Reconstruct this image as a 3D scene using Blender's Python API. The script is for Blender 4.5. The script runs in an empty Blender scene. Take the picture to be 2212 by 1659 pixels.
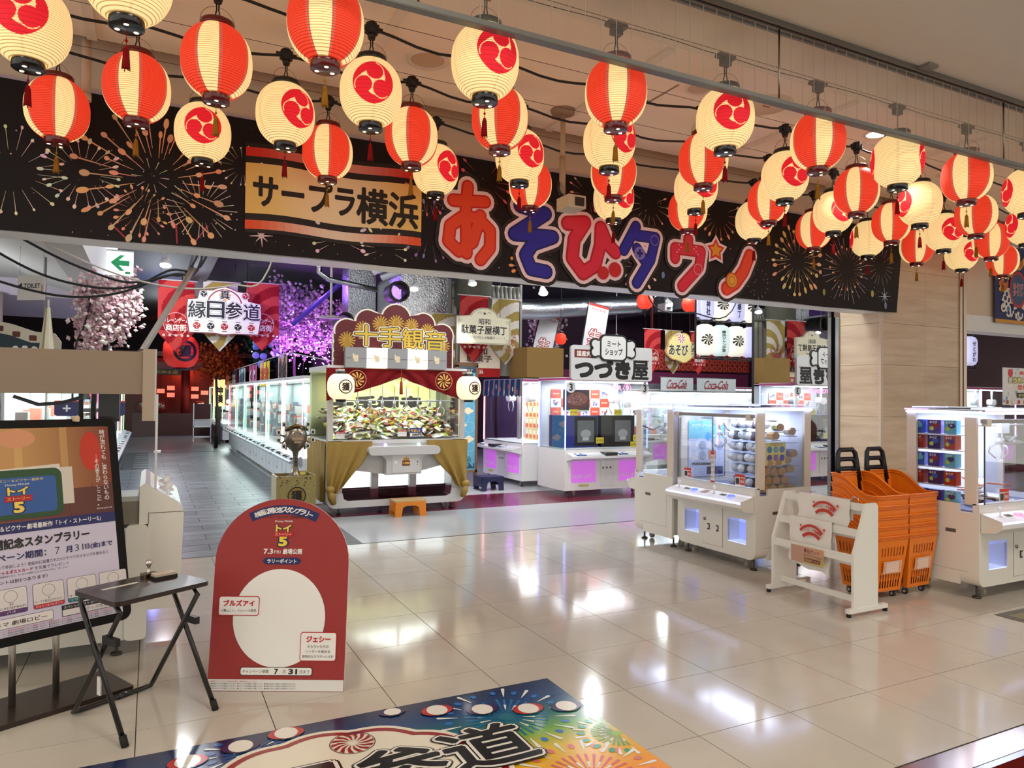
import bpy, math, random
from mathutils import Vector, Matrix
random.seed(7)
SC = bpy.context.scene
COL = SC.collection
R = math.radians
PI = math.pi

# ------------------------------------------------------------------ camera, world, lights, exposure
cam_d = bpy.data.cameras.new('camera')
cam = bpy.data.objects.new('camera', cam_d)
COL.objects.link(cam)
cam_d.sensor_width = 36.0
cam_d.lens = 36.0 * 1554.4 / 2212.0
cam_d.clip_end = 200
_yaw, _pit, _rol = 0.46529, 0.01715, 0.010086
_w = Vector((math.sin(_yaw) * math.cos(_pit), math.cos(_yaw) * math.cos(_pit), math.sin(_pit)))
_r0 = Vector((math.cos(_yaw), -math.sin(_yaw), 0))
_u0 = _r0.cross(_w)
_r = _r0 * math.cos(_rol) + _u0 * math.sin(_rol)
_u = -_r0 * math.sin(_rol) + _u0 * math.cos(_rol)
_m = Matrix((_r, _u, -_w)).transposed().to_4x4()
_m.translation = (0, 0, 1.61)
cam.matrix_world = _m
SC.camera = cam

world = bpy.data.worlds.new('mall_ambient')
SC.world = world
world.use_nodes = True
world.node_tree.nodes['Background'].inputs[0].default_value = (1.0, 0.96, 0.88, 1)
world.node_tree.nodes['Background'].inputs[1].default_value = 0.78

SC.view_settings.view_transform = 'Standard'
SC.view_settings.look = 'None'
SC.view_settings.exposure = 0.6
SC.view_settings.gamma = 1.0
SC.view_settings.use_curve_mapping = False
SC.cycles.max_bounces = 6
SC.cycles.diffuse_bounces = 3
SC.cycles.glossy_bounces = 3
SC.cycles.transparent_max_bounces = 20
SC.cycles.transmission_bounces = 4
SC.cycles.use_light_tree = False
SC.cycles.use_adaptive_sampling = True
SC.cycles.adaptive_threshold = 0.03
SC.cycles.sample_clamp_indirect = 4.0
SC.cycles.caustics_reflective = False
SC.cycles.caustics_refractive = False


def area(name, loc, size, power, color, rot=(0, 0, 0), sy=None, spread=PI):
    d = bpy.data.lights.new(name, 'AREA')
    d.energy = power
    d.color = color
    d.shape = 'RECTANGLE'
    d.size = size
    d.size_y = sy or size
    d.spread = spread
    o = bpy.data.objects.new(name, d)
    o.location = loc
    o.rotation_euler = rot
    COL.objects.link(o)
    return o


# mall ceiling lights over the concourse and arcade ceiling lights
area('mall_ceiling_light', (1.2, 1.2, 4.33), 1.2, 45, (1.0, 0.93, 0.80))
area('mall_ceiling_light', (5.2, 0.6, 4.33), 1.2, 45, (1.0, 0.93, 0.80))
area('mall_ceiling_light', (-2.4, 2.2, 4.33), 1.0, 30, (1.0, 0.93, 0.80))
for _x, _y, _p in ((1.0, 8.0, 55), (4.2, 8.0, 65), (7.4, 8.0, 65), (-2.4, 8.2, 80), (12.5, 8.0, 60)):
    area('arcade_ceiling_light', (_x, _y, 4.4), 1.5, _p, (0.90, 0.96, 1.0), (R(18), 0, 0))
for _x, _y, _z, _p in ((0.5, 11.8, 3.9, 70), (0.3, 15.5, 3.7, 90), (0.3, 19.5, 3.6, 90), (0.4, 25.0, 3.7, 70), (4.9, 13.6, 4.2, 60), (7.6, 11.6, 4.2, 70), (10.0, 11.9, 4.2, 70), (12.8, 11.5, 4.2, 70), (12.0, 15.0, 4.2, 60), (6.5, 15.5, 4.2, 40), (-2.8, 10.5, 2.9, 60)):
    _d = bpy.data.lights.new('arcade_fill', 'POINT')  # added point lights without fixtures, brightening aisle and deeper arcade
    _d.energy = _p
    _d.color = (0.92, 0.97, 1.0)
    _d.shadow_soft_size = 0.07
    _o = bpy.data.objects.new('arcade_fill', _d)
    _o.location = (_x, _y, _z)
    COL.objects.link(_o)


# ------------------------------------------------------------------ colours and materials
def S(r, g, b):
    return tuple((c / 255 / 12.92) if c <= 10.31 else ((c / 255 + 0.055) / 1.055) ** 2.4 for c in (r, g, b))


MATS = {}


def vc(rough=0.5, metal=0.0, coat=0.0, emit=0.0, var=0.05, bump=0.0, bscale=60.0, spec=0.5, scale=8.0, rand=0.0):
    """surface whose ink or paint colour comes from the mesh, with procedural variation"""
    key = ('vc', rough, metal, coat, emit, var, bump, bscale, spec, scale, rand)
    if key in MATS:
        return MATS[key]
    m = bpy.data.materials.new('painted_surface')
    m.use_nodes = True
    nt = m.node_tree
    p = nt.nodes['Principled BSDF']
    at = nt.nodes.new('ShaderNodeVertexColor')
    at.layer_name = 'Col'
    src = at.outputs[0]
    if var or rand:
        tc = nt.nodes.new('ShaderNodeTexCoord')
        no = nt.nodes.new('ShaderNodeTexNoise')
        no.inputs['Scale'].default_value = scale
        no.inputs['Detail'].default_value = 4
        nt.links.new(tc.outputs['Object'], no.inputs['Vector'])
        mr = nt.nodes.new('ShaderNodeMapRange')
        mr.inputs['To Min'].default_value = 1 - var
        mr.inputs['To Max'].default_value = 1 + var
        nt.links.new(no.outputs[0], mr.inputs['Value'])
        mul = nt.nodes.new('ShaderNodeVectorMath')
        mul.operation = 'SCALE'
        nt.links.new(src, mul.inputs[0])
        fac = mr.outputs[0]
        if rand:
            oi = nt.nodes.new('ShaderNodeObjectInfo')
            m2 = nt.nodes.new('ShaderNodeMapRange')
            m2.inputs['To Min'].default_value = 1 - rand
            m2.inputs['To Max'].default_value = 1 + rand
            nt.links.new(oi.outputs['Random'], m2.inputs['Value'])
            mm = nt.nodes.new('ShaderNodeMath')
            mm.operation = 'MULTIPLY'
            nt.links.new(fac, mm.inputs[0])
            nt.links.new(m2.outputs[0], mm.inputs[1])
            fac = mm.outputs[0]
        nt.links.new(fac, mul.inputs['Scale'])
        src = mul.outputs[0]
    nt.links.new(src, p.inputs['Base Color'])
    p.inputs['Roughness'].default_value = rough
    p.inputs['Metallic'].default_value = metal
    p.inputs['Coat Weight'].default_value = coat
    p.inputs['Coat Roughness'].default_value = 0.08
    p.inputs['Specular IOR Level'].default_value = spec
    if emit:
        nt.links.new(at.outputs[0], p.inputs['Emission Color'])
        p.inputs['Emission Strength'].default_value = emit
        if emit < 1.0 or emit in (4.0, 1.6):
            m.cycles.emission_sampling = 'NONE'      # large dim glowing surfaces are found by bounce light alone
    if bump:
        tc2 = nt.nodes.new('ShaderNodeTexCoord')
        n2 = nt.nodes.new('ShaderNodeTexNoise')
        n2.inputs['Scale'].default_value = bscale
        n2.inputs['Detail'].default_value = 3
        nt.links.new(tc2.outputs['Object'], n2.inputs['Vector'])
        bp = nt.nodes.new('ShaderNodeBump')
        bp.inputs['Strength'].default_value = bump
        bp.inputs['Distance'].default_value = 0.01
        nt.links.new(n2.outputs[0], bp.inputs['Height'])
        nt.links.new(bp.outputs[0], p.inputs['Normal'])
    MATS[key] = m
    return m


def clear(tint=(0.97, 0.985, 0.98), ior=1.35, haze=0.0, hazecol=(0.8, 0.8, 0.8), amount=0.45):
    key = ('clear', tint, ior, haze, hazecol, amount)
    if key in MATS:
        return MATS[key]
    m = bpy.data.materials.new('clear_pane')
    m.use_nodes = True
    nt = m.node_tree
    nt.nodes.clear()
    out = nt.nodes.new('ShaderNodeOutputMaterial')
    tr = nt.nodes.new('ShaderNodeBsdfTransparent')
    tr.inputs[0].default_value = (*tint, 1)
    gl = nt.nodes.new('ShaderNodeBsdfGlossy')
    gl.inputs['Roughness'].default_value = 0.02
    fr = nt.nodes.new('ShaderNodeFresnel')
    fr.inputs['IOR'].default_value = ior
    ml = nt.nodes.new('ShaderNodeMath')
    ml.operation = 'MULTIPLY'
    ml.inputs[1].default_value = amount
    nt.links.new(fr.outputs[0], ml.inputs[0])
    mx = nt.nodes.new('ShaderNodeMixShader')
    nt.links.new(ml.outputs[0], mx.inputs[0])
    nt.links.new(tr.outputs[0], mx.inputs[1])
    nt.links.new(gl.outputs[0], mx.inputs[2])
    last = mx.outputs[0]
    if haze:
        df = nt.nodes.new('ShaderNodeBsdfDiffuse')
        df.inputs[0].default_value = (*hazecol, 1)
        m2 = nt.nodes.new('ShaderNodeMixShader')
        m2.inputs[0].default_value = haze
        nt.links.new(last, m2.inputs[1])
        nt.links.new(df.outputs[0], m2.inputs[2])
        last = m2.outputs[0]
    nt.links.new(last, out.inputs[0])
    MATS[key] = m
    return m


def mirror():
    if 'mirror' in MATS:
        return MATS['mirror']
    m = bpy.data.materials.new('mirror_panel')
    m.use_nodes = True
    p = m.node_tree.nodes['Principled BSDF']
    p.inputs['Base Color'].default_value = (0.86, 0.87, 0.86, 1)
    p.inputs['Metallic'].default_value = 1
    p.inputs['Roughness'].default_value = 0.01
    MATS['mirror'] = m
    return m


def tilemat(name, c1, c2, rough, scale, stretch=(1, 1, 1), var=0.06, coat=0.0, bump=0.0, det=6):
    """floor or wall finish: two-tone procedural grain plus a little random shade per piece"""
    m = bpy.data.materials.new(name)
    m.use_nodes = True
    nt = m.node_tree
    p = nt.nodes['Principled BSDF']
    tc = nt.nodes.new('ShaderNodeTexCoord')
    oi = nt.nodes.new('ShaderNodeObjectInfo')
    mp = nt.nodes.new('ShaderNodeMapping')
    mp.inputs['Scale'].default_value = stretch
    ad = nt.nodes.new('ShaderNodeVectorMath')
    ad.operation = 'ADD'
    nt.links.new(tc.outputs['Object'], ad.inputs[0])
    sc = nt.nodes.new('ShaderNodeVectorMath')
    sc.operation = 'SCALE'
    sc.inputs['Scale'].default_value = 7.3
    nt.links.new(oi.outputs['Location'], sc.inputs[0])
    nt.links.new(sc.outputs[0], ad.inputs[1])
    nt.links.new(ad.outputs[0], mp.inputs['Vector'])
    no = nt.nodes.new('ShaderNodeTexNoise')
    no.inputs['Scale'].default_value = scale
    no.inputs['Detail'].default_value = det
    no.inputs['Roughness'].default_value = 0.6
    nt.links.new(mp.outputs[0], no.inputs['Vector'])
    rp = nt.nodes.new('ShaderNodeValToRGB')
    rp.color_ramp.elements[0].position = 0.3
    rp.color_ramp.elements[0].color = (*c1, 1)
    rp.color_ramp.elements[1].position = 0.7
    rp.color_ramp.elements[1].color = (*c2, 1)
    nt.links.new(no.outputs[0], rp.inputs[0])
    mr = nt.nodes.new('ShaderNodeMapRange')
    mr.inputs['To Min'].default_value = 1 - var
    mr.inputs['To Max'].default_value = 1 + var
    nt.links.new(oi.outputs['Random'], mr.inputs['Value'])
    mu = nt.nodes.new('ShaderNodeVectorMath')
    mu.operation = 'SCALE'
    nt.links.new(rp.outputs[0], mu.inputs[0])
    nt.links.new(mr.outputs[0], mu.inputs['Scale'])
    nt.links.new(mu.outputs[0], p.inputs['Base Color'])
    p.inputs['Roughness'].default_value = rough
    p.inputs['Coat Weight'].default_value = coat
    p.inputs['Coat Roughness'].default_value = 0.05
    if bump:
        bp = nt.nodes.new('ShaderNodeBump')
        bp.inputs['Strength'].default_value = bump
        bp.inputs['Distance'].default_value = 0.01
        nt.links.new(no.outputs[0], bp.inputs['Height'])
        nt.links.new(bp.outputs[0], p.inputs['Normal'])
    return m


# ------------------------------------------------------------------ drawing frames and the mesh builder
LAY = 0.0016
X_, Y_, Z_ = Vector((1, 0, 0)), Vector((0, 1, 0)), Vector((0, 0, 1))


class Fr:
    """a flat sheet in space: origin, right, up; at(a, b, layer) gives the point"""

    def __init__(s, o, u=X_, v=Z_):
        s.o, s.u, s.v = Vector(o), Vector(u), Vector(v)
        s.n = s.u.cross(s.v).normalized()

    def at(s, a, b, l=0.0):
        return s.o + s.u * a + s.v * b + s.n * (l * LAY)

    def __call__(s, a, b, l=0.0):
        return s.at(a, b, l)


def south(o): return Fr(o, X_, Z_)
def west(o): return Fr(o, -Y_, Z_)
def east(o): return Fr(o, Y_, Z_)
def up(o): return Fr(o, X_, Y_)


_TXT = {}
TS = bpy.data.scenes.new('lettering_desk')      # scratch scene for shaping lettering, removed at the end


def glyphs(body, bold=0.0, space=1.0, line=1.0):
    """outline of a line of lettering as flat triangles, scaled to a unit box"""
    key = (body, bold, space, line)
    if key in _TXT:
        return _TXT[key]
    c = bpy.data.curves.new('lettering', 'FONT')
    c.body = body
    c.align_x = 'CENTER'
    c.offset = bold
    c.space_character = space
    c.space_line = line
    c.resolution_u = 3
    o = bpy.data.objects.new('lettering', c)
    TS.collection.objects.link(o)
    vl = TS.view_layers[0]
    vl.update()
    me = bpy.data.meshes.new_from_object(o.evaluated_get(vl.depsgraph))
    vs = [(v.co.x, v.co.y) for v in me.vertices]
    fs = [tuple(p.vertices) for p in me.polygons]
    bpy.data.objects.remove(o)
    bpy.data.meshes.remove(me)
    bpy.data.curves.remove(c)
    _TXT[key] = (vs, fs)
    return vs, fs


class B:
    def __init__(s):
        s.v, s.f, s.c, s.sm, s.k = [], [], [], [], 0

    def add(s, vs, fs, col, smooth=False):
        k = len(s.v)
        s.v += [tuple(v) for v in vs]
        for i, f in enumerate(fs):
            s.f.append(tuple(k + j for j in f))
            s.c.append(col[i] if isinstance(col, list) else col)
            s.sm.append(smooth)
        return s

    def box(s, x0, x1, y0, y1, z0, z1, col):
        vs = [(x, y, z) for z in (z0, z1) for y in (y0, y1) for x in (x0, x1)]
        return s.add(vs, [(0, 2, 3, 1), (4, 5, 7, 6), (0, 1, 5, 4), (2, 6, 7, 3), (0, 4, 6, 2), (1, 3, 7, 5)], col)

    def prism(s, pts, axis, a, b, col, side=None, smooth=False):
        """extrude an outline: axis 'x' takes (y,z) points, 'y' takes (x,z), 'z' takes (x,y)"""
        n = len(pts)

        def P(p, t):
            return {'x': (t, p[0], p[1]), 'y': (p[0], t, p[1]), 'z': (p[0], p[1], t)}[axis]
        vs = [P(p, a) for p in pts] + [P(p, b) for p in pts]
        area2 = sum(pts[i][0] * pts[(i + 1) % n][1] - pts[(i + 1) % n][0] * pts[i][1] for i in range(n))
        flip = (area2 > 0) ^ (axis == 'y') ^ (b < a)
        c0 = list(range(n))
        c1 = list(range(n, 2 * n))
        if flip:
            s.add(vs, [c0[::-1], c1], col)
        else:
            s.add(vs, [c0, c1[::-1]], col)
        fs = []
        for i in range(n):
            j = (i + 1) % n
            fs.append((i, j, n + j, n + i) if flip else (j, i, n + i, n + j))
        k = len(s.v) - 2 * n
        for f in fs:
            s.f.append(tuple(k + q for q in f))
            s.c.append(side or col)
            s.sm.append(smooth)
        return s

    def cyl(s, p0, p1, r, col, n=12, r2=None, caps=True, smooth=True):
        p0, p1 = Vector(p0), Vector(p1)
        r2 = r if r2 is None else r2
        d = (p1 - p0).normalized()
        a = d.orthogonal().normalized()
        b = d.cross(a)
        vs = []
        for p, rr in ((p0, r), (p1, r2)):
            for i in range(n):
                t = 2 * PI * i / n
                vs.append(p + a * (rr * math.cos(t)) + b * (rr * math.sin(t)))
        fs = [(i, (i + 1) % n, n + (i + 1) % n, n + i) for i in range(n)]
        s.add(vs, fs, col, smooth)
        if caps:
            k = len(s.v) - 2 * n
            s.f += [tuple(k + i for i in range(n))[::-1], tuple(k + n + i for i in range(n))]
            s.c += [col, col]
            s.sm += [False, False]
        return s

    def tube(s, pts, r, col, n=6, closed=False):
        pts = [Vector(p) for p in pts]
        m = len(pts)
        vs = []
        prev = None
        for i, p in enumerate(pts):
            if closed:
                d = pts[(i + 1) % m] - pts[i - 1]
            else:
                d = pts[min(i + 1, m - 1)] - pts[max(i - 1, 0)]
            d.normalize()
            a = d.orthogonal().normalized() if prev is None else (prev - d * prev.dot(d)).normalized()
            prev = a
            b = d.cross(a)
            rr = r[i] if isinstance(r, (list, tuple)) else r
            for j in range(n):
                t = 2 * PI * j / n
                vs.append(p + a * (rr * math.cos(t)) + b * (rr * math.sin(t)))
        fs = []
        for i in range(m if closed else m - 1):
            i2 = (i + 1) % m
            for j in range(n):
                j2 = (j + 1) % n
                fs.append((i * n + j, i * n + j2, i2 * n + j2, i2 * n + j))
        if not closed:
            fs += [tuple(range(n))[::-1], tuple((m - 1) * n + j for j in range(n))]
        return s.add(vs, fs, col, True)

    def lathe(s, prof, col, c=(0, 0, 0), n=24, axis='z', smooth=True, colf=None):
        vs, fs, cs = [], [], []
        for (r, z) in prof:
            for i in range(n):
                t = 2 * PI * i / n
                q = (r * math.cos(t), r * math.sin(t), z)
                if axis == 'y':
                    q = (q[0], z, q[1])
                elif axis == 'x':
                    q = (z, q[0], q[1])
                vs.append((q[0] + c[0], q[1] + c[1], q[2] + c[2]))
        for k in range(len(prof) - 1):
            for i in range(n):
                j = (i + 1) % n
                f = (k * n + i, k * n + j, (k + 1) * n + j, (k + 1) * n + i)
                fs.append(f if axis != 'y' else f[::-1])
                cs.append(colf(k, i) if colf else col)
        return s.add(vs, fs, cs, smooth)

    def ball(s, c, r, col, n=14, m=8, sx=1, sy=1, sz=1):
        vs, fs = [], []
        for k in range(m + 1):
            ph = -PI / 2 + PI * k / m
            for i in range(n):
                t = 2 * PI * i / n
                vs.append((c[0] + sx * r * math.cos(ph) * math.cos(t), c[1] + sy * r * math.cos(ph) * math.sin(t), c[2] + sz * r * math.sin(ph)))
        for k in range(m):
            for i in range(n):
                j = (i + 1) % n
                fs.append((k * n + i, k * n + j, (k + 1) * n + j, (k + 1) * n + i))
        return s.add(vs, fs, col, True)

    # ---- flat print on a frame
    def poly(s, fr, pts, col, l=0):
        s.k = (s.k + 1) % 40
        l += 0.010 * s.k
        return s.add([fr(a, b, l) for a, b in pts], [tuple(range(len(pts)))], col)

    def rect(s, fr, x0, x1, y0, y1, col, l=0):
        return s.poly(fr, [(x0, y0), (x1, y0), (x1, y1), (x0, y1)], col, l)

    def rrect(s, fr, x0, x1, y0, y1, r, col, l=0):
        return s.poly(fr, rr(x0, x1, y0, y1, r), col, l)

    def disc(s, fr, cx, cy, rx, col, l=0, ry=None, n=24, a=0.0):
        ry = ry or rx
        ca, sa = math.cos(a), math.sin(a)
        return s.poly(fr, [(cx + rx * math.cos(t) * ca - ry * math.sin(t) * sa, cy + rx * math.cos(t) * sa + ry * math.sin(t) * ca) for t in [2 * PI * i / n for i in range(n)]], col, l)

    def ring(s, fr, cx, cy, r0, r1, col, l=0, n=32, a0=0.0, a1=2 * PI):
        for i in range(n):
            t, q = a0 + (a1 - a0) * i / n, a0 + (a1 - a0) * (i + 1) / n
            s.poly(fr, [(cx + r0 * math.cos(t), cy + r0 * math.sin(t)), (cx + r1 * math.cos(t), cy + r1 * math.sin(t)), (cx + r1 * math.cos(q), cy + r1 * math.sin(q)), (cx + r0 * math.cos(q), cy + r0 * math.sin(q))], col, l)
        return s

    def ray(s, fr, x0, y0, x1, y1, w0, w1, col, l=0):
        dx, dy = x1 - x0, y1 - y0
        d = math.hypot(dx, dy) or 1
        px, py = -dy / d, dx / d
        return s.poly(fr, [(x0 - px * w0 / 2, y0 - py * w0 / 2), (x1 - px * w1 / 2, y1 - py * w1 / 2), (x1 + px * w1 / 2, y1 + py * w1 / 2), (x0 + px * w0 / 2, y0 + py * w0 / 2)], col, l)

    def star(s, fr, cx, cy, r, col, l=0, n=5, k=0.45, a=PI / 2):
        return s.poly(fr, [(cx + (r if i % 2 == 0 else r * k) * math.cos(a + PI * i / n), cy + (r if i % 2 == 0 else r * k) * math.sin(a + PI * i / n)) for i in range(2 * n)], col, l)

    def text(s, fr, body, cx, cy, w, h, col, l=1, bold=0.0, space=1.0, rot=0.0, shear=0.0, line=1.0, ref=None):
        fat = 0.0
        if bold > 0.006:
            big = (h or w or 0) > 0.018
            fat, bold = (bold if big else 0.0), 0.0
        vs, fs = glyphs(body, bold, space, line)
        if not vs:
            return s
        rv = glyphs(body, 0.0 if ref is not None else bold, space, line)[0]
        x0, x1 = min(v[0] for v in rv), max(v[0] for v in rv)
        y0, y1 = min(v[1] for v in rv), max(v[1] for v in rv)
        kx = w / (x1 - x0) if w else None
        ky = h / (y1 - y0) if h else None
        kx = kx or ky
        ky = ky or kx
        mx, my = (x0 + x1) / 2, (y0 + y1) / 2
        ca, sa = math.cos(rot), math.sin(rot)
        sh = [(0.0, 0.0)]
        if fat:
            m = 5 if fat < 0.026 else 10 if fat < 0.06 else 16
            sh += [(fat * math.cos(2 * PI * i / m), fat * math.sin(2 * PI * i / m)) for i in range(m)]
            if fat > 0.05:
                sh += [(fat * 0.55 * math.cos(2 * PI * i / 8), fat * 0.55 * math.sin(2 * PI * i / 8)) for i in range(8)]
        for i, (dx, dy) in enumerate(sh):
            out = []
            for x, y in vs:
                a, b = (x + dx - mx) * kx, (y + dy - my) * ky
                a += shear * b
                out.append(fr(cx + a * ca - b * sa, cy + a * sa + b * ca, l + 0.02 * i))
            s.add(out, fs, col)
        return s

    def mesh(s, name):
        me = bpy.data.meshes.new(name)
        me.from_pydata(s.v, [], s.f)
        at = me.color_attributes.new('Col', 'FLOAT_COLOR', 'CORNER')
        buf = []
        for f, c in zip(s.f, s.c):
            buf += [c[0], c[1], c[2], 1.0] * len(f)
        at.data.foreach_set('color', buf)
        me.polygons.foreach_set('use_smooth', s.sm)
        me.update()
        return me

    def build(s, name, parent=None, mat=None, loc=None, rot=None):
        return put(name, s.mesh(name), parent, mat, loc, rot)


def rr(x0, x1, y0, y1, r, n=5):
    out = []
    for cx, cy, a in ((x1 - r, y0 + r, -PI / 2), (x1 - r, y1 - r, 0), (x0 + r, y1 - r, PI / 2), (x0 + r, y0 + r, PI)):
        for i in range(n + 1):
            t = a + PI / 2 * i / n
            out.append((cx + r * math.cos(t), cy + r * math.sin(t)))
    return out


def put(name, me, parent=None, mat=None, loc=None, rot=None):
    o = bpy.data.objects.new(name, me)
    COL.objects.link(o)
    if mat and not me.materials:
        me.materials.append(mat)
    if parent:
        o.parent = parent
    if loc:
        o.location = loc
    if rot:
        o.rotation_euler = rot
    return o


def tag(o, label, cat, group=None, kind=None):
    if label:
        o['label'] = label
    if cat:
        o['category'] = cat
    if group:
        o['group'] = group
    if kind:
        o['kind'] = kind
    return o


def thing(name, label, cat, loc=(0, 0, 0), rz=0.0, group=None):
    o = bpy.data.objects.new(name, None)
    o.empty_display_size = 0.1
    COL.objects.link(o)
    o.location = loc
    o.rotation_euler = (0, 0, rz)
    return tag(o, label, cat, group)


def struct(name, b, mat, label, cat, parent=None):
    o = b.build(name, parent, mat)
    return tag(o, label, cat, kind='structure')


def dup(root, loc, rz=None, label=None, group=None):
    r = root.copy()
    COL.objects.link(r)
    r.location = loc
    if rz is not None:
        r.rotation_euler = (0, 0, rz)
    if label:
        r['label'] = label
    if group:
        r['group'] = group
    for ch in list(root.children):
        c = ch.copy()
        COL.objects.link(c)
        c.parent = r
        for g in list(ch.children):
            d = g.copy()
            COL.objects.link(d)
            d.parent = c
    return r


ORD = ['first', 'second', 'third', 'fourth', 'fifth', 'sixth', 'seventh', 'eighth', 'ninth', 'tenth', 'eleventh', 'twelfth', 'thirteenth', 'fourteenth', 'fifteenth', 'sixteenth', 'seventeenth', 'eighteenth']
# common finishes
MATTE = vc(0.75, var=0.04)
SATIN = vc(0.45, var=0.03)
GLOSS = vc(0.18, var=0.02, coat=0.3)
PRINT = vc(0.55, var=0.02, scale=3)
CLOTH = vc(0.85, var=0.07, bump=0.25, bscale=120, spec=0.2)
METAL = vc(0.28, metal=1.0, var=0.03)
BRUSH = vc(0.38, metal=1.0, var=0.06, scale=20)
WHITEB = S(236, 233, 226)
BLACK = S(18, 17, 18)

# ================================================================== the setting
FL = {}
b = B().box(-6, 20, 2.07, 7.69, -0.06, -0.002, S(60, 56, 50))
floor = struct('floor', b, MATTE, 'pale polished tile floor in front of the arcade', 'floor')
tm = tilemat('polished_tile', S(196, 189, 178), S(205, 198, 187), 0.10, 3.0, var=0.012, coat=0.0)
g = 0.0022
tile_me = B().box(-0.3 + g, 0.3 - g, -0.3 + g, 0.3 - g, -0.02, 0.0, S(220, 214, 202)).mesh('tile')
tile_me.materials.append(tm)
for i in range(-6, 12):
    for j in range(-1, 9):
        cx, cy = 2.364 + 0.6 * i + 0.3, 2.683 + 0.6 * j + 0.3
        if j == 8:
            if 'cut' not in FL:
                FL['cut'] = B().box(-0.3 + g, 0.3 - g, -0.3 + g, -0.3 + 0.207 - g, -0.02, 0, S(220, 214, 202)).mesh('cut_tile')
                FL['cut'].materials.append(tm)
            put('tile', FL['cut'], floor, None, (cx, cy, 0))
        else:
            put('tile', tile_me, floor, None, (cx, cy, 0))
far_t = B().box(9.572, 20, 2.085, 7.69, -0.02, 0, S(220, 214, 202)).build('tile_field', floor, tm)
far_t['kind'] = 'stuff'
far_t = B().box(-6, -1.24, 2.085, 7.69, -0.02, 0, S(220, 214, 202)).build('tile_field', floor, tm)
far_t['kind'] = 'stuff'
b = B().box(-6, 20, 1.93, 2.07, -0.06, 0.004, S(190, 170, 150)).box(-6, 20, 1.895, 1.93, -0.06, 0.002, S(120, 115, 110))
struct('trim_1', b, vc(0.16, metal=1.0, var=0.04), 'polished steel threshold strip between tiles and red carpet', 'threshold')
b = B().box(-6, 20, -6, 1.895, -0.06, 0.001, S(92, 14, 8))
struct('floor_carpet', b, vc(0.95, var=0.12, bump=0.3, bscale=200, spec=0.1, scale=60), 'dark red concourse carpet beyond the steel strip', 'carpet')
# arcade floors
b = B().box(2.083, 22, 7.715, 9.47, -0.06, 0.0, S(184, 187, 188)).box(2.083, 22, 10.77, 44, -0.06, 0.0, S(196, 198, 200))
struct('floor_arcade', b, vc(0.22, var=0.03, scale=2, coat=0.2), 'pale grey vinyl floor inside the arcade', 'floor')
b = B().box(2.083, 22, 9.47, 10.77, -0.06, 0.0, S(108, 22, 46))
struct('floor_band', b, vc(0.22, var=0.04, coat=0.2), 'maroon vinyl band across the arcade floor', 'floor')
b = B().box(-6, 22, 7.69, 7.715, -0.05, 0.001, S(40, 40, 40))
struct('trim_2', b, METAL, 'dark metal joint strip between tiles and arcade floor', 'threshold')
b = B().box(-6, 2.083, 7.715, 44, -0.06, -0.004, S(28, 30, 33))
aisle = struct('floor_aisle', b, MATTE, 'dark slate plank floor along the left aisle', 'floor')
sl = tilemat('slate_plank', S(66, 70, 75), S(126, 130, 134), 0.30, 2.2, (1.2, 6.5, 1), var=0.26, bump=0.5)
pl_me = B().box(-0.2965, 0.2965, -0.1465, 0.1465, -0.02, 0, S(90, 94, 98)).mesh('plank')
pl_me.materials.append(sl)
n = 0
for j in range(46):
    y = 7.865 + 0.3 * j
    off = 0.3 * (j % 2)
    for i in range(5):
        x = -0.62 + off + 0.6 * i
        if x - 0.3 > 2.0 or x + 0.3 > 2.10 or (j > 30 and i == 0):
            continue
        put('plank', pl_me, aisle, None, (x, y, 0))
b = B().box(1.70, 2.083, 7.72, 21.66, -0.02, -0.0012, S(90, 94, 98)).box(-0.92, -0.55, 7.72, 21.66, -0.02, -0.0012, S(90, 94, 98)).box(-0.92, 2.083, 21.66, 32, -0.02, -0.0006, S(90, 94, 98)).box(-6, -0.92, 7.715, 32, -0.02, -0.0006, S(90, 94, 98))
o = b.build('plank_field', aisle, sl)
o['kind'] = 'stuff'
b = B().box(-3, 2.083, 29.5, 33, -0.02, 0.004, S(64, 38, 60))
struct('floor_mat_far', b, MATTE, 'dim plum carpet at the far end of the aisle', 'carpet')

# ceilings
CZ = 4.36
b = B().box(-6, 20, -6, 4.43, CZ, CZ + 0.05, S(232, 224, 200))
struct('ceiling_mall', b, vc(0.9, var=0.02), 'grey-white mall ceiling in front of the lantern rows', 'ceiling')
b = B().box(-6, 20, 4.43, 6.42, CZ - 0.004, CZ + 0.05, S(246, 230, 206)).box(-6, 20, 6.42, 6.44, CZ, 4.75, S(150, 120, 95)).box(-6, 20, 6.42, 6.85, 4.75, 4.78, S(120, 96, 76))  # recess faces get a darker colour that carries the slot's shade
lc = struct('ceiling', b, vc(0.9, var=0.02), 'beige ceiling above the rows of paper lanterns', 'ceiling')
for x in (1.56, 3.6, 5.74, 7.7, -0.45):
    B().box(x - 0.035, x + 0.035, 4.45, 6.4, CZ - 0.03, CZ - 0.004, S(230, 216, 196)).build('ceiling_batten', lc, MATTE)
b = B()
for (x0, x1, y0, y1) in ((3.55, 4.1, 5.35, 5.37), (4.08, 4.1, 4.95, 5.37)):
    b.box(x0, x1, y0, y1, CZ - 0.008, CZ - 0.003, S(150, 132, 112))
b.build('hatch_seam', lc, MATTE)


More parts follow.
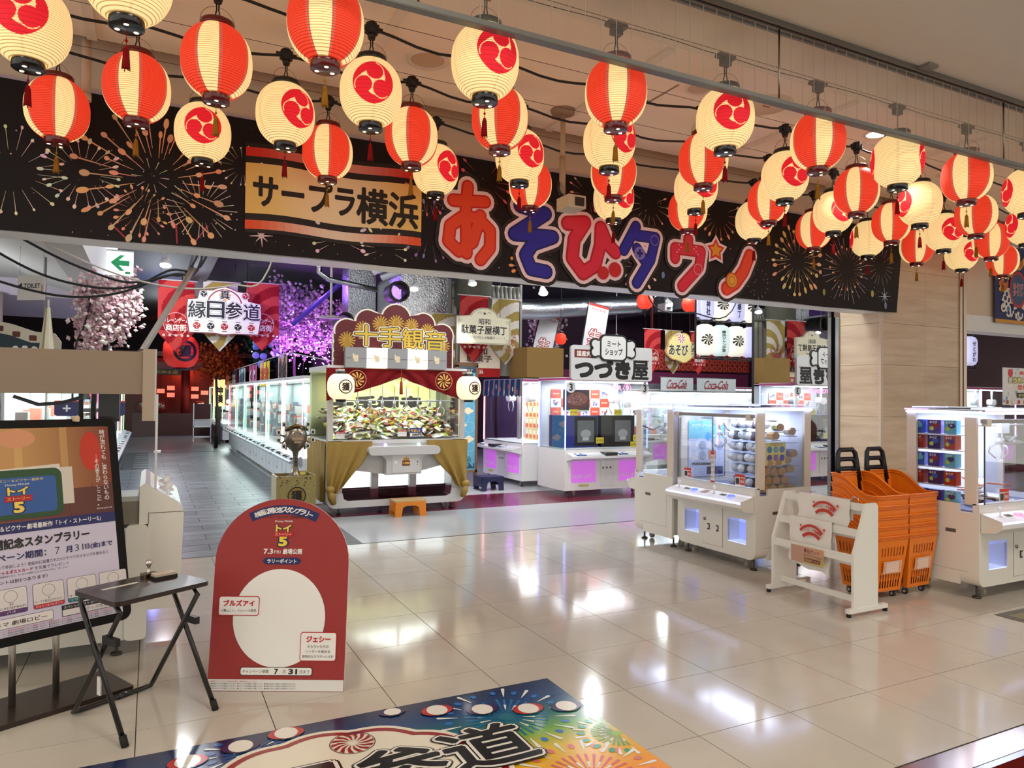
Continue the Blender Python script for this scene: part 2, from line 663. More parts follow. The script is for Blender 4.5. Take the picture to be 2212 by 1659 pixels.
def downlight(x, y, lit, r=0.13, label=''):
    t = thing('downlight', label, 'ceiling light', (x, y, CZ - 0.004))
    B().lathe([(r * 0.8, 0.0), (r * 0.82, -0.012), (r, -0.012), (r, 0.0)], S(232, 218, 198)).build('rim', t, SATIN)
    B().lathe([(0.001, -0.004), (r * 0.8, -0.006)], S(255, 250, 235) if lit else S(206, 178, 148)).build('lens', t, vc(0.5, emit=6.0 if lit else 0.0))
    if lit:
        L = bpy.data.lights.new('downlight_glow', 'SPOT')
        L.energy = 60
        L.color = (1, 0.95, 0.85)
        L.spot_size = R(110)
        L.shadow_soft_size = 0.1
        lo = bpy.data.objects.new('downlight_glow', L)
        lo.location = (x, y, CZ - 0.04)
        COL.objects.link(lo)


downlight(1.98, 5.54, False, 0.17, 'unlit recessed downlight in the beige ceiling, left of the big crest lantern')
downlight(4.29, 4.91, False, 0.13, 'small unlit recessed downlight in the beige ceiling near the steel rail')
downlight(6.65, 4.91, True, 0.13, 'glowing recessed downlight, the only lit one among the lanterns')
downlight(8.6, 5.4, False, 0.13, 'unlit recessed downlight near the right end of the beige ceiling')
t = thing('ceiling_speaker', 'round flat ceiling speaker disc behind the smoke curtain', 'speaker', (5.09, 4.91, CZ - 0.004))
B().lathe([(0.001, -0.016), (0.22, -0.014), (0.24, 0)], S(216, 192, 164)).build('grille', t, SATIN)
B().box(-0.04, 0.04, -0.008, 0.008, -0.02, -0.015, S(150, 70, 50)).build('badge', t, SATIN)

# fascia behind the banner, soffit, pillar and mirror
b = B().box(-6, 9.29, 6.8, 6.98, 2.90, 4.75, S(232, 214, 192))
fas = struct('wall_fascia', b, vc(0.9, var=0.02), 'beige fascia wall above the arcade opening', 'wall')
B().box(-6, 9.29, 6.79, 7.1, 2.86, 2.90, S(238, 238, 236)).build('soffit_strip', fas, SATIN)
B().box(-6, 9.29, 6.765, 6.80, 3.98, 4.08, S(205, 190, 205)).build('banner_rail', fas, SATIN)
b = B().box(11.11, 20, 6.8, 6.98, 2.95, 4.75, S(222, 204, 182))
struct('wall_fascia_right', b, vc(0.9, var=0.02), 'beige fascia wall above the right-hand bay', 'wall')
b = B().box(11.27, 20, 6.78, 7.1, 2.70, 2.95, S(235, 235, 233))
struct('trim_3', b, SATIN, 'white lintel box over the right-hand bay', 'lintel')

wood = tilemat('pale_wood_panel', S(196, 168, 138), S(222, 200, 170), 0.42, 1.6, (0.7, 0.7, 6), var=0.05, coat=0.1)
b = B().box(9.33, 11.10, 6.84, 7.62, 0, 4.75, S(120, 100, 80))
pil = struct('wall_pillar', b, MATTE, 'wood-panelled pillar between the two arcade bays', 'pillar')
zs = [0, 0.62, 1.37, 2.12, 2.72, 3.5, 4.72]
for k in range(len(zs) - 1):
    z0, z1 = zs[k] + 0.002, zs[k + 1] - 0.002
    for xa, xb in ((9.335, 10.28), (10.283, 11.10)):
        B().box(xa, xb, 6.80, 6.84, z0, z1, S(200, 170, 140)).build('panel', pil, wood)
    B().box(9.29, 9.33, 6.83, 7.48, z0, z1, S(190, 165, 140)).build('panel', pil, wood)
B().box(9.285, 9.335, 6.795, 6.83, 0, 4.7, S(214, 196, 178)).build('corner_trim', pil, SATIN)
b = B().box(11.10, 11.16, 6.78, 6.9, 0, 4.7, S(196, 176, 158)).box(11.19, 11.27, 6.78, 6.9, 0, 4.7, S(196, 176, 158))
b.build('corner_trim', pil, BRUSH)
b = B().box(9.26, 9.33, 7.48, 7.54, 0, 2.86, S(170, 170, 168)).box(9.27, 9.33, 7.56, 7.60, 0, 2.86, S(20, 20, 20)).box(9.24, 9.33, 7.60, 7.66, 0, 2.86, S(150, 148, 145))
b.build('door_track', pil, BRUSH)
b = B().box(9.29, 9.32, 7.66, 9.22, 0.02, 4.5, S(200, 200, 200))
mw = struct('window_1', b, mirror(), 'mirrored glass panel lining the side of the opening', 'mirror')
B().box(9.275, 9.33, 9.22, 9.25, 0.0, 4.54, S(24, 24, 24)).build('window_frame', mw, SATIN)
B().box(9.28, 9.33, 7.66, 9.22, 4.5, 4.54, S(170, 170, 170)).build('window_frame', mw, BRUSH)

# arcade shell
b = B().box(-6, 22, 6.98, 44, 4.55, 4.65, S(30, 31, 34))
struct('ceiling_arcade', b, MATTE, 'black open ceiling inside the arcade', 'ceiling')
b = B().box(-6, 22, 33.5, 33.7, 0, 4.6, S(38, 20, 20))
struct('wall_back', b, MATTE, 'dark back wall at the far end of the aisle', 'wall')
b = B().box(4.0, 22, 20.0, 20.2, 0, 4.6, S(58, 34, 52))
struct('wall_inner', b, MATTE, 'dark plum inner wall behind the arcade machines', 'wall')
b = B().box(-6.1, -6, 6.98, 34, 0, 4.6, S(150, 140, 138))
struct('wall_left', b, MATTE, 'pale left wall of the arcade', 'wall')
b = B().box(21.9, 22, 2, 34, 0, 4.6, S(110, 84, 80))
struct('wall_right', b, MATTE, 'dim right wall of the arcade', 'wall')
b = B().prism([(-6, 4.55), (-6, 3.25), (-1.6, 3.25), (-0.95, 3.05), (-0.62, 3.05), (-0.35, 4.55)], 'y', 7.0, 12.5, S(214, 212, 208))
b.box(-6, -0.9, 12.5, 16, 3.0, 4.55, S(186, 176, 190))
struct('wall_bulkhead', b, vc(0.85, var=0.02), 'white sloped bulkhead at the upper left of the opening', 'bulkhead')
b = B()
for i in range(20):
    x = -5.8 + 0.2 * i
    b.cyl((x, 12.4, 0.0), (x, 12.4, 3.02), 0.1, S(196, 178, 170) if i % 2 else S(178, 158, 150), 10)
struct('wall_pleated', b, MATTE, 'pale pleated wall cladding behind the film-strip sign', 'wall')

# ceiling beams and pipes of the arcade
def duct(name, label, pts, r, col, mat, cat='duct', n=16):
    o = B().tube(pts, r, col, n).build(name, None, mat)
    return tag(o, label, cat)


FOIL = vc(0.25, metal=1.0, var=0.15, bump=0.9, bscale=30)
for (x, lab) in ((0.9, 'left'), (6.6, 'middle'), (13.2, 'right')):
    o = B().box(x - 0.16, x + 0.16, 7.2, 20, 4.08, 4.55, S(52, 52, 55)).build('ceiling_beam', None, MATTE)
    tag(o, 'dark fireproofed steel ceiling beam, the %s one of three' % lab, 'beam', 'ceiling beams')
t = thing('foil_duct', 'big square foil-wrapped air duct with a round nozzle', 'duct', (4.55, 12.6, 0))
B().prism(rr(-0.5, 0.42, 3.08, 3.95, 0.14), 'y', 0, 1.6, S(190, 192, 196)).build('trunk', t, FOIL)
B().prism([(-0.5, 3.95), (0.42, 3.95), (0.42, 4.5), (-0.5, 4.5)], 'y', 0.2, 1.4, S(150, 152, 156)).build('riser', t, FOIL)
B().lathe([(0.17, 0.16), (0.17, -0.12), (0.19, -0.16), (0.19, -0.3), (0.165, -0.32), (0.15, -0.3), (0.15, 0.0)], S(70, 66, 60), (-0.64, -0.05, 3.45), 18, 'y').build('nozzle', t, vc(0.5, metal=0.6))
t = thing('foil_duct', 'narrow foil-wrapped duct hanging behind the sprinkler disc', 'duct', (3.75, 14.2, 0))
B().prism(rr(-0.28, 0.28, 3.1, 4.5, 0.1), 'y', 0, 0.5, S(176, 178, 184)).box(-0.2, 0.2, 0.1, 0.4, 4.45, 4.55, S(176, 178, 184)).build('trunk', t, FOIL)
B().lathe([(0.14, 0.3), (0.14, -0.2), (0.16, -0.24), (0.13, -0.24), (0.12, 0.0)], S(60, 56, 52), (-0.4, -0.1, 3.05), 16, 'y').build('nozzle', t, vc(0.5, metal=0.6))
o = B().tube([(5.35, 12.3, 4.55), (5.35, 12.3, 3.9), (5.35, 12.3, 3.3), (5.35, 12.3, 3.05)], [0.3, 0.34, 0.36, 0.12], S(92, 90, 78), 14).build('wrapped_duct', None, CLOTH)
tag(o, 'grey cloth-wrapped round duct beside the foil duct', 'duct')
duct('foil_hose', 'long silver corrugated air hose under the ceiling', [(5.9, 13.25, 3.38), (7.2, 13.4, 3.45), (8.6, 13.6, 3.62), (10.2, 13.8, 3.8), (11.0, 13.9, 4.55)], 0.22, S(190, 194, 200), FOIL)
duct('purple_pipe', 'slim pipe tinted purple as if lit, slanting under the ceiling', [(2.6, 15.4, 3.05), (3.9, 14.9, 4.3), (4.1, 14.8, 4.55)], 0.05, S(96, 60, 190), vc(0.3, metal=0.5))  # the purple light is put into the pipe's own colour
duct('white_pipe', 'white lagged pipe, upper of a slanting pair', [(3.2, 11.4, 3.6), (4.0, 10.4, 3.92), (4.3, 10.0, 4.55)], 0.05, S(214, 214, 216), SATIN)
duct('white_pipe', 'white lagged pipe, lower of a slanting pair', [(3.34, 11.4, 3.52), (4.2, 10.4, 3.86), (4.6, 9.9, 4.55)], 0.05, S(204, 204, 208), SATIN)
duct('foil_pipe', 'foil-wrapped pipe elbow beside the sprinkler rod', [(2.45, 12.0, 4.55), (2.45, 12.0, 3.62), (2.6, 12.0, 3.52), (3.5, 12.3, 3.45)], 0.045, S(190, 192, 196), FOIL)
t = thing('sprinkler_disc', 'round white disc on a thin rod hanging from the ceiling', 'sprinkler', (2.874, 13.0, 2.99))
B().lathe([(0.001, 0.03), (0.1, 0.028), (0.24, 0.01), (0.25, 0.0), (0.001, -0.01)], S(205, 200, 184)).build('disc', t, SATIN)
B().cyl((0, 0, 0.03), (0, 0, 1.55), 0.022, S(205, 200, 190)).build('rod', t, SATIN)

# ================================================================== smoke curtain, rail and lantern strings
t = thing('smoke_curtain', 'clear smoke curtain of vertical strips on a steel bottom rail', 'curtain', (0, 3.81, 0))
film = clear((0.93, 0.93, 0.92), 1.2, 0.07, (0.75, 0.72, 0.66), 0.2)
st_me = B().box(0.0015, 0.1185, -0.0015, 0.0015, 3.80, 4.335, S(220, 220, 215)).mesh('film_strip')
st_me.materials.append(film)
se_me = B().box(-0.0014, 0.0014, -0.002, 0.002, 3.80, 4.335, S(206, 194, 176)).mesh('seam')
se_me.materials.append(SATIN)
for i in range(77):
    put('film_strip', st_me, t, None, (-0.6 + 0.12 * i, 0, 0))
    put('seam', se_me, t, None, (-0.6 + 0.12 * i, 0, 0))
B().box(-0.8, 8.8, -0.02, 0.02, 3.765, 3.80, S(150, 152, 148)).box(-0.8, 8.8, -0.026, 0.026, 3.757, 3.767, S(120, 120, 116)).build('bottom_rail', t, vc(0.4, metal=0.6))
b = B()
for q in (0, 1, 2):
    b.box(-0.8, 8.8, -0.05 + 0.04 * q, -0.03 + 0.04 * q, 4.325 - 0.006 * q, 4.36, S(120, 116, 108))
b.build('ceiling_track', t, vc(0.45, metal=0.5))
for x in (1.3, 4.073, 6.874):
    B().cyl((x, -0.004, 3.79), (x, -0.004, 4.34), 0.007, S(150, 146, 138), 8).build('hanger_rod', t, METAL)
for x in (2.7, 5.6, 7.9):
    B().box(x, x + 0.12, -0.14, -0.05, 4.335, 4.36, S(130, 126, 116)).build('track_bracket', t, SATIN)

PAPER = vc(0.7, emit=0.48, var=0.0)
CREAM, RED, OVER = S(255, 226, 160), S(232, 62, 36), S(206, 92, 74)
CRED = S(214, 26, 40)
HB, RB = 0.222, 0.213


def lrad(z):
    q = min(abs(z) / 0.2405, 1)
    return RB * (1 - q ** 2.3) ** 0.5


def lantern_body(striped):
    n = 64
    prof, dark = [], []
    ribs = 34
    for k in range(ribs):
        z0 = -HB + 2 * HB * k / ribs
        z1 = -HB + 2 * HB * (k + 0.26) / ribs
        prof.append((lrad(z0) + 0.0018, z0))
        dark.append(True)
        prof.append((lrad(z1) + 0.0018, z1))
        dark.append(False)
    prof.append((lrad(HB), HB))

    def cf(k, i):
        if striped:
            s = i % 16
            c = RED if s < 8 else (OVER if s in (8, 15) else CREAM)
        else:
            s = i % 16
            c = CREAM if s else S(240, 210, 150)
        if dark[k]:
            c = tuple(x * q for x, q in zip(c, (0.50, 0.40, 0.33)))  # shadow of the inner rib painted into the paper colour
        return c
    return B().lathe(prof, CREAM, n=n, colf=cf).mesh('paper_body')


def tomoe(x, y):
    """inside a three-comma crest of radius 1, tails running counter-clockwise"""
    r = math.hypot(x, y)
    if r > 1:
        return False
    th = math.atan2(y, x)
    for k in range(3):
        a = PI / 2 - 0.15 + k * 2 * PI / 3
        if math.hypot(x - 0.5 * math.cos(a), y - 0.5 * math.sin(a)) < 0.405:
            return True
        d = (th - a) % (2 * PI)
        if d < R(150):
            w = 0.62 * (1 - d / R(150)) ** 0.9
            inn = 1 - w
            # clear of the next head
            if r > inn and math.hypot(x - 0.5 * math.cos(a + 2 * PI / 3), y - 0.5 * math.sin(a + 2 * PI / 3)) > 0.45:
                return True
    return False


def crest_mesh(name, rad, colr, res=76):
    b = B()
    for sgn in (0, PI):
        for i in range(res):
            for j in range(res):
                u, v = (i + 0.5) / res * 2 - 1, (j + 0.5) / res * 2 - 1
                if not tomoe(u, v):
                    continue
                q = []
                for (du, dv) in ((0, 0), (1, 0), (1, 1), (0, 1)):
                    uu, vv = (i + du) / res * 2 - 1, (j + dv) / res * 2 - 1
                    z = vv * rad
                    a = uu * rad / RB - PI / 2 + sgn
                    rr_ = lrad(z) + 0.0042
                    q.append((rr_ * math.cos(a), rr_ * math.sin(a), z))
                zc = v * rad
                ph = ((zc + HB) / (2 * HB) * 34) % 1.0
                c = colr if ph > 0.22 else tuple(x * 0.72 for x in colr)  # the same rib shadow painted across the crest
                b.add(q, [(0, 1, 2, 3)], c)
    return b.mesh(name)


LBODY = {True: lantern_body(True), False: lantern_body(False)}
LCREST = crest_mesh('crest', 0.142, CRED)
for m in list(LBODY.values()) + [LCREST]:
    m.materials.append(PAPER)


def ring_mesh(top, col):
    b = B()
    if top:
        b.lathe([(0.078, 0), (0.104, 0), (0.106, 0.006), (0.106, 0.03), (0.1, 0.036), (0.06, 0.036)], col, n=28)
    else:
        b.lathe([(0.084, 0.0), (0.084, -0.044), (0.078, -0.048), (0.001, -0.048)], col, n=28)
    return b.mesh('end_ring')


RINGS = {}
for s, c in ((True, S(104, 12, 14)), (False, S(16, 15, 16))):
    for tp in (True, False):
        RINGS[(s, tp)] = ring_mesh(tp, c)
        RINGS[(s, tp)].materials.append(vc(0.25, coat=0.4, var=0.0))
_b = B().lathe([(0.001, -0.0492), (0.013, -0.0492)], S(255, 236, 200), n=10)
HOLES = _b.mesh('vent_hole')
HOLES.materials.append(vc(0.5, emit=1.6, var=0))
BAIL = B().tube([(0.104 * math.cos(a), 0, 0.018 + 0.105 * math.sin(a)) for a in [PI * i / 14 for i in range(15)]], 0.0018, S(150, 128, 92), 5).mesh('wire_bail')
BAIL.materials.append(METAL)
TAS = {}
for s, c in ((True, S(176, 120, 34)), (False, S(150, 14, 22))):
    b = B().cyl((0, 0, -0.05), (0, 0, -0.135), 0.0022, c, 5).ball((0, 0, -0.105), 0.008, c, 8, 5)
    b.lathe([(0.003, -0.13), (0.010, -0.138), (0.011, -0.15), (0.014, -0.19), (0.019, -0.245), (0.012, -0.247), (0.001, -0.247)], c, n=10)
    for k in range(7):
        a = 2 * PI * k / 7
        b.cyl((0.012 * math.cos(a), 0.012 * math.sin(a), -0.15), (0.019 * math.cos(a), 0.019 * math.sin(a), -0.258 + 0.008 * (k % 2)), 0.003, tuple(x * 0.8 for x in c), 4)
    TAS[s] = b.mesh('tassel')
    TAS[s].materials.append(CLOTH)
LZ = 3.725
CORDS = {}


def lantern(x, y, striped, rot, label, group, top):
    t = thing('paper_lantern', label, 'lantern', (x, y, LZ), rot, group)
    bd = put('paper_body', LBODY[striped], t)
    if not striped:
        put('crest', LCREST, bd)
    put('top_ring', RINGS[(striped, True)], t, None, (0, 0, HB - 0.002))
    br = put('bottom_ring', RINGS[(striped, False)], t, None, (0, 0, -HB + 0.004))
    for k in range(3):
        put('vent_hole', HOLES, br, None, (0.05 * math.cos(2.094 * k + 0.4), 0.05 * math.sin(2.094 * k + 0.4), 0))
    put('wire_bail', BAIL, t, None, (0, 0, HB + 0.01))
    put('tassel', TAS[striped], t, None, (0, 0, -HB))
    key = round(top, 3)
    if key not in CORDS:
        z0, z1 = HB + 0.03, top - LZ
        b = B()
        for sx in (-1, 1):
            b.tube([(sx * 0.022, 0, z0), (sx * 0.018, 0, z0 + 0.03), (sx * 0.006, 0, (z0 + z1) / 2 + 0.02), (sx * 0.008, 0, z1)], 0.0045, S(20, 18, 18), 5)
        b.box(-0.014, 0.014, -0.012, 0.012, z0 - 0.01, z0 + 0.025, S(20, 18, 18))
        CORDS[key] = b.mesh('cord')
        CORDS[key].materials.append(SATIN)
    put('cord', CORDS[key], t)
    return t


_cp = lambda x, y: -math.atan2(x, y)      # turn that faces a lantern's crest to a viewer at the doorway
ROWS = [
    ('front', 4.13, -0.14, 1.0, 9, False, 4.17, {0: 5, 2: 25, 4: 16, 6: 88, 8: -70}),
    ('second', 4.93, -0.66, 1.003, 11, False, 4.17, {0: -14, 2: 4, 4: 42, 6: 30, 8: -58, 10: -60}),
    ('third', 5.62, -0.12, 0.998, 11, True, 4.17, {1: 30, 3: 34, 5: 30, 7: 33, 9: 33}),
    ('back', 6.33, -0.66, 1.005, 13, True, 4.17, {1: 0, 3: 42, 5: 38, 7: 42, 9: 92, 11: 45}),
]
SOCK = B().box(-0.045, 0.045, -0.03, 0.03, -0.02, 0.035, S(18, 17, 18)).cyl((0, 0, -0.03), (0, 0, 0.05), 0.036, S(18, 17, 18), 12).cyl((-0.075, 0, 0.01), (0.075, 0, 0.01), 0.018, S(18, 17, 18), 8).cyl((0, 0, -0.065), (0, 0, -0.02), 0.024, S(24, 22, 22), 10, 0.034).mesh('socket')
SOCK.materials.append(vc(0.45, var=0))
PLUG = B().box(-0.08, 0.08, -0.03, 0.03, 0.02, 0.045, S(96, 82, 66)).box(-0.04, 0.04, -0.025, 0.025, -0.035, 0.02, S(80, 70, 60)).mesh('socket')
PLUG.materials.append(SATIN)
for nm, y, x0, dx, cnt, first, sz, rots in ROWS:
    ls = thing('light_string', 'black cable of lamp sockets carrying the %s row of lanterns' % nm, 'cable', (0, y, sz))
    pts, wire = [], []
    for i in range(-1, cnt):
        a, c = x0 + dx * i, x0 + dx * (i + 1)
        for k in range(6):
            f = k / 6
            pts.append((a + (c - a) * f, 0.012 * math.sin(3 * i + 5 * f), 0.01 - 0.05 * math.sin(PI * f) + 0.012 * math.sin(7 * i + 2 * PI * f) * (0 < f < 1) if nm != 'front' else 0.04))
    B().tube(pts, 0.0105 if nm != 'front' else 0.003, S(16, 15, 16), 6).build('cable', ls, vc(0.5, var=0))
    B().tube([(x0 - dx, 0, 0.07), (x0 + dx * cnt, 0, 0.07)], 0.002, S(60, 50, 42), 4).build('support_wire', ls, METAL)
    for i in range(cnt):
        x = x0 + dx * i
        put('socket', SOCK if nm != 'front' else PLUG, ls, None, (x, 0, 0))
        striped = (i % 2 == 0) == first
        kind = 'red and cream striped paper lantern' if striped else 'cream paper lantern with red three-comma crest'
        rot = _cp(x, y) + (R(rots.get(i, 20)) if not striped else random.choice([0.15, 0.45, 0.25, 0.62, -0.1]))
        lantern(x, y, striped, rot, '%s, %s from the left in the %s row' % (kind, ORD[i], nm), 'paper lanterns in the %s row' % nm, sz - (0.04 if nm == 'front' else 0.07))

# ceiling camera on its pole
t = thing('security_camera', 'white security camera on a ceiling pole among the lanterns', 'camera', (3.49, 5.92, 4.35))
B().lathe([(0.001, -0.03), (0.11, -0.028), (0.12, 0)], S(150, 128, 104)).build('mount_plate', t, SATIN)
B().cyl((0, 0, -0.02), (0, 0, -0.48), 0.024, S(190, 168, 142)).cyl((0, 0, -0.44), (0, 0, -0.8), 0.031, S(184, 160, 134)).build('pole', t, SATIN)
B().box(-0.05, 0.14, -0.2, 0.02, -0.97, -0.85, S(206, 190, 160)).box(0.02, 0.12, -0.206, -0.2, -0.95, -0.87, S(20, 18, 16)).build('housing', t, SATIN)
B().tube([(0, 0, -0.8), (-0.03, -0.05, -0.84), (-0.07, -0.05, -0.78), (-0.05, -0.02, -0.7)], 0.012, S(30, 28, 28)).build('lead', t, SATIN)
t = thing('ceiling_pipe', 'white capped pipe hanging from the ceiling at upper left', 'pipe', (-0.5, 6.6, 3.95))
B().cyl((0, 0, 0), (0, 0, 0.78), 0.035, S(214, 188, 162)).build('tube', t, SATIN)
B().cyl((0, 0, -0.03), (0, 0, 0.03), 0.042, S(224, 200, 176)).build('end_cap', t, SATIN)

# ================================================================== fireworks banner over the opening
FB = south((0, 6.735, 0))
bn = thing('fireworks_banner', 'long black fireworks banner with big colourful lettering over the entrance', 'banner', (0, 0, 0))
b = B()
nx = 60
for i in range(nx):
    xa, xb = -3.0 + 12.55 * i / nx, -3.0 + 12.55 * (i + 1) / nx
    za, zb = [2.862 + 0.006 * math.sin(x * 2.1) + 0.004 * math.sin(x * 5.3) for x in (xa, xb)]
    ta, tb = [4.045 + 0.004 * math.sin(x * 3.0) for x in (xa, xb)]
    if i == nx - 1:
        tb, xt = tb, xb + 0.14
    else:
        xt = xb
    c = S(20, 11, 16)
    b.add([(xa, 6.74, za), (xb, 6.74, zb), (xt, 6.74, tb), (xa, 6.74, ta), (xa, 6.748, za), (xb, 6.748, zb), (xt, 6.748, tb), (xa, 6.748, ta)], [(0, 1, 2, 3), (7, 6, 5, 4), (0, 4, 5, 1), (3, 2, 6, 7)], c)
b.build('cloth', bn, vc(0.6, var=0.1, scale=2, spec=0.3))


def burst(b, cx, cy, r, n, col, dots=True, inner=0.18, w=0.006, dot=0.018, l=1, tail=0.45, z0=2.875, z1=4.02, rnd=0.2, half=None):
    for k in range(n):
        a = 2 * PI * k / n + random.uniform(-0.07, 0.07)
        if half and not (half[0] < a % (2 * PI) < half[1]):
            continue
        q = r * random.uniform(1 - rnd, 1)
        x1, y1 = cx + q * math.cos(a), cy + q * math.sin(a)
        x0, y0 = cx + q * inner * math.cos(a), cy + q * inner * math.sin(a)
        s0 = q * (1 - tail)
        if not (z0 < y1 < z1):
            continue
        cc = tuple(c * random.uniform(0.6, 1.05) for c in col)
        b.ray(FB, x0 + (x1 - x0) * (1 - tail - inner), y0 + (y1 - y0) * (1 - tail - inner), x1, y1, w * 0.3, w, cc, l)
        if dots:
            b.disc(FB, x1, y1, dot * random.uniform(0.9, 1.9), tuple(min(1, c * 1.2) for c in cc), l + 0.5, dot * random.uniform(0.65, 1.1), 12, a)


b = B()
PEACH, PALE, PINK, ORNG = S(255, 184, 146), S(250, 232, 216), S(230, 110, 122), S(255, 160, 90)
BX = {  # burst centres on the banner: X, Z, radius, rays, colour
}
for (cx, cz, r, n, col, dots, w, d) in (
        (0.02, 3.39, 0.62, 26, PEACH, True, 0.014, 0.026), (0.02, 3.4, 0.40, 20, PEACH, True, 0.010, 0.022), (-0.02, 3.42, 0.16, 10, PALE, False, 0.006, 0.01),
        (-0.52, 3.38, 0.30, 22, PALE, True, 0.005, 0.014), (-1.0, 3.32, 0.36, 18, PALE, True, 0.005, 0.013), (0.36, 3.2, 0.30, 26, PALE, False, 0.007, 0.01),
        (-0.1, 3.12, 0.22, 20, PEACH, True, 0.003, 0.012), (1.55, 3.06, 0.26, 15, PALE, True, 0.006, 0.018), (2.0, 3.02, 0.24, 14, PALE, True, 0.005, 0.014),
        (0.7, 3.62, 0.2, 18, PALE, True, 0.003, 0.008), (2.42, 3.62, 0.26, 20, PINK, True, 0.004, 0.014), (3.05, 3.82, 0.3, 20, PINK, True, 0.005, 0.018),
        (2.45, 3.25, 0.32, 18, S(150, 130, 190), True, 0.004, 0.015), (3.55, 2.99, 0.2, 16, ORNG, True, 0.006, 0.018), (4.3, 3.86, 0.24, 18, PEACH, True, 0.004, 0.013),
        (5.15, 3.85, 0.3, 16, PALE, True, 0.005, 0.014), (5.0, 3.1, 0.26, 14, PALE, True, 0.004, 0.018), (6.2, 3.85, 0.34, 18, PEACH, True, 0.007, 0.02),
        (7.55, 3.42, 0.46, 26, S(240, 206, 150), True, 0.008, 0.026), (7.55, 3.42, 0.3, 14, S(240, 206, 150), True, 0.007, 0.018), (8.5, 3.38, 0.5, 26, S(190, 180, 190), False, 0.009, 0.02),
        (8.5, 3.4, 0.34, 20, PEACH, True, 0.003, 0.014), (6.85, 3.08, 0.2, 16, S(90, 76, 96), True, 0.003, 0.012), (9.2, 3.5, 0.3, 18, PALE, False, 0.004, 0.013)):
    burst(b, cx, cz, r, n, col, dots, w=w, dot=d)
for k in range(420):
    x, z = random.uniform(-1.3, 9.45), random.uniform(2.89, 4.0)
    if x > 9.0 or x < 1.0 or random.random() < 0.5:
        c = random.choice([PALE, PEACH, PINK, S(200, 200, 220)])
        b.disc(FB, x, z, random.uniform(0.002, 0.007), c, 0.6, None, 6)
for (x, z, r, c) in ((9.02, 3.1, 0.05, S(180, 176, 100)), (8.05, 3.05, 0.045, S(150, 160, 90)), (9.3, 2.95, 0.05, S(120, 130, 170)), (3.75, 2.95, 0.07, S(220, 160, 60)), (4.25, 3.0, 0.06, S(90, 130, 170)), (0.75, 3.4, 0.028, S(240, 150, 150)), (5.35, 3.05, 0.04, S(110, 140, 180))):
    b.disc(FB, x, z, r * 0.6, c, 0.8, r, 14)
for (x, z, s, c) in ((0.86, 3.02, 0.1, S(226, 196, 196)), (9.28, 3.08, 0.13, S(176, 196, 220))):
    for k in range(8):
        a = PI * k / 4 + 0.1
        q = s if k % 2 == 0 else s * 0.7
        b.ray(FB, x, z, x + q * math.cos(a), z + q * math.sin(a), 0.018, 0.004, c, 0.9)
for (x0, z0, x1, z1) in ((-0.32, 3.0, -0.2, 2.88), (0.3, 2.88, 0.42, 3.06), (0.18, 2.88, 0.17, 3.05)):
    b.ray(FB, x0, z0, x1, z1, 0.012, 0.014, S(170, 50, 70), 0.9)
b.build('firework_print', bn, PRINT)

# gold name panel with wavy red and black bars
b = B()
X0, X1 = 0.72, 2.36
N = 24


def wav(x):
    return 0.014 * math.sin((x - X0) * 5.2)


def band(z0, z1, cf, l):
    for i in range(N):
        xa, xb = X0 + (X1 - X0) * i / N, X0 + (X1 - X0) * (i + 1) / N
        b.poly(FB, [(xa, z0 + wav(xa)), (xb, z0 + wav(xb)), (xb, z1 + wav(xb)), (xa, z1 + wav(xa))], cf((i + 0.5) / N), l)


def mixc(a, c, f):
    return tuple(x + (y - x) * f for x, y in zip(a, c))


band(3.035, 3.84, lambda f: S(22, 10, 12), 1.2)
gold = lambda f: mixc(S(246, 204, 112), S(250, 226, 184), 0.5 - 0.5 * math.cos(f * 2 * PI))
band(3.21, 3.66, gold, 2)
band(3.72, 3.80, lambda f: mixc(S(224, 34, 20), S(226, 150, 140), 0.5 - 0.5 * math.cos(f * 2 * PI)), 2)
band(3.07, 3.15, lambda f: mixc(S(240, 84, 32), S(244, 220, 196), 0.5 - 0.5 * math.cos(f * 2 * PI)), 2)
b.text(FB, 'サープラ', 1.24, 3.43, 0.90, 0.27, S(20, 8, 6), 3.2, 0.035)
b.text(FB, '横浜', 2.02, 3.41, 0.60, 0.33, S(20, 8, 6), 3.2, 0.03)
b.build('name_panel', bn, PRINT)

# big display characters: heavy rounded strokes with a pale rim, one part per character
WH, DK = S(255, 226, 230), S(26, 8, 12)


def arc(cx, cy, rx, ry, a0, a1, n=16):
    return [(cx + rx * math.cos(R(a0 + (a1 - a0) * i / n)), cy + ry * math.sin(R(a0 + (a1 - a0) * i / n))) for i in range(n + 1)]


def stroke(b, pts, w, col, l):
    for (xa, ya), (xb, yb) in zip(pts, pts[1:]):
        b.ray(FB, xa, ya, xb, yb, w, w, col, l)
    for x, y in pts:
        b.disc(FB, x, y, w / 2, col, l, None, 14)


def glyph(cx, cz, w, h, strokes, wd, cols):
    """strokes in a unit box; cols gives lower and upper ink"""
    b = B()
    S_ = [[(cx + x * w / 2, cz + y * h / 2) for x, y in st] for st in strokes]
    for k, st in enumerate(S_):
        stroke(b, st, wd + 0.15, DK, 3 + 0.42 * k)
    for k, st in enumerate(S_):
        stroke(b, st, wd + 0.075, WH, 4.6 + 0.42 * k)
    for k, st in enumerate(S_):
        stroke(b, st, wd, cols[0], 6.2 + 0.42 * k)
    for k, st in enumerate(S_):
        stroke(b, st, wd * 0.74, cols[1], 7.8 + 0.42 * k)
    return b


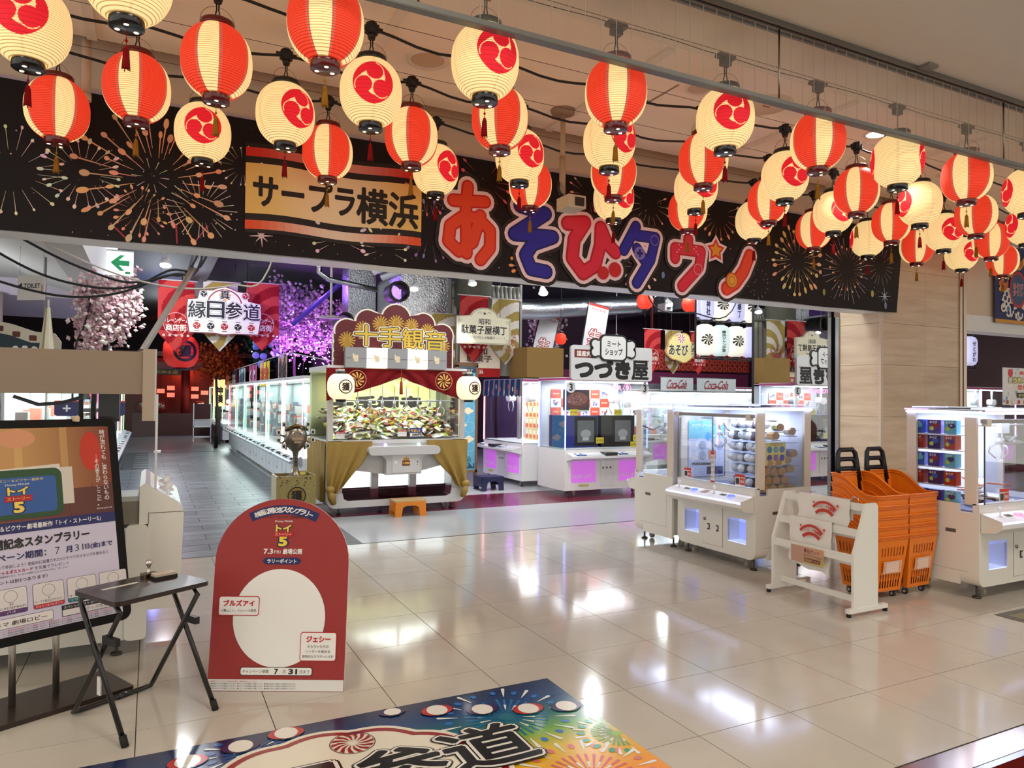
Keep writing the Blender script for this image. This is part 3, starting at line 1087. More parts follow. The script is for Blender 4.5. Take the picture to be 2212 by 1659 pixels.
OR1, OR2, BL1, BL2, RD1, RD2 = S(216, 24, 16), S(244, 70, 26), S(14, 12, 110), S(30, 24, 160), S(196, 6, 34), S(232, 30, 66)
GA = [[(-0.62, 0.55), (0.55, 0.62)], [(-0.10, 0.95), (-0.16, 0.3), (-0.12, -0.75)], [(0.38, 0.25), (0.1, -0.45), (-0.4, -0.72), (-0.78, -0.5), (-0.72, -0.1), (-0.3, 0.15), (0.3, 0.18), (0.75, -0.1), (0.75, -0.55), (0.4, -0.88)]]
GS = [[(-0.55, 0.9), (0.45, 0.78), (-0.75, 0.12), (0.75, 0.16), (-0.05, -0.1), (-0.32, -0.42), (-0.1, -0.78), (0.5, -0.82)]]
GB = [[(-0.85, 0.72), (-0.25, 0.82), (-0.62, 0.25), (-0.68, -0.35), (-0.3, -0.78), (0.12, -0.5), (0.3, 0.15), (0.32, 0.72), (0.55, 0.25), (0.85, 0.0)]]
GT = [[(-0.25, 0.9), (-0.85, 0.1)], [(-0.2, 0.62), (0.75, 0.62), (0.5, -0.1), (-0.2, -0.9)], [(-0.2, 0.2), (0.3, -0.25)]]
GU = [[(-0.02, 0.95), (-0.02, 0.6)], [(-0.75, 0.15), (-0.75, 0.52), (0.72, 0.52), (0.6, -0.1), (-0.35, -0.9)]]
GN = [[(-0.3, -0.82), (0.15, -0.55), (0.55, -0.05), (0.85, 0.6)]]
for nm_, cx, cz, w, h, st, wd, cl in (('a', 2.88, 3.36, 0.60, 0.80, GA, 0.14, (OR1, OR2)), ('so', 3.62, 3.27, 0.62, 0.78, GS, 0.16, (BL1, BL2)), ('bi', 4.35, 3.25, 0.74, 0.70, GB, 0.17, (RD1, RD2)), ('ta', 5.02, 3.25, 0.56, 0.72, GT, 0.14, (BL1, BL2)), ('u', 5.72, 3.22, 0.54, 0.62, GU, 0.15, (RD1, RD2)), ('n', 6.42, 3.22, 0.66, 0.62, GN, 0.18, (OR1, OR2))):
    b = glyph(cx, cz, w, h, st, wd, cl)
    if nm_ == 'n':
        b.star(FB, 6.14, 3.42, 0.19, WH, 10.0, 5, 0.6)
        b.star(FB, 6.14, 3.42, 0.145, S(222, 40, 20), 10.6, 5, 0.55)
        b.star(FB, 6.14, 3.42, 0.10, S(240, 160, 40), 11.2, 5, 0.5)
        for r, c, l in ((0.10, S(206, 90, 20), 11.0), (0.08, S(246, 170, 50), 11.6), (0.055, S(206, 100, 24), 12.2), (0.045, S(246, 176, 60), 12.6)):
            b.disc(FB, 6.40, 3.07, r, c, l)
    if nm_ == 'ta':
        b.disc(FB, 5.0, 3.27, 0.075, S(130, 116, 196), 11.0)
        b.rect(FB, 4.955, 5.045, 3.255, 3.285, S(22, 14, 110), 11.6)
        b.rect(FB, 4.985, 5.015, 3.225, 3.315, S(22, 14, 110), 11.6)
        b.ring(FB, 5.21, 3.44, 0.05, 0.062, S(120, 106, 200), 11.0)
    if nm_ == 'u':
        b.ring(FB, 5.86, 3.16, 0.055, 0.07, S(240, 130, 150), 11.0)
        for q in range(5):
            for s in (-1, 1):
                b.disc(FB, 5.70 + s * (0.1 + 0.03 * abs(q - 2)), 3.40 + 0.03 * (q - 2), 0.009, S(250, 200, 210), 11, None, 8)
    if nm_ == 'bi':
        for (x, z, r) in ((4.50, 3.0, 0.075), (4.66, 3.05, 0.085)):
            b.disc(FB, x, z, r + 0.075, DK, 3)
            b.disc(FB, x, z, r + 0.0375, WH, 4.2)
            b.disc(FB, x, z, r, S(210, 16, 30), 11.0)
    b.build('display_character', bn, PRINT)
for x in (3.42, 6.9, 8.6):
    B().box(x - 0.03, x + 0.03, 6.72, 6.74, 3.93, 3.965, S(120, 110, 116)).tube([(x, 6.725, 3.93), (x, 6.72, 3.88), (x + 0.012, 6.72, 3.86), (x, 6.72, 3.845)], 0.004, S(140, 120, 120)).build('hook', bn, METAL)

# second wave banner over the right bay
FW2 = south((0, 6.735, 0))
wb = thing('wave_banner', 'blue and orange great-wave banner hanging over the right-hand bay', 'banner', (0, 0, 0))
B().box(11.93, 13.9, 6.74, 6.748, 2.86, 4.1, S(30, 40, 96)).build('cloth', wb, vc(0.6, var=0.15, scale=3))
b = B()
b.rect(FW2, 11.93, 13.9, 2.86, 2.92, S(214, 150, 50), 1)
for k in range(70):
    a = random.uniform(0, 2 * PI)
    x, z = random.uniform(12.1, 13.8), random.uniform(3.35, 4.0)
    b.disc(FW2, x, z, random.uniform(0.05, 0.13), random.choice([S(226, 140, 50), S(236, 166, 70), S(200, 100, 36), S(40, 60, 130)]), 1.2 + k * 0.01, random.uniform(0.03, 0.07), 12, a)
for k in range(46):
    x, z = random.uniform(12.0, 13.8), random.uniform(2.98, 3.36)
    b.ring(FW2, x, z, 0.04, 0.075, S(232, 226, 210), 2.0 + k * 0.01, 12, random.uniform(0, 6), random.uniform(6.5, 9))
    b.disc(FW2, x, z, 0.036, random.choice([S(34, 60, 140), S(20, 40, 100), S(60, 110, 170)]), 2.0 + k * 0.01, None, 10)
b.disc(FW2, 12.55, 3.42, 0.24, S(190, 40, 40), 3, 0.3)
b.disc(FW2, 12.55, 3.42, 0.2, S(60, 80, 120), 3.4, 0.25)
b.text(FW2, 'あそび\nタウン', 12.55, 3.42, 0.28, 0.2, S(236, 230, 226), 4, 0.06, ref=0.0)
b.text(FW2, 'あそび\nタウン', 12.55, 3.42, 0.28, 0.2, S(210, 40, 50), 5, 0.02, ref=0.0)
b.build('wave_print', wb, PRINT)

# ================================================================== printed floor mat
def mat_col(y):
    stops = [(3.6, S(10, 22, 70)), (3.38, S(6, 62, 120)), (3.2, S(20, 110, 110)), (3.05, S(110, 170, 50)), (2.88, S(226, 190, 40)), (2.6, S(246, 160, 24)), (2.2, S(230, 90, 30)), (1.9, S(190, 40, 60))]
    for (a, ca), (c, cc) in zip(stops, stops[1:]):
        if y >= c:
            f = (a - y) / (a - c)
            return mixc(ca, cc, max(0, min(1, f)))
    return stops[-1][1]


ft = thing('floor_mat', 'rainbow festival floor sticker with fireworks and big black lettering', 'floor mat')
b = B()
N = 110
for i in range(N):
    ya, yb = 3.6 - 1.7 * (i + 1) / N, 3.6 - 1.7 * i / N
    b.add([(-0.95, ya, 0.003), (2.05, ya, 0.003), (2.05, yb, 0.003), (-0.95, yb, 0.003)], [(0, 1, 2, 3)], mat_col((ya + yb) / 2))
b.box(-0.95, 2.05, 1.9, 3.6, 0.0005, 0.0025, S(30, 30, 40))
b.build('base_sheet', ft, vc(0.22, coat=0.4, var=0.03))
FM = up((0, 0, 0.0032))
b = B()


def mat_burst(cx, cy, r, col, ctr, n=28, y0=-9, k2=0.55):
    b = B()
    for k in range(n):
        a = 2 * PI * k / n
        ca, sa = math.cos(a), math.sin(a)

        def ok(q):
            return -0.94 < cx + q * ca < 2.04 and cy + q * sa < 3.59
        if ok(r):
            b.ray(FM, cx + r * 0.12 * ca, cy + r * 0.12 * sa, cx + r * 0.62 * ca, cy + r * 0.62 * sa, 0.003, 0.014, mixc(col, ctr, 0.4), 0.6)
            if k % 2 == 0:
                b.ray(FM, cx + r * 0.72 * ca, cy + r * 0.72 * sa, cx + r * ca, cy + r * sa, 0.004, 0.02, S(236, 240, 236), 0.8)
                b.disc(FM, cx + r * ca, cy + r * sa, 0.010, S(236, 240, 236), 0.9, None, 10)
                b.ray(FM, cx + r * 0.25 * ca, cy + r * 0.25 * sa, cx + r * 0.42 * ca, cy + r * 0.42 * sa, 0.004, 0.014, S(230, 236, 230), 0.9)
            else:
                b.disc(FM, cx + r * 0.86 * ca, cy + r * 0.86 * sa, 0.022, col, 0.8, 0.016, 12, a)
    b.disc(FM, cx, cy, r * 0.12, ctr, 0.9)
    b.build('firework_print', ft, vc(0.25, coat=0.4, var=0))


mat_burst(1.62, 3.25, 0.34, S(20, 110, 190), S(20, 110, 130), 32)
mat_burst(2.02, 2.87, 0.2, S(40, 150, 90), S(150, 190, 50), 30)
mat_burst(1.70, 2.58, 0.32, S(224, 120, 110), S(206, 40, 40), 32)
mat_burst(0.45, 3.44, 0.22, S(20, 90, 170), S(16, 70, 140), 28)
mat_burst(-0.5, 3.2, 0.3, S(20, 90, 170), S(16, 70, 140), 28)
mat_burst(-0.3, 2.3, 0.3, S(240, 180, 60), S(206, 60, 40), 28)
for k, (x, y) in enumerate(((1.121, 3.545), (1.332, 3.467), (1.545, 3.378), (1.762, 3.285), (1.955, 3.23), (0.60, 3.54), (0.393, 3.496), (0.171, 3.45), (-0.06, 3.4))):
    b = B()
    c = S(60, 20, 90) if k % 2 == 0 else S(190, 24, 30)
    w, h = (0.086, 0.058) if k else (0.07, 0.040)
    b.disc(FM, x, y, w, S(20, 10, 14), 2, h + 0.004)
    b.disc(FM, x, y, w - 0.004, c, 2.5, h)
    b.disc(FM, x, y, w * 0.62, S(240, 236, 228), 3, h)
    b.rect(FM, x - 0.03, x + 0.03, y - h - 0.008, y - h + 0.002, S(40, 16, 10), 3)
    b.build('lantern_print', ft, vc(0.25, coat=0.4, var=0))
b = B()


def cloud(cx, cy, rx, ry, k, col, l, n=120):
    b.poly(FM, [(cx + (rx + k + 0.03 * abs(math.sin(7 * t))) * math.cos(t), cy + (ry + k + 0.03 * abs(math.sin(7 * t))) * math.sin(t)) for t in [2 * PI * i / n for i in range(n)]], col, l)


cloud(0.72, 2.78, 0.66, 0.62, 0.05, S(238, 232, 214), 3.5)
cloud(0.72, 2.78, 0.66, 0.62, 0.025, S(150, 24, 30), 4)
cloud(0.72, 2.78, 0.66, 0.62, -0.01, S(238, 232, 214), 4.5)
for k in range(14):
    a = 2 * PI * k / 14
    b.poly(FM, [(0.856 + q * math.cos(a + d), 3.30 + q * math.sin(a + d)) for q, d in ((0.02, 0), (0.062, 0.05), (0.095, 0.25), (0.098, 0.5), (0.06, 0.28))], S(150, 20, 28), 5.2)
b.ring(FM, 0.856, 3.30, 0.1, 0.104, S(60, 10, 14), 5.2)
for off, c, l in ((0.12, S(20, 12, 14), 6), (0.09, S(240, 236, 226), 6.6), (0.05, S(20, 14, 14), 7.2), (0.03, S(240, 236, 226), 7.8)):
    pass
for ch, cx, cy, rot in (('縁', 0.12, 2.86, 0.0), ('日', 0.52, 2.98, 0.0), ('参', 0.98, 2.985, 0.05), ('道', 1.40, 3.01, 0.0)):
    for off, c, l in ((0.07, S(20, 12, 14), 6), (0.052, S(242, 238, 230), 6.8), (0.022, S(16, 12, 14), 7.6)):
        b.text(FM, ch, cx, cy, 0.40, 0.36, c, l + cx * 0.1, off, rot=rot, ref=0.0)
b.build('crest_lettering', ft, vc(0.25, coat=0.4, var=0))

# small dark mat at the right edge
t = thing('floor_mat', 'small dark brown floor sticker with white cards at the right edge', 'floor mat')
B().box(5.71, 7.3, 2.2, 3.235, 0.0005, 0.0025, S(66, 52, 36)).build('base_sheet', t, vc(0.3, coat=0.3))
b = B()
F2 = up((0, 0, 0.0028))
b.rect(F2, 5.78, 7.2, 2.3, 3.17, S(120, 108, 60), 0.3)
for x, y in ((5.95, 3.02), (6.3, 2.85), (5.9, 2.7)):
    b.rrect(F2, x - 0.1, x + 0.1, y - 0.08, y + 0.08, 0.02, S(232, 228, 220), 1)
    b.text(F2, 'ご注意', x, y, 0.15, 0.05, S(40, 34, 30), 1.6, 0.02)
b.build('card_print', t, vc(0.3, coat=0.3, var=0))

# ================================================================== red arch standee
t = thing('campaign_standee', 'red arched cardboard standee with a white circle and lettering', 'standee', (0.63, 4.072, 0), R(-26.2))
ln = R(7)
vv = Vector((0, math.sin(ln), math.cos(ln)))
FS = Fr((0, 0, 0), X_, vv)


def arch(k, v0):
    pts = [(-0.3685 + k, v0), (0.3685 - k, v0)]
    for i in range(25):
        a = PI * i / 24
        pts.append(((0.3685 - k) * math.cos(a), 0.685 + (0.345 - k) * math.sin(a)))
    return pts


def slab(fr, pts, th, col, edge):
    b = B()
    n = len(pts)
    f = [fr(a, c, 0) for a, c in pts]
    k = [p - fr.n * th for p in f]
    b.add(f + k, [tuple(range(n)), tuple(range(2 * n - 1, n - 1, -1))], col)
    b.add(f + k, [(i, n + i, n + (i + 1) % n, (i + 1) % n) for i in range(n)], edge)
    return b


slab(FS, arch(0, 0.0), 0.012, S(156, 44, 42), S(226, 222, 214)).build('board', t, vc(0.5, var=0.03))
b = B()
b.rect(FS, -0.366, 0.366, 0.003, 0.062, S(226, 224, 222), 1)
W1, NAV, INK = S(240, 238, 234), S(26, 36, 96), S(34, 30, 34)
b.disc(FS, 0.0, 0.385, 0.252, W1, 1, 0.262, 48)
# curved ribbon with the campaign title
for i in range(16):
    a0, a1 = R(90 + 27 - 54 * i / 16), R(90 + 27 - 54 * (i + 1) / 16)
    b.poly(FS, [(q * math.cos(a), 0.56 + q * math.sin(a)) for q, a in ((0.385, a0), (0.435, a0), (0.435, a1), (0.385, a1))][::-1], NAV, 1)
tt = '映画公開記念スタンプラリー'
for i, ch in enumerate(tt):
    a = R(90 + 23 - 46 * (i + 0.5) / len(tt))
    b.text(FS, ch, 0.41 * math.cos(a), 0.56 + 0.41 * math.sin(a), 0 if ch != 'ー' else 0.022, 0.03 if ch != 'ー' else 0.006, W1, 2, 0.03, rot=a - PI / 2)
b.text(FS, 'ディズニー＆ピクサー劇場最新作', 0, 0.930, 0.225, 0.017, INK, 1.5, 0.03)
b.text(FS, 'Disney PIXAR', 0, 0.905, 0.10, 0.014, W1, 1.5, 0.02)
for off, c, l in ((0.13, NAV, 1.5), (0.05, S(240, 210, 60), 2.5)):
    b.text(FS, 'トイ', 0, 0.868, 0.082, 0.036, c, l, off, ref=0.0)
    b.text(FS, '5', 0, 0.797, 0.040, 0.048, c, l, off, ref=0.0)
b.poly(FS, [(-0.055, 0.822), (0.05, 0.822), (0.055, 0.848), (-0.05, 0.848)], S(190, 30, 30), 2.8)
b.text(FS, 'ストーリー', 0, 0.835, 0.088, 0.017, S(240, 230, 200), 3.6, 0.04)
b.text(FS, '7.3', -0.078, 0.742, 0.05, 0.026, W1, 1.5, 0.03)
b.text(FS, 'FRI', -0.028, 0.739, 0.034, 0.018, W1, 1.5, 0.01)
b.text(FS, '劇場公開', 0.055, 0.742, 0.105, 0.028, W1, 1.5, 0.03)
b.poly(FS, [(-0.108, 0.69), (-0.09, 0.672), (0.09, 0.672), (0.108, 0.69), (0.09, 0.708), (-0.09, 0.708)], NAV, 1.5)
b.text(FS, 'ラリーポイント', 0, 0.69, 0.16, 0.022, W1, 2.5, 0.03)
PK = S(196, 40, 56)
for (cx, cy, w, h, head, lines) in ((-0.222, 0.448, 0.215, 0.096, 'ブルズアイ', ['人懐っこい、ジェシーの愛馬']), (0.222, 0.236, 0.19, 0.145, 'ジェシー', ['おもちゃたちの', 'リーダーを務める', '情熱的なカウガール人形'])):
    b.rrect(FS, cx - w / 2 - 0.004, cx + w / 2 + 0.004, cy - h / 2 - 0.004, cy + h / 2 + 0.004, 0.014, PK, 2.2)
    b.rrect(FS, cx - w / 2, cx + w / 2, cy - h / 2, cy + h / 2, 0.012, W1, 3)
    b.text(FS, head, cx, cy + h / 2 - 0.033, w * 0.78 if len(head) > 4 else w * 0.68, 0.03, PK, 4, 0.05)
    for q, ln_ in enumerate(lines):
        b.text(FS, ln_, cx, cy + h / 2 - 0.072 - 0.026 * q, min(w * 0.9, 0.0165 * len(ln_)), 0.015, INK, 4, 0.01)
b.rrect(FS, -0.195, 0.195, 0.083, 0.127, 0.012, INK, 1.5)
b.rrect(FS, -0.192, 0.192, 0.086, 0.124, 0.011, W1, 2.2)
b.text(FS, 'キャンペーン期間', -0.112, 0.105, 0.14, 0.018, INK, 3, 0.02)
b.text(FS, '7', 0.0, 0.105, 0.018, 0.026, INK, 3, 0.04)
b.text(FS, '月', 0.042, 0.104, 0.016, 0.018, INK, 3, 0.01)
b.text(FS, '31', 0.09, 0.105, 0.044, 0.026, INK, 3, 0.04)
b.text(FS, '日まで', 0.155, 0.104, 0.052, 0.018, INK, 3, 0.02)
for k in range(4):
    b.text(FS, '【注意事項】スタンプラリーにご参加される際は、係員の指示に従ってください。' if k == 0 else '●台紙はなくなり次第終了となります。●スタンプ台の移動はご遠慮ください。●内容は予告なく変更となる場合がございます。', -0.36 + (0.13 if k == 0 else 0.24), 0.052 - 0.012 * k, 0.26 if k == 0 else 0.46, 0.0075, PK if k == 0 else INK, 2, 0.0)
b.build('printed_face', t, PRINT)
B().add([(-0.05, 0.012, 0.0), (0.05, 0.012, 0.0), (0.05, 0.11, 0.62), (-0.05, 0.11, 0.62), (-0.05, 0.30, 0.0), (0.05, 0.30, 0.0)], [(0, 1, 2, 3), (4, 3, 2, 5), (0, 3, 4), (1, 5, 2)], S(200, 190, 170)).build('rear_strut', t, MATTE)

# ================================================================== poster stand
t = thing('poster_stand', 'black-framed poster stand with two steel poles on a dark base', 'poster stand', (-0.41, 4.464, 0), R(25.85))
B().prism(rr(-1.0, 0.30, -0.20, 0.16, 0.01), 'z', 0.0, 0.025, S(44, 28, 22)).build('base_plate', t, vc(0.35, coat=0.2, var=0.15, scale=6))
for x in (-0.2, 0.0):
    B().cyl((x, 0.02, 0.025), (x, 0.05, 0.62), 0.0165, S(190, 186, 180), 14).build('pole', t, BRUSH)
a = R(13)
FP = Fr((0, -0.04, 0.42), X_, Vector((0, math.sin(a), math.cos(a))))
fb = slab(FP, rr(-0.47, 0.348, -0.073, 1.065, 0.05), 0.03, S(16, 15, 16), S(20, 19, 20))
fb.build('frame', t, vc(0.6, var=0, spec=0.2))
sheet = B().rect(FP, -0.425, 0.303, -0.028, 1.02, S(206, 200, 222), 0.8).build('poster_sheet', t, PRINT)
b = B()
L0 = -0.425
# warm picture: toy-box room drawn only as plain colour fields
for i in range(40):
    f = i / 40
    x0, x1 = L0 + 0.728 * f, L0 + 0.728 * (f + 1 / 40)
    c = mixc(S(196, 150, 90), S(120, 44, 30), max(0, f - 0.35) / 0.65)
    if i in (3, 4, 5, 14, 15, 26, 27):
        c = mixc(c, S(226, 190, 120), 0.35)
    b.rect(FP, x0, x1, 0.68, 1.02, c, 1)
for i in range(20):
    f = i / 20
    b.rect(FP, L0 + 0.728 * f, L0 + 0.728 * (f + 1 / 20), 0.53, 0.70, mixc(S(120, 70, 56), S(88, 44, 40), f), 1.1)
for x in (-0.3, -0.1, 0.08, 0.24):
    b.ray(FP, x, 0.53, x * 0.8, 0.70, 0.003, 0.002, S(70, 34, 30), 1.3)
b.disc(FP, 0.20, 0.88, 0.055, S(196, 50, 24), 1.4, 0.11)
b.disc(FP, -0.16, 0.965, 0.09, S(214, 150, 110), 1.4, 0.05)
b.rect(FP, -0.40, -0.30, 0.60, 0.78, S(206, 196, 184), 1.5)
b.rect(FP, -0.02, 0.10, 0.60, 0.80, S(214, 206, 194), 1.5)
b.poly(FP, [(-0.36, 0.66), (0.04, 0.70), (0.04, 0.82), (-0.36, 0.80)], S(222, 214, 200), 1.6)
# plain green-edged tablet carrying the title
b.rrect(FP, -0.375, 0.045, 0.545, 0.80, 0.04, S(40, 78, 44), 2)
b.rrect(FP, -0.345, 0.015, 0.57, 0.76, 0.02, S(50, 92, 160), 2.6)
b.text(FP, 'ディズニー＆ピクサー最新作', -0.165, 0.745, 0.24, 0.014, S(240, 220, 110), 3.2, 0.03)
b.text(FP, 'Disney PIXAR', -0.165, 0.722, 0.11, 0.013, W1, 3.2, 0.01)
for off, c, l in ((0.12, NAV, 3.2), (0.05, S(240, 214, 90), 4)):
    b.text(FP, 'トイ', -0.165, 0.69, 0.09, 0.038, c, l, off, ref=0.0)
    b.text(FP, '5', -0.165, 0.605, 0.04, 0.05, c, l, off, ref=0.0)
b.poly(FP, [(-0.23, 0.635), (-0.105, 0.635), (-0.10, 0.665), (-0.225, 0.665)], S(180, 30, 36), 4.4)
b.text(FP, 'ストーリー', -0.165, 0.65, 0.10, 0.018, S(244, 226, 120), 5, 0.04)
b.text(FP, '時\nが\n流\nれ\nて\nも\n、\n変\nわ\nら\nな\nい\nも\nの', 0.268, 0.80, 0.027, 0.40, W1, 2, 0.01, line=0.95)
b.text(FP, '｜\nそ\nの\n答\nえ\nが\n、\nこ\nこ\nに\n。', 0.228, 0.715, 0.024, 0.29, W1, 2, 0.01, line=0.95)
b.text(FP, 'disney.jp/toy5', 0.25, 0.555, 0.08, 0.010, W1, 2, 0.01)
b.rect(FP, L0, 0.303, 0.475, 0.53, S(34, 38, 98), 1.6)
b.text(FP, 'ディズニー＆ピクサー劇場最新作「トイ・ストーリー5」', -0.075, 0.503, 0.60, 0.028, W1, 2.4, 0.02)
b.text(FP, '映画公開記念スタンプラリー', -0.13, 0.425, 0.58, 0.050, INK, 2, 0.045)
b.text(FP, 'キャンペーン期間：', -0.225, 0.358, 0.34, 0.036, S(40, 40, 90), 2, 0.03)
b.text(FP, '7', 0.0, 0.358, 0.022, 0.036, INK, 2, -0.01)
b.text(FP, '月', 0.055, 0.356, 0.03, 0.032, S(40, 40, 90), 2, 0.03)
b.text(FP, '31', 0.105, 0.358, 0.042, 0.034, INK, 2, -0.01)
b.text(FP, '日(金)まで', 0.205, 0.356, 0.14, 0.032, S(40, 40, 90), 2, 0.03)
b.text(FP, 'シートを手に入れて参加しよう！施設内に設置された5つすべてのスタンプを集めると', -0.07, 0.312, 0.64, 0.018, S(50, 46, 80), 2, 0.02)
b.text(FP, 'ディズニースペシャルポストカード', -0.26, 0.285, 0.28, 0.019, S(170, 50, 80), 2, 0.03)
b.text(FP, 'を先着でプレゼント', -0.03, 0.285, 0.16, 0.018, S(50, 46, 80), 2, 0.02)
b.text(FP, '※スペシャルポストカードは数量限定となり、なくなり次第終了となりますので予めご了承ください。', -0.17, 0.265, 0.44, 0.010, S(50, 46, 80), 2, 0.0)
b.text(FP, '（ラリーポイントは計5つあります）', -0.22, 0.238, 0.33, 0.020, INK, 2, 0.01)
for k, (x, c, top, nm) in enumerate(((-0.39, S(60, 90, 60), '3F', 'ウッディ'), (-0.225, S(90, 50, 110), '3F\nACADEMIAF!', 'バズ'), (-0.055, S(190, 50, 60), '6F\nサープラ横浜あそびタウン', 'ジェシー&ブルズアイ'), (0.105, S(40, 110, 120), '3F\nキッズパーク', 'リリーパッド'), (0.265, S(80, 60, 40), '5F', 'ボニー'))):
    w = 0.145
    b.rrect(FP, x - w / 2, x + w / 2, 0.078, 0.205, 0.012, S(70, 70, 90), 1.8)
    b.rrect(FP, x - w / 2 + 0.002, x + w / 2 - 0.002, 0.080, 0.203, 0.011, S(222, 216, 216), 2.2)
    b.ring(FP, x, 0.165, 0.028, 0.0295, S(60, 60, 60), 2.8)
    b.rect(FP, x - w / 2 + 0.002, x + w / 2 - 0.002, 0.080, 0.100, c, 2.8)
    b.text(FP, top, x, 0.118, 0.0 if '\n' not in top else w * 0.9, 0.026 if '\n' in top else 0.012, INK, 2.8, 0.0)
    b.text(FP, nm, x, 0.090, min(w * 0.85, 0.02 * len(nm)), 0.012, W1, 3.4, 0.02)
b.rrect(FP, -0.42, -0.04, 0.012, 0.062, 0.008, S(60, 60, 80), 1.8)
b.rrect(FP, -0.418, -0.042, 0.014, 0.060, 0.007, S(228, 222, 220), 2.2)
b.text(FP, 'シネマ 劇場ロビー', -0.2, 0.035, 0.26, 0.022, INK, 2.8, 0.01)
b.rect(FP, 0.0, 0.29, 0.012, 0.07, S(30, 30, 36), 1.8)
b.rect(FP, 0.003, 0.287, 0.015, 0.046, S(222, 216, 216), 2.4)
b.text(FP, 'スペシャルポストカード配布場所', 0.13, 0.058, 0.24, 0.014, W1, 2.6, 0.02)
b.text(FP, 'グッズ売場', 0.17, 0.031, 0.11, 0.018, INK, 3, 0.01)
for k in range(3):
    b.text(FP, '【注意事項】●スタンプラリーにご参加の際は周囲の方にご配慮ください。●景品はなくなり次第終了となります。●内容は変更になる場合があります。', -0.06, 0.002 - 0.011 * k, 0.68, 0.008, PK if k == 0 else INK, 2, 0.0)
b.build('poster_print', sheet, PRINT)
B().prism(rr(0.12, 0.145, 1.445, 1.475, 0.005), 'y', 0.165, 0.215, S(214, 190, 160)).build('clip', t, SATIN)

# ================================================================== folding table and stamp
t = thing('folding_table', 'small dark brown folding table with black tube legs', 'table', (-0.015, 4.075, 0), R(30.9))
B().prism(rr(-0.245, 0.245, -0.193, 0.193, 0.03), 'z', 0.620, 0.642, S(48, 32, 27), S(40, 22, 18)).build('table_top', t, vc(0.3, coat=0.25, var=0.12, scale=10))
LG = vc(0.3, coat=0.3, var=0)
K0 = S(17, 16, 18)
# frame whose bottom bar lies on the floor at the back
pts = [(-0.2, -0.03, 0.612), (-0.2, -0.11, 0.606), (-0.2, -0.15, 0.575), (-0.2, 0.22, 0.06), (-0.2, 0.25, 0.022), (-0.17, 0.265, 0.014), (0, 0.265, 0.014), (0.17, 0.265, 0.014), (0.2, 0.25, 0.022), (0.2, 0.22, 0.06), (0.2, -0.15, 0.575), (0.2, -0.11, 0.606), (0.2, -0.03, 0.612)]
B().tube(pts, 0.0125, K0, 10).build('rear_leg_frame', t, LG)
for sx in (-1, 1):
    x = 0.232 * sx
    lg = B().tube([(x, -0.262, 0.012), (x, 0.12, 0.56), (x * 0.99, 0.15, 0.598), (x * 0.9, 0.13, 0.612)], 0.0125, K0, 10).build('leg', t, LG)
    B().cyl((x, -0.270, 0.0), (x, -0.244, 0.045), 0.0165, K0, 10).build('rubber_foot', lg, vc(0.7))
    B().box(0.206 * sx - 0.012, 0.206 * sx + 0.012, -0.145, -0.03, 0.42, 0.455, K0).build('leg_clip', t, SATIN)
B().cyl((-0.232, 0.13, 0.612), (0.232, 0.13, 0.612), 0.011, K0, 10).build('top_bar', t, LG)
B().cyl((0.03, 0.265, 0.014), (0.075, 0.265, 0.014), 0.0155, K0, 10).build('collar', t, LG)
B().box(-0.2395, -0.2455, -0.075, -0.045, 0.19, 0.275, S(220, 218, 214)).build('sticker', t, MATTE)
s = thing('stamp_set', 'clear-knobbed rubber stamp lying beside an ink pad on the table', 'stamp', (0.085, 4.225, 0.642), R(24))
B().prism(rr(-0.075, 0.045, -0.05, 0.02, 0.008), 'z', 0.0, 0.014, S(20, 18, 18)).prism(rr(-0.07, 0.04, -0.045, 0.015, 0.008), 'z', 0.014, 0.026, S(196, 178, 160)).build('ink_pad', s, SATIN)
B().prism(rr(-0.095, -0.02, 0.03, 0.085, 0.01), 'z', 0.0, 0.02, S(120, 100, 80)).build('stamp_base', s, METAL)
B().lathe([(0.001, 0.02), (0.016, 0.02), (0.009, 0.03), (0.008, 0.055), (0.012, 0.06)], S(214, 206, 196), (-0.06, 0.057, 0)).ball((-0.06, 0.057, 0.073), 0.018, S(226, 220, 214)).build('knob', s, vc(0.1, metal=0.8))
o = B().box(-0.09, 0.09, -0.012, 0.012, 0, 0.0012, S(222, 216, 210)).build('paper_strip', None, MATTE)
o.location = (-0.118, 4.10, 0.6425)
o.rotation_euler = (0, 0, R(31))
tag(o, 'narrow white paper strip lying along the edge of the brown table', 'paper')

# ================================================================== bag rack
t = thing('bag_rack', 'white three-rail bag rack with sloped sides on flat feet', 'rack', (4.66, 4.04, 0), R(-90))
WM = vc(0.4, var=0.02)
WR = S(232, 230, 224)
prof = [(0.02, 0.06), (0.29, 0.06), (0.29, 0.80), (0.27, 0.83), (0.17, 0.83), (0.155, 0.82), (0.02, 0.457)]
for sx in (-1, 1):
    x0 = 0.385 * sx
    B().prism(prof, 'x', x0 - 0.011, x0 + 0.011, WR).build('side_panel', t, WM)
    ft_ = B().box(x0 - 0.018, x0 + 0.018, -0.035, 0.395, 0.028, 0.06, WR).build('foot_bar', t, WM)
    for yy in (-0.03, 0.375):
        B().box(x0 - 0.014, x0 + 0.014, yy, yy + 0.02, 0.0, 0.028, BLACK).build('foot_pad', ft_, MATTE)
for (y, z0, z1, nm) in ((0.165, 0.768, 0.822, 'rail'), (0.093, 0.58, 0.636, 'rail'), (0.022, 0.395, 0.455, 'rail'), (0.255, 0.72, 0.765, 'rear_rail'), (0.20, 0.54, 0.585, 'rear_rail'), (0.14, 0.345, 0.39, 'rear_rail'), (0.10, 0.085, 0.13, 'low_rail')):
    B().box(-0.375, 0.375, y, y + 0.014, z0, z1, WR).build(nm, t, WM)
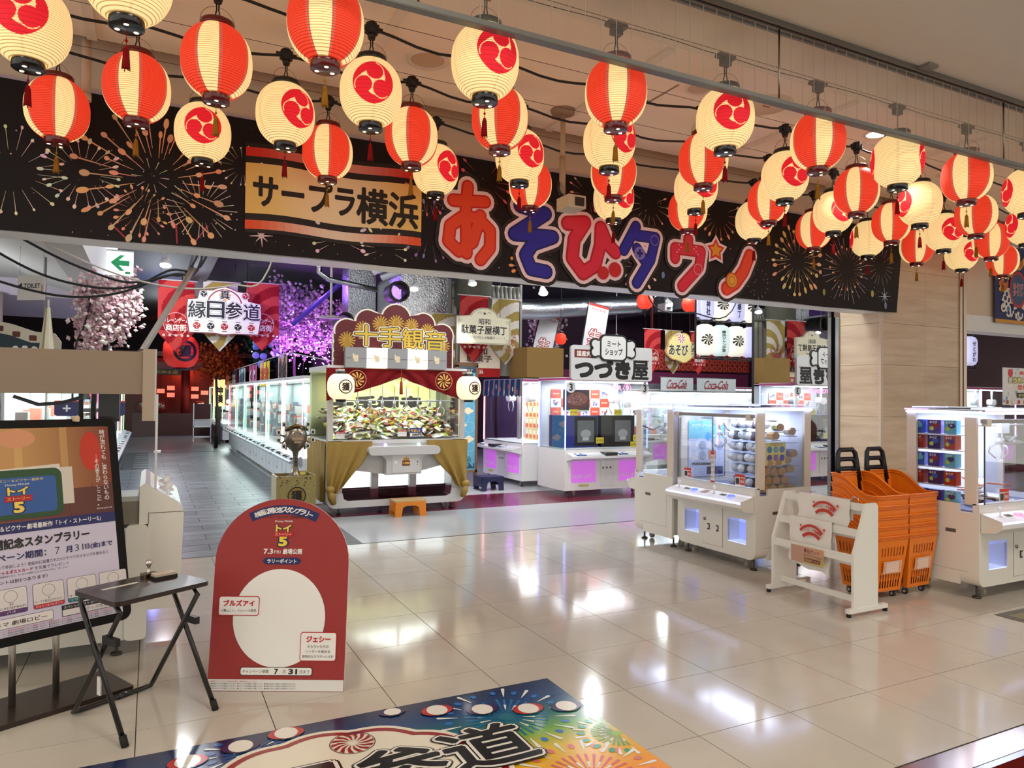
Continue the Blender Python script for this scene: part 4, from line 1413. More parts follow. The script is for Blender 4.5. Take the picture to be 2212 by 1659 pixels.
for x in (-0.2, 0.2):
    B().tube([(x - 0.025, 0.29, 0.80), (x - 0.025, 0.29, 0.845), (x + 0.025, 0.29, 0.845), (x + 0.025, 0.29, 0.80)], 0.004, S(200, 200, 200)).build('wire_hook', t, METAL)
FR = Fr((0, 0.0205, 0), X_, Z_)
bd = slab(Fr((0, 0.016, 0), X_, Z_), [(-0.185, 0.305), (0.13, 0.305), (0.13, 0.437), (-0.185, 0.437)], 0.003, S(214, 190, 150), S(214, 190, 150)).build('notice_card', t, PRINT)
b = B()
FR = Fr((0, 0.016, 0), X_, Z_)
b.rect(FR, -0.185, -0.06, 0.305, 0.437, S(190, 150, 130), 0.6)
b.rect(FR, -0.06, 0.13, 0.36, 0.437, S(206, 150, 110), 0.6)
b.rect(FR, -0.06, 0.13, 0.305, 0.36, S(190, 170, 100), 0.6)
for off, c, l in ((0.09, S(236, 226, 210), 1.2), (0.03, S(140, 30, 30), 2)):
    b.text(FR, '景品ゲット', 0.02, 0.408, 0.15, 0.036, c, l, off, ref=0.0)
    b.text(FR, 'おめでとうございます!', 0.03, 0.372, 0.17, 0.026, c, l, off, ref=0.0)
b.rect(FR, -0.05, 0.10, 0.322, 0.352, S(120, 30, 34), 1.4)
b.text(FR, '景品袋はこちら!', 0.025, 0.337, 0.13, 0.018, S(240, 226, 190), 2.2, 0.03)
b.build('card_print', bd, PRINT)


def bag(label, x0, x1, y, ztop, zbot, tilt, prt):
    o = thing('plastic_bag', label, 'bag', (4.66, 4.04, 0), R(-90), 'white prize bags on the rack')
    b = B()
    nx, nz = 14, 14
    def P(i, j, s):
        f, g_ = i / nx, j / nz
        x = x0 + (x1 - x0) * f + 0.012 * math.sin(j * 0.9) * g_
        z = ztop + (zbot - ztop) * g_ + tilt * (f - 0.5) * g_ + 0.010 * math.sin(f * 9 + 1) * g_
        yy = y - 0.010 - 0.012 * g_ + 0.007 * math.sin(f * 14 + g_ * 3) * (0.3 + g_)
        return (x, yy + s, z)
    for s in (0.0, 0.004):
        vs = [P(i, j, s) for j in range(nz + 1) for i in range(nx + 1)]
        fs = [(j * (nx + 1) + i, (j + 1) * (nx + 1) + i, (j + 1) * (nx + 1) + i + 1, j * (nx + 1) + i + 1) for j in range(nz) for i in range(nx)]
        b.add(vs, fs, S(236, 232, 226), True)
    # fold over the rail
    vs = [P(i, 0, 0.0) for i in range(nx + 1)] + [(P(i, 0, 0)[0], y + 0.02, ztop + 0.004) for i in range(nx + 1)] + [(P(i, 0, 0)[0], y + 0.028, ztop - 0.16) for i in range(nx + 1)]
    b.add(vs, [(r_ * (nx + 1) + i + 1, (r_ + 1) * (nx + 1) + i + 1, (r_ + 1) * (nx + 1) + i, r_ * (nx + 1) + i) for r_ in range(2) for i in range(nx)], S(236, 232, 226), True)
    sh = b.build('bag_film', o, vc(0.35, var=0.03, bump=0.15, bscale=25, coat=0.2))
    b = B()
    cx = (x0 + x1) / 2 + 0.03
    zc = zbot + prt
    Fq = Fr((0, y - 0.036, 0), X_, Z_)
    RD = S(196, 52, 36)
    b.ring(Fq, cx, zc - 0.09, 0.125, 0.145, RD, 0, 18, R(38), R(142))
    b.text(Fq, 'ザクザク名物!', cx - 0.055, zc + 0.0, 0.09, 0.017, RD, 0, 0.02, rot=0.25)
    b.text(Fq, '十手観音', cx + 0.055, zc + 0.002, 0.09, 0.024, RD, 0, 0.04, rot=-0.3)
    b.ring(Fq, cx, zc - 0.13, 0.10, 0.125, RD, 0, 16, R(45), R(135))
    b.star(Fq, cx - 0.10, zc + 0.035, 0.014, RD, 0)
    b.star(Fq, cx + 0.125, zc + 0.03, 0.016, RD, 0)
    b.build('bag_print', sh, PRINT)
    return o


bag('white plastic bag with red arch print on the top rack rail', -0.235, 0.255, 0.165, 0.838, 0.60, 0.0, 0.15)
bag('white plastic bag with red print on the middle rack rail', -0.25, 0.155, 0.085, 0.652, 0.26, -0.05, 0.30)

# ================================================================== orange baskets
OR = S(240, 126, 22)
OD = S(224, 108, 14)


def basket_mesh():
    b = B()
    wb, wt, db, dt = 0.145, 0.185, 0.155, 0.21
    hf, hb = 0.45, 0.60
    th = 0.006

    def top(s):
        # rim height along the side from front (0) to back (1): the photo's S-curve
        return hf + (hb - hf) * (0.5 - 0.5 * math.cos(PI * min(1, max(0, (s - 0.18) / 0.72))))

    def ptp(side, s, h):
        f = h / 0.45
        w = wb + (wt - wb) * f
        d = db + (dt - db) * f
        if side == 'l':
            return (-w, -d + 2 * d * s, h)
        if side == 'r':
            return (w, -d + 2 * d * s, h)
        if side == 'f':
            return (-w + 2 * w * s, -d, h)
        return (-w + 2 * w * s, d, h)

    def wall(side, hfun, holes, n=24):
        hs = [0, 0.03, 0.14, 0.19, 0.29, 0.36, 0.41, 1.0]
        for i in range(n):
            s0, s1 = i / n, (i + 1) / n
            for k in range(len(hs) - 1):
                a0, a1 = hs[k], hs[k + 1]
                def H(a, s): return a if a < 0.5 else hfun(s)
                if holes and (i % 2 == 1) and 2 < i < n - 2 and k in (1, 4) and i < n - 1:
                    continue
                q = [ptp(side, s0, H(a0, s0)), ptp(side, s1, H(a0, s1)), ptp(side, s1, H(a1, s1)), ptp(side, s0, H(a1, s0))]
                b.add(q, [(0, 1, 2, 3)], OR)
    n = 20
    wall('f', lambda s: hf, True, n)
    wall('b', lambda s: hb, False, 4)
    wall('l', top, True, 24)
    wall('r', top, True, 24)
    b.add([(-wb, -db, 0), (wb, -db, 0), (wb, db, 0), (-wb, db, 0)], [(0, 1, 2, 3)], OD)
    # double rim
    for off in (0.0, 0.022):
        pts = []
        for s in [i / 6 for i in range(6)]:
            pts.append(Vector(ptp('f', s, hf - off)))
        for s in [i / 18 for i in range(18)]:
            pts.append(Vector(ptp('r', s, top(s) - off)))
        for s in [i / 4 for i in range(4)]:
            pts.append(Vector(ptp('b', 1 - s, hb - off)))
        for s in [i / 18 for i in range(18)]:
            pts.append(Vector(ptp('l', 1 - s, top(1 - s) - off)))
        b.tube(pts, 0.0075, OD if off else OR, 6, True)
    return b.mesh('basket_body')


BM = basket_mesh()
BM.materials.append(vc(0.35, var=0.03, coat=0.15))
b = B()
b.tube([(-0.125, 0.215, 0.52), (-0.118, 0.235, 0.66), (-0.105, 0.245, 0.76), (-0.075, 0.25, 0.79), (0.075, 0.25, 0.79), (0.105, 0.245, 0.76), (0.118, 0.235, 0.66), (0.125, 0.215, 0.52)], 0.021, BLACK, 8)
b.cyl((-0.11, 0.243, 0.71), (0.11, 0.243, 0.71), 0.012, BLACK, 8)
HM = b.mesh('handle')
HM.materials.append(vc(0.4, var=0))
WH_ = B()
for sx in (-1, 1):
    pass
CAST = B().lathe([(0.001, -0.012), (0.024, -0.012), (0.026, -0.006), (0.026, 0.006), (0.024, 0.012), (0.001, 0.012)], S(30, 28, 28), n=16, axis='x').lathe([(0.001, -0.0135), (0.013, -0.0135)], S(200, 196, 190), n=12, axis='x').box(-0.018, 0.018, -0.012, 0.012, 0.006, 0.05, S(90, 88, 86)).mesh('caster')
CAST.materials.append(SATIN)
FK = Fr((0, -0.1725, 0.0), X_, Vector((0, -0.122, 0.99)))
b = B()
b.rect(FK, -0.105, 0.105, 0.155, 0.255, S(236, 214, 196), 1)
b.rect(FK, -0.10, 0.10, 0.160, 0.250, S(228, 150, 106), 1.6)
b.rect(FK, -0.075, 0.075, 0.163, 0.247, S(238, 206, 186), 2.2)
for sx in (-1, 1):
    b.text(FK, 'あ\nそ\nび', sx * 0.088, 0.205, 0.014, 0.07, S(250, 236, 220), 2.8, 0.02)
NOTE = b.mesh('note_sticker')
NOTE.materials.append(PRINT)
for st, (x, y, nm) in enumerate(((5.372, 4.02, 'left'), (5.748, 4.02, 'right'))):
    for k in range(5):
        z = 0.062 + 0.0815 * k
        lab = 'orange shopping basket, %s of the %s nested stack' % (['bottom one with wheels', 'second from the bottom', 'middle one', 'fourth from the bottom', 'topmost one'][k], nm)
        t = thing('shopping_basket', lab, 'basket', (x, y, z), R(-2 if st == 0 else 1), 'nested orange baskets')
        put('basket_body', BM, t)
        put('handle', HM, t)
        if k == 0:
            put('note_sticker', NOTE, t)
            for sx in (-0.11, 0.11):
                for sy in (-0.115, 0.115):
                    put('caster', CAST, t, None, (sx, sy, -0.036))

# ================================================================== small white claw machines in the foreground
BODY = S(232, 229, 220)
MB_ = vc(0.38, var=0.015, coat=0.12)
LEDM = vc(0.4, emit=5.0, var=0)
LEDS = vc(0.4, emit=2.2, var=0)
GLS = clear()
ACR = clear((0.94, 0.96, 0.97), 1.45, 0.04, (0.9, 0.93, 1.0), 1.0)
FOOT = B().lathe([(0.001, 0), (0.034, 0), (0.036, 0.006), (0.03, 0.014), (0.012, 0.018), (0.010, 0.03), (0.010, 0.10)], S(70, 66, 62), n=16).mesh('levelling_foot')
FOOT.materials.append(vc(0.4, metal=0.6))
CAS2 = B().lathe([(0.001, -0.014), (0.034, -0.014), (0.037, -0.008), (0.037, 0.008), (0.034, 0.014), (0.001, 0.014)], S(150, 142, 130), n=18, axis='x').box(-0.022, 0.022, -0.012, 0.012, 0.02, 0.065, S(170, 168, 164)).mesh('caster')
CAS2.materials.append(SATIN)


def claw_parts(t, cx, cy, zt, drop):
    """crane carriage, coiled lead and three-finger claw"""
    c = B().box(cx - 0.06, cx + 0.06, cy - 0.05, cy + 0.05, zt - 0.09, zt, S(206, 206, 204)).cyl((cx, cy, zt - 0.09), (cx, cy, zt - drop), 0.012, S(190, 190, 190)).cyl((cx, cy, zt - drop), (cx, cy, zt - drop - 0.06), 0.03, S(210, 210, 208)).build('crane', t, vc(0.35, metal=0.3))
    for k in range(3):
        a = 2 * PI * k / 3 + 0.3
        ca, sa = math.cos(a), math.sin(a)
        B().tube([(cx + q * ca, cy + q * sa, zt - drop - 0.05 - h) for q, h in ((0.02, 0), (0.075, 0.03), (0.085, 0.08), (0.03, 0.135))], 0.007, S(210, 210, 212)).build('claw_finger', c, METAL)
    B().tube([(cx + 0.05, cy, zt - 0.05), (cx + 0.1, cy + 0.02, zt - 0.13), (cx + 0.2, cy + 0.03, zt - 0.17), (cx + 0.34, cy + 0.04, zt - 0.12)], 0.008, S(90, 90, 96)).build('lead', c, SATIN)


def mini_claw(label, loc, rz, W, D, H=1.53, deck=True, led=(0.42, 0.52, 1.0), edge=None, crane_x=0.5):
    t = thing('claw_machine', label, 'claw machine', loc, rz)
    zb, zw = 0.105, 0.765
    # core and sides
    B().prism([(0.03, zb + 0.03), (W - 0.03, zb + 0.03), (W - 0.03, 0.70), (0.03, 0.70)], 'y', 0.17, D - 0.02, BODY).build('cabinet_core', t, MB_)
    # front panel with openings for the prize windows, rounded lower corners
    w0, w1, d0, d1 = 0.10 * W, 0.30 * W, 0.36 * W, 0.61 * W
    e0, e1 = 0.67 * W, 0.89 * W
    za, zc = 0.235, 0.47
    fp = B()
    bot = [(0.0, za)] + [(0.085 - 0.085 * math.cos(PI / 2 * i / 6), zb + 0.085 - 0.085 * math.sin(PI / 2 * i / 6)) for i in range(7)] + [(W - 0.085 + 0.085 * math.sin(PI / 2 * i / 6), zb + 0.085 - 0.085 * math.cos(PI / 2 * i / 6)) for i in range(7)] + [(W, za)]
    fp.prism(bot, 'y', 0.0, 0.16, BODY)
    for xa, xb in ((0, w0), (w1, e0), (e1, W)):
        fp.box(xa, xb, 0.0, 0.16, za, zc, BODY)
    fp.box(0, W, 0, 0.16, zc, 0.70, BODY)
    fp.box(0.0, W, -0.004, 0.05, 0.70, 0.775, BODY)
    fp.build('front_panel', t, MB_)
    for xa, xb in ((w0, w1), (e0, e1)):
        pw = B().box(xa, xb, 0.155, 0.165, za, zc, tuple(c * q for c, q in zip((0.32, 0.40, 1.0), (0.8, 0.8, 0.8)))).box(xa, xb, 0.01, 0.16, za, za + 0.004, (0.55, 0.62, 1.0)).build('prize_chute', t, vc(0.4, emit=0.75, var=0.0))
        B().box(xa, xb, 0.012, 0.016, za, zc - 0.03, S(210, 220, 255)).build('chute_flap', pw, clear((0.9, 0.93, 1.0), 1.4, 0.06, (0.7, 0.75, 1.0)))
    dr = B().box(d0, d1, -0.004, 0.004, 0.155, 0.585, BODY).box(d0 - 0.004, d1 + 0.004, -0.001, 0.002, 0.151, 0.589, S(120, 116, 110)).build('service_door', t, MB_)
    for f in (0.3, 0.75):
        xx = d0 + (d1 - d0) * f
        B().lathe([(0.001, -0.012), (0.012, -0.01), (0.012, 0)], S(120, 118, 116), (xx, -0.004, 0.55), 10, 'y').build('key_lock', dr, METAL)
        B().box(xx - 0.012, xx + 0.016, -0.012, -0.004, 0.30, 0.36, S(80, 78, 76)).box(xx - 0.008, xx + 0.012, -0.016, -0.012, 0.315, 0.35, S(226, 224, 220)).build('coin_slot', dr, METAL)
    B().lathe([(0.001, -0.014), (0.014, -0.012), (0.014, 0)], S(150, 148, 146), (d0 + 0.03, -0.004, 0.40), 12, 'y').build('door_latch', dr, METAL)
    for s in (0, 1):
        x0, x1 = (0.0, 0.028) if s == 0 else (W - 0.028, W)
        xo = -0.0012 if s == 0 else W - 0.001
        sd = B()
        sd.box(x0, x1, 0.16, D, zb, zw, BODY)
        sd.box(x0, x1, 0.02, 0.115, zw, H - 0.055, S(224, 212, 196))
        sd.box(x0, x1, D - 0.085, D, zw, H - 0.0, S(224, 212, 196))
        sd.box(x0, x1, 0.115, D - 0.085, H - 0.03, H - 0.0, BODY)
        pn = sd.build('side_panel', t, MB_)
        B().box(xo, xo + 0.0022, D * 0.30, D * 0.44, 0.52, 0.55, S(96, 86, 76)).build('vent_slot', pn, MATTE)
        B().box(xo + 0.0004, xo + 0.0018, D * 0.14, D * 0.86, 0.215, 0.219, S(186, 180, 170)).box(xo + 0.0004, xo + 0.0018, D * 0.855, D * 0.86, 0.215, 0.6, S(186, 180, 170)).build('panel_seam', pn, MATTE)
        B().box(x0 + 0.010, x1 - 0.010, 0.115, D - 0.085, zw, H - 0.03, S(220, 230, 235)).build('side_glass', t, GLS)
    # back wall, floor of the prize field, roof
    B().box(0.028, W - 0.028, D - 0.03, D - 0.005, 0.70, H - 0.02, S(226, 228, 236)).build('back_wall', t, SATIN)
    B().box(0.028, W - 0.028, 0.02, D - 0.03, 0.70, 0.715, S(120, 124, 150)).build('play_floor', t, SATIN)
    for xa, xb, yy in ((0.03, W * 0.52, -0.028), (W * 0.49, W - 0.03, -0.020)):
        gp = B().box(xa, xb, yy, yy + 0.006, 0.775, H - 0.085, S(220, 230, 235)).build('front_pane', t, GLS)
        B().box(xa, xa + 0.006, yy - 0.002, yy + 0.008, 0.775, H - 0.085, S(90, 92, 96)).build('pane_edge', gp, SATIN)
    B().box(0.0, W, -0.05, -0.012, H - 0.10, H - 0.068, S(150, 148, 144)).box(0.02, 0.075, -0.056, -0.01, H - 0.125, H - 0.062, S(222, 216, 204)).box(W - 0.075, W - 0.02, -0.056, -0.01, H - 0.125, H - 0.062, S(222, 216, 204)).build('pane_track', t, SATIN)
    B().box(-0.02, W + 0.05, -0.06, D + 0.01, H, H + 0.012, S(210, 220, 235)).box(0.0, W + 0.02, 0.02, D - 0.05, H + 0.012, H + 0.032, S(210, 220, 240)).build('acrylic_lid', t, ACR)
    le = B()
    le.box(0.0, W, -0.05, -0.038, H - 0.028, H - 0.010, led)
    le.box(-0.015, -0.003, -0.05, D, H - 0.022, H - 0.008, led)
    le.box(W + 0.003, W + 0.015, -0.05, D, H - 0.03, H - 0.006, led)
    le.box(0.02, W - 0.02, 0.06, 0.075, H + 0.013, H + 0.02, (0.5, 0.58, 0.95))
    le.build('led_strip', t, LEDM)
    if edge:
        B().box(-0.02, W + 0.05, -0.066, -0.06, H - 0.004, H + 0.014, edge).build('led_edge', t, LEDS)
    L = bpy.data.lights.new('cabinet_led', 'AREA')
    L.energy = 12 * W
    L.color = (0.62, 0.70, 1.0)
    L.size = W * 0.8
    L.shape = 'RECTANGLE'
    L.size_y = D * 0.5
    lo = bpy.data.objects.new('cabinet_led', L)
    lo.location = (W / 2, D * 0.42, H - 0.015)
    COL.objects.link(lo)
    lo.parent = t
    if deck:
        dk = B().prism([(-0.005, 0.545), (-0.12, 0.56), (-0.17, 0.60), (-0.17, 0.655), (-0.005, 0.70)], 'x', 0.02, W - 0.02, BODY).build('control_deck', t, MB_)
        Fd = Fr((0, -0.17, 0.6565), X_, Vector((0, 0.165, 0.045)).normalized())
        pb = B()
        pb.poly(Fd, rr(0.012, W - 0.012, -0.008, 0.168, 0.03), S(240, 240, 244), 1)
        pb.build('deck_plate', dk, vc(0.2, coat=0.4, var=0, emit=0.15))
        ed = B().box(0.018, W - 0.018, -0.1755, -0.1705, 0.638, 0.652, (0.45, 0.5, 1.0))
        ed.build('deck_light', dk, LEDS)
        for q in (0, 1):
            xo = W * (0.06 + 0.47 * q)
            j = B().lathe([(0.001, 0.0), (0.018, 0.001), (0.006, 0.006), (0.005, 0.05)], S(226, 226, 232), Fd(xo + 0.06, 0.09, 2)).ball(Fd(xo + 0.06, 0.09, 2) + Vector((0, 0, 0.06)), 0.021, S(236, 236, 244)).build('joystick', dk, vc(0.15, coat=0.5, var=0))
            B().poly(Fd, rr(xo + 0.14, xo + 0.22, 0.075, 0.115, 0.004), S(60, 72, 52), 3).build('display', dk, GLOSS)
            B().lathe([(0.036, 0.0), (0.036, 0.008), (0.026, 0.018), (0.001, 0.021)], (0.12, 0.22, 0.9) if edge is None else (0.9, 0.25, 0.5), Fd(xo + 0.30, 0.085, 2)).build('push_button', dk, vc(0.2, coat=0.5, emit=0.6, var=0))
            B().lathe([(0.044, 0.0), (0.044, 0.004), (0.036, 0.005)], S(230, 230, 236), Fd(xo + 0.30, 0.085, 2)).build('button_ring', dk, SATIN)
        b = B()
        b.poly(Fd, rr(W * 0.42, W * 0.5, 0.06, 0.15, 0.004), S(196, 176, 160), 2.4)
        b.text(Fd, 'あそびかた', W * 0.46, 0.12, 0.06, 0.014, S(160, 40, 40), 3.2, 0.02)
        b.build('instruction_print', dk, PRINT)
    for fx, fy in ((0.09, 0.07), (W - 0.09, 0.07), (0.09, D - 0.08), (W - 0.09, D - 0.08)):
        put('levelling_foot', FOOT, t, None, (fx, fy, 0.003))
        put('caster', CAS2, t, None, (fx + (0.09 if fx < W / 2 else -0.09), fy + 0.02, 0.04))
    B().cyl((0.03, D * 0.4, H - 0.13), (W - 0.03, D * 0.4, H - 0.13), 0.008, S(200, 200, 204)).build('crane_rail', t, METAL)
    claw_parts(t, W * crane_x, D * 0.4, H - 0.11, 0.13)
    return t


def local(t, p):
    c, s = math.cos(t.rotation_euler.z), math.sin(t.rotation_euler.z)
    return (t.location.x + c * p[0] - s * p[1], t.location.y + s * p[0] + c * p[1], t.location.z + p[2])


def localframe(t, o, kind):
    """frame on an inner wall of a machine: kind f (faces its front) or l/r (faces its sides)"""
    rz = t.rotation_euler.z
    xx = Vector((math.cos(rz), math.sin(rz), 0))
    yy = Vector((-math.sin(rz), math.cos(rz), 0))
    u = {'f': xx, 'l': -yy, 'r': yy}[kind]
    return Fr(local(t, o), u, Z_)


def notice(fr, w, h, label, draw, name='notice_card', cat='sign', th=0.002, col=S(236, 234, 230), group=None):
    """a thin printed card standing on a frame, origin at its centre"""
    t = thing(name, label, cat, tuple(fr.o), 0, group)
    f0 = Fr((0, 0, 0), fr.u, fr.v)
    slab(f0, [(-w / 2, -h / 2), (w / 2, -h / 2), (w / 2, h / 2), (-w / 2, h / 2)], th, col, col).build('card', t, PRINT)
    b = B()
    draw(b, f0, w, h)
    if b.v:
        b.build('card_print', t, PRINT)
    return t


# ---- machine A: front turned to the left, side towards the viewer
A = mini_claw('white claw machine full of white and grey plush toys', (5.02, 6.05, 0), R(-90), 1.10, 0.72, crane_x=0.28)
# ---- machine B behind it, facing into the arcade
Bm = mini_claw('white claw machine turned away, side window towards the entrance', (6.10, 6.78, 0), R(180), 1.10, 0.66, crane_x=0.8)
# ---- machine C at the right edge
Cm = mini_claw('white claw machine with blue prize boxes beside the orange baskets', (5.975, 3.50, 0), 0, 1.32, 0.62, edge=(1.0, 0.45, 0.85), crane_x=0.55)

# contents of machine A: shelves of plush toys
pl = B()
G1, G2 = S(232, 230, 232), S(120, 112, 116)
pl.ball((0, 0, 0.046), 0.066, G1, 14, 9, 0.95, 1.25, 0.72)
pl.ball((0, -0.062, 0.055), 0.04, G1, 12, 8)
PLUSH1 = pl.mesh('plush_body')
PLUSH2 = B().ball((0, 0, 0.046), 0.066, G2, 14, 9, 0.95, 1.25, 0.72).ball((0, -0.055, 0.05), 0.042, G1, 12, 8).mesh('plush_body')
for m in (PLUSH1, PLUSH2):
    m.materials.append(vc(0.95, var=0.06, bump=0.5, bscale=140, spec=0.1))
PF = B()
for sx in (-1, 1):
    PF.ring(Fr((sx * 0.016, -0.1035, 0.066), X_, Z_), 0, 0, 0.006, 0.010, S(20, 20, 24), 0, 10)
    PF.disc(Fr((sx * 0.016, -0.1035, 0.066), X_, Z_), 0, 0, 0.003, S(20, 20, 24), 0.3, None, 8)
PF.rect(Fr((0, -0.1035, 0.048), X_, Z_), -0.008, 0.008, -0.002, 0.002, S(30, 24, 26), 0)
PFACE = PF.mesh('plush_face')
PFACE.materials.append(PRINT)
rows = [(0.73, 4, 0), (0.86, 5, 0), (0.97, 5, 1), (1.08, 4, 0), (1.19, 4, 2), (1.31, 4, 1)]
shelf = B()
for k, (z, n, sh) in enumerate(rows):
    if z > 0.75:
        sh_o = B().box(0.43, 1.06, 0.24, 0.60, z - 0.008, z, S(226, 230, 238))
        so = sh_o.build('prize_shelf', A, clear((0.9, 0.93, 0.97), 1.4, 0.12, (0.9, 0.92, 0.96)))
    for i in range(n):
        p = local(A, (0.50 + 0.118 * i, 0.34 + 0.02 * ((i + k) % 2), z + 0.002))
        t = thing('plush_toy', 'round plush toy, %s from the left on the %s row of the machine' % (ORD[i], ['floor', 'lowest shelf', 'second shelf', 'third shelf', 'fourth shelf', 'top shelf'][k]), 'plush toy', p, R(-90) + random.uniform(-0.3, 0.3), 'plush toys in the claw machine')
        bd = put('plush_body', PLUSH1 if (i + k + sh) % 2 else PLUSH2, t)
        if k in (3, 4, 5):
            put('plush_face', PFACE, t)


def draw_chan(b, f, w, h):
    b.rect(f, -w / 2, w / 2, h * 0.18, h / 2, S(120, 190, 200), 1)
    b.rect(f, -w / 2, w / 2, -h / 2, h * 0.18, S(200, 206, 226), 1)
    for k in range(7):
        x, z = -w / 2 + w * (0.14 + 0.24 * (k % 4)), h * (0.05 if k < 4 else -0.13)
        b.disc(f, x, z, 0.05, S(150, 156, 172) if k % 2 else S(226, 220, 222), 2)
    b.star(f, 0.02, 0.13, 0.05, S(80, 160, 210), 2.4, 9, 0.75)
    b.text(f, 'オンラインショップ', -0.05, h * 0.42, w * 0.62, 0.035, S(240, 244, 246), 2.4, 0.03)
    b.text(f, 'MOKKAIII!channel', -0.05, -h * 0.27, w * 0.6, 0.028, S(30, 30, 44), 2.4, 0.03)
    b.rect(f, 0.0, w / 2 - 0.02, -h / 2 + 0.02, -h * 0.33, S(40, 48, 90), 2.4)
    b.rrect(f, 0.02, 0.13, -0.12, -0.02, 0.02, S(206, 120, 90), 2.8)


Fa = localframe(A, (0.036, 0.36, 1.07), 'r')
notice(Fa, 0.50, 0.60, 'pale blue poster of round faces inside the far wall of the plush machine', draw_chan, 'wall_poster', 'poster')


def draw_price(b, f, w, h):
    b.rect(f, -w / 2, w / 2, h * 0.26, h / 2, S(206, 60, 40), 1)
    b.rect(f, 0.0, w / 2, -h * 0.4, h * 0.2, S(214, 80, 60), 1)
    b.rect(f, -w * 0.42, -w * 0.06, -h * 0.36, h * 0.16, S(60, 56, 60), 1)
    b.text(f, '景品', w * 0.25, -h * 0.1, w * 0.36, h * 0.2, S(240, 236, 230), 1.6, 0.02)


def draw_strip(b, f, w, h):
    b.rect(f, -w / 2, w / 2, h * 0.42, h / 2, S(196, 50, 40), 1)
    b.rect(f, -w / 2, w / 2, -h / 2, -h * 0.44, S(196, 50, 40), 1)
    for k in range(5):
        b.text(f, '遊び方', 0, h * (0.32 - 0.16 * k), w * 0.8, h * 0.06, S(50, 46, 46), 1.4, 0.01)


notice(localframe(A, (0.2, -0.036, 0.84), 'f'), 0.11, 0.10, 'small red price card low on the left pane of the plush machine', draw_price)
notice(localframe(A, (0.93, -0.029, 0.84), 'f'), 0.13, 0.11, 'small red price card low on the right pane of the plush machine', draw_price)
notice(localframe(A, (0.57, -0.037, 0.93), 'f'), 0.05, 0.30, 'tall narrow instruction strip between the panes of the plush machine', draw_strip)
notice(localframe(Cm, (0.28, -0.036, 0.84), 'f'), 0.13, 0.11, 'small red price card low on the pane of the right-hand machine', draw_price)
notice(localframe(Cm, (0.70, -0.037, 1.0), 'f'), 0.05, 0.30, 'tall narrow instruction strip on the pane of the right-hand machine', draw_strip)


def draw_balls(b, f, w, h):
    b.rect(f, -w / 2 + 0.008, w / 2 - 0.008, -h / 2 + 0.008, h / 2 - 0.008, S(236, 222, 130), 1)
    for k in range(6):
        b.disc(f, -w * 0.3 + w * 0.3 * (k % 3), h * (0.18 - 0.36 * (k // 3)), w * 0.12, [S(60, 130, 180), S(120, 170, 190), S(70, 130, 190), S(90, 70, 160), S(160, 110, 190), S(50, 70, 190)][k], 1.8)
    b.text(f, 'ぷにぷにボール', 0, h * 0.4, w * 0.6, h * 0.1, S(170, 90, 40), 1.8, 0.03)
    b.text(f, 'コレクション', 0, -h * 0.42, w * 0.5, h * 0.08, S(170, 60, 60), 1.8, 0.03)


notice(localframe(A, (1.055, 0.30, 1.09), 'r'), 0.27, 0.22, 'yellow card of six coloured balls in the machine side window', draw_balls, 'wall_poster', 'poster')
# cylindrical prize boxes piled behind the side window
BXM = vc(0.6, var=0.06)
cols = [S(226, 222, 214), S(90, 150, 70), S(60, 130, 190), S(206, 110, 160), S(150, 110, 60), S(190, 200, 60), S(110, 90, 170), S(196, 150, 90)]
spots = [(0.17, 0.72), (0.27, 0.72), (0.38, 0.72), (0.50, 0.72), (0.20, 0.80), (0.31, 0.80), (0.43, 0.80), (0.16, 0.88), (0.27, 0.88), (0.39, 0.88), (0.50, 0.90), (0.22, 0.96), (0.33, 0.965), (0.46, 0.985), (0.54, 1.05), (0.30, 1.22), (0.52, 1.26), (0.36, 1.30)]
nm = ['white', 'green', 'blue', 'pink', 'brown', 'lime', 'violet', 'tan']
for k, (yy, zz) in enumerate(spots):
    c = cols[k % 8]
    p = local(A, (1.02, yy, zz))
    t = thing('prize_box', '%s banded kraft prize box, %s up the pile in the side window' % (nm[k % 8], ORD[k]), 'box', p, R(-90 + random.uniform(-12, 12)), 'kraft boxes in the side window')
    B().prism([(0.045 * math.cos(a) * 1.05, 0.04 + 0.038 * math.sin(a)) for a in [2 * PI * (i + 0.5) / 8 for i in range(8)]], 'x', -0.04, 0.04, S(190, 148, 100)).build('carton', t, BXM)
    B().prism([(0.0465 * math.cos(a) * 1.05, 0.04 + 0.0395 * math.sin(a)) for a in [2 * PI * (i + 0.5) / 8 for i in range(8)]], 'x', -0.018, 0.018, c).build('wrap_band', t, BXM)
    if zz > 1.0:
        B().box(0.95, 1.06, yy - 0.06, yy + 0.06, zz - 0.012, zz - 0.003, S(230, 230, 236)).build('peg_shelf', A, SATIN)
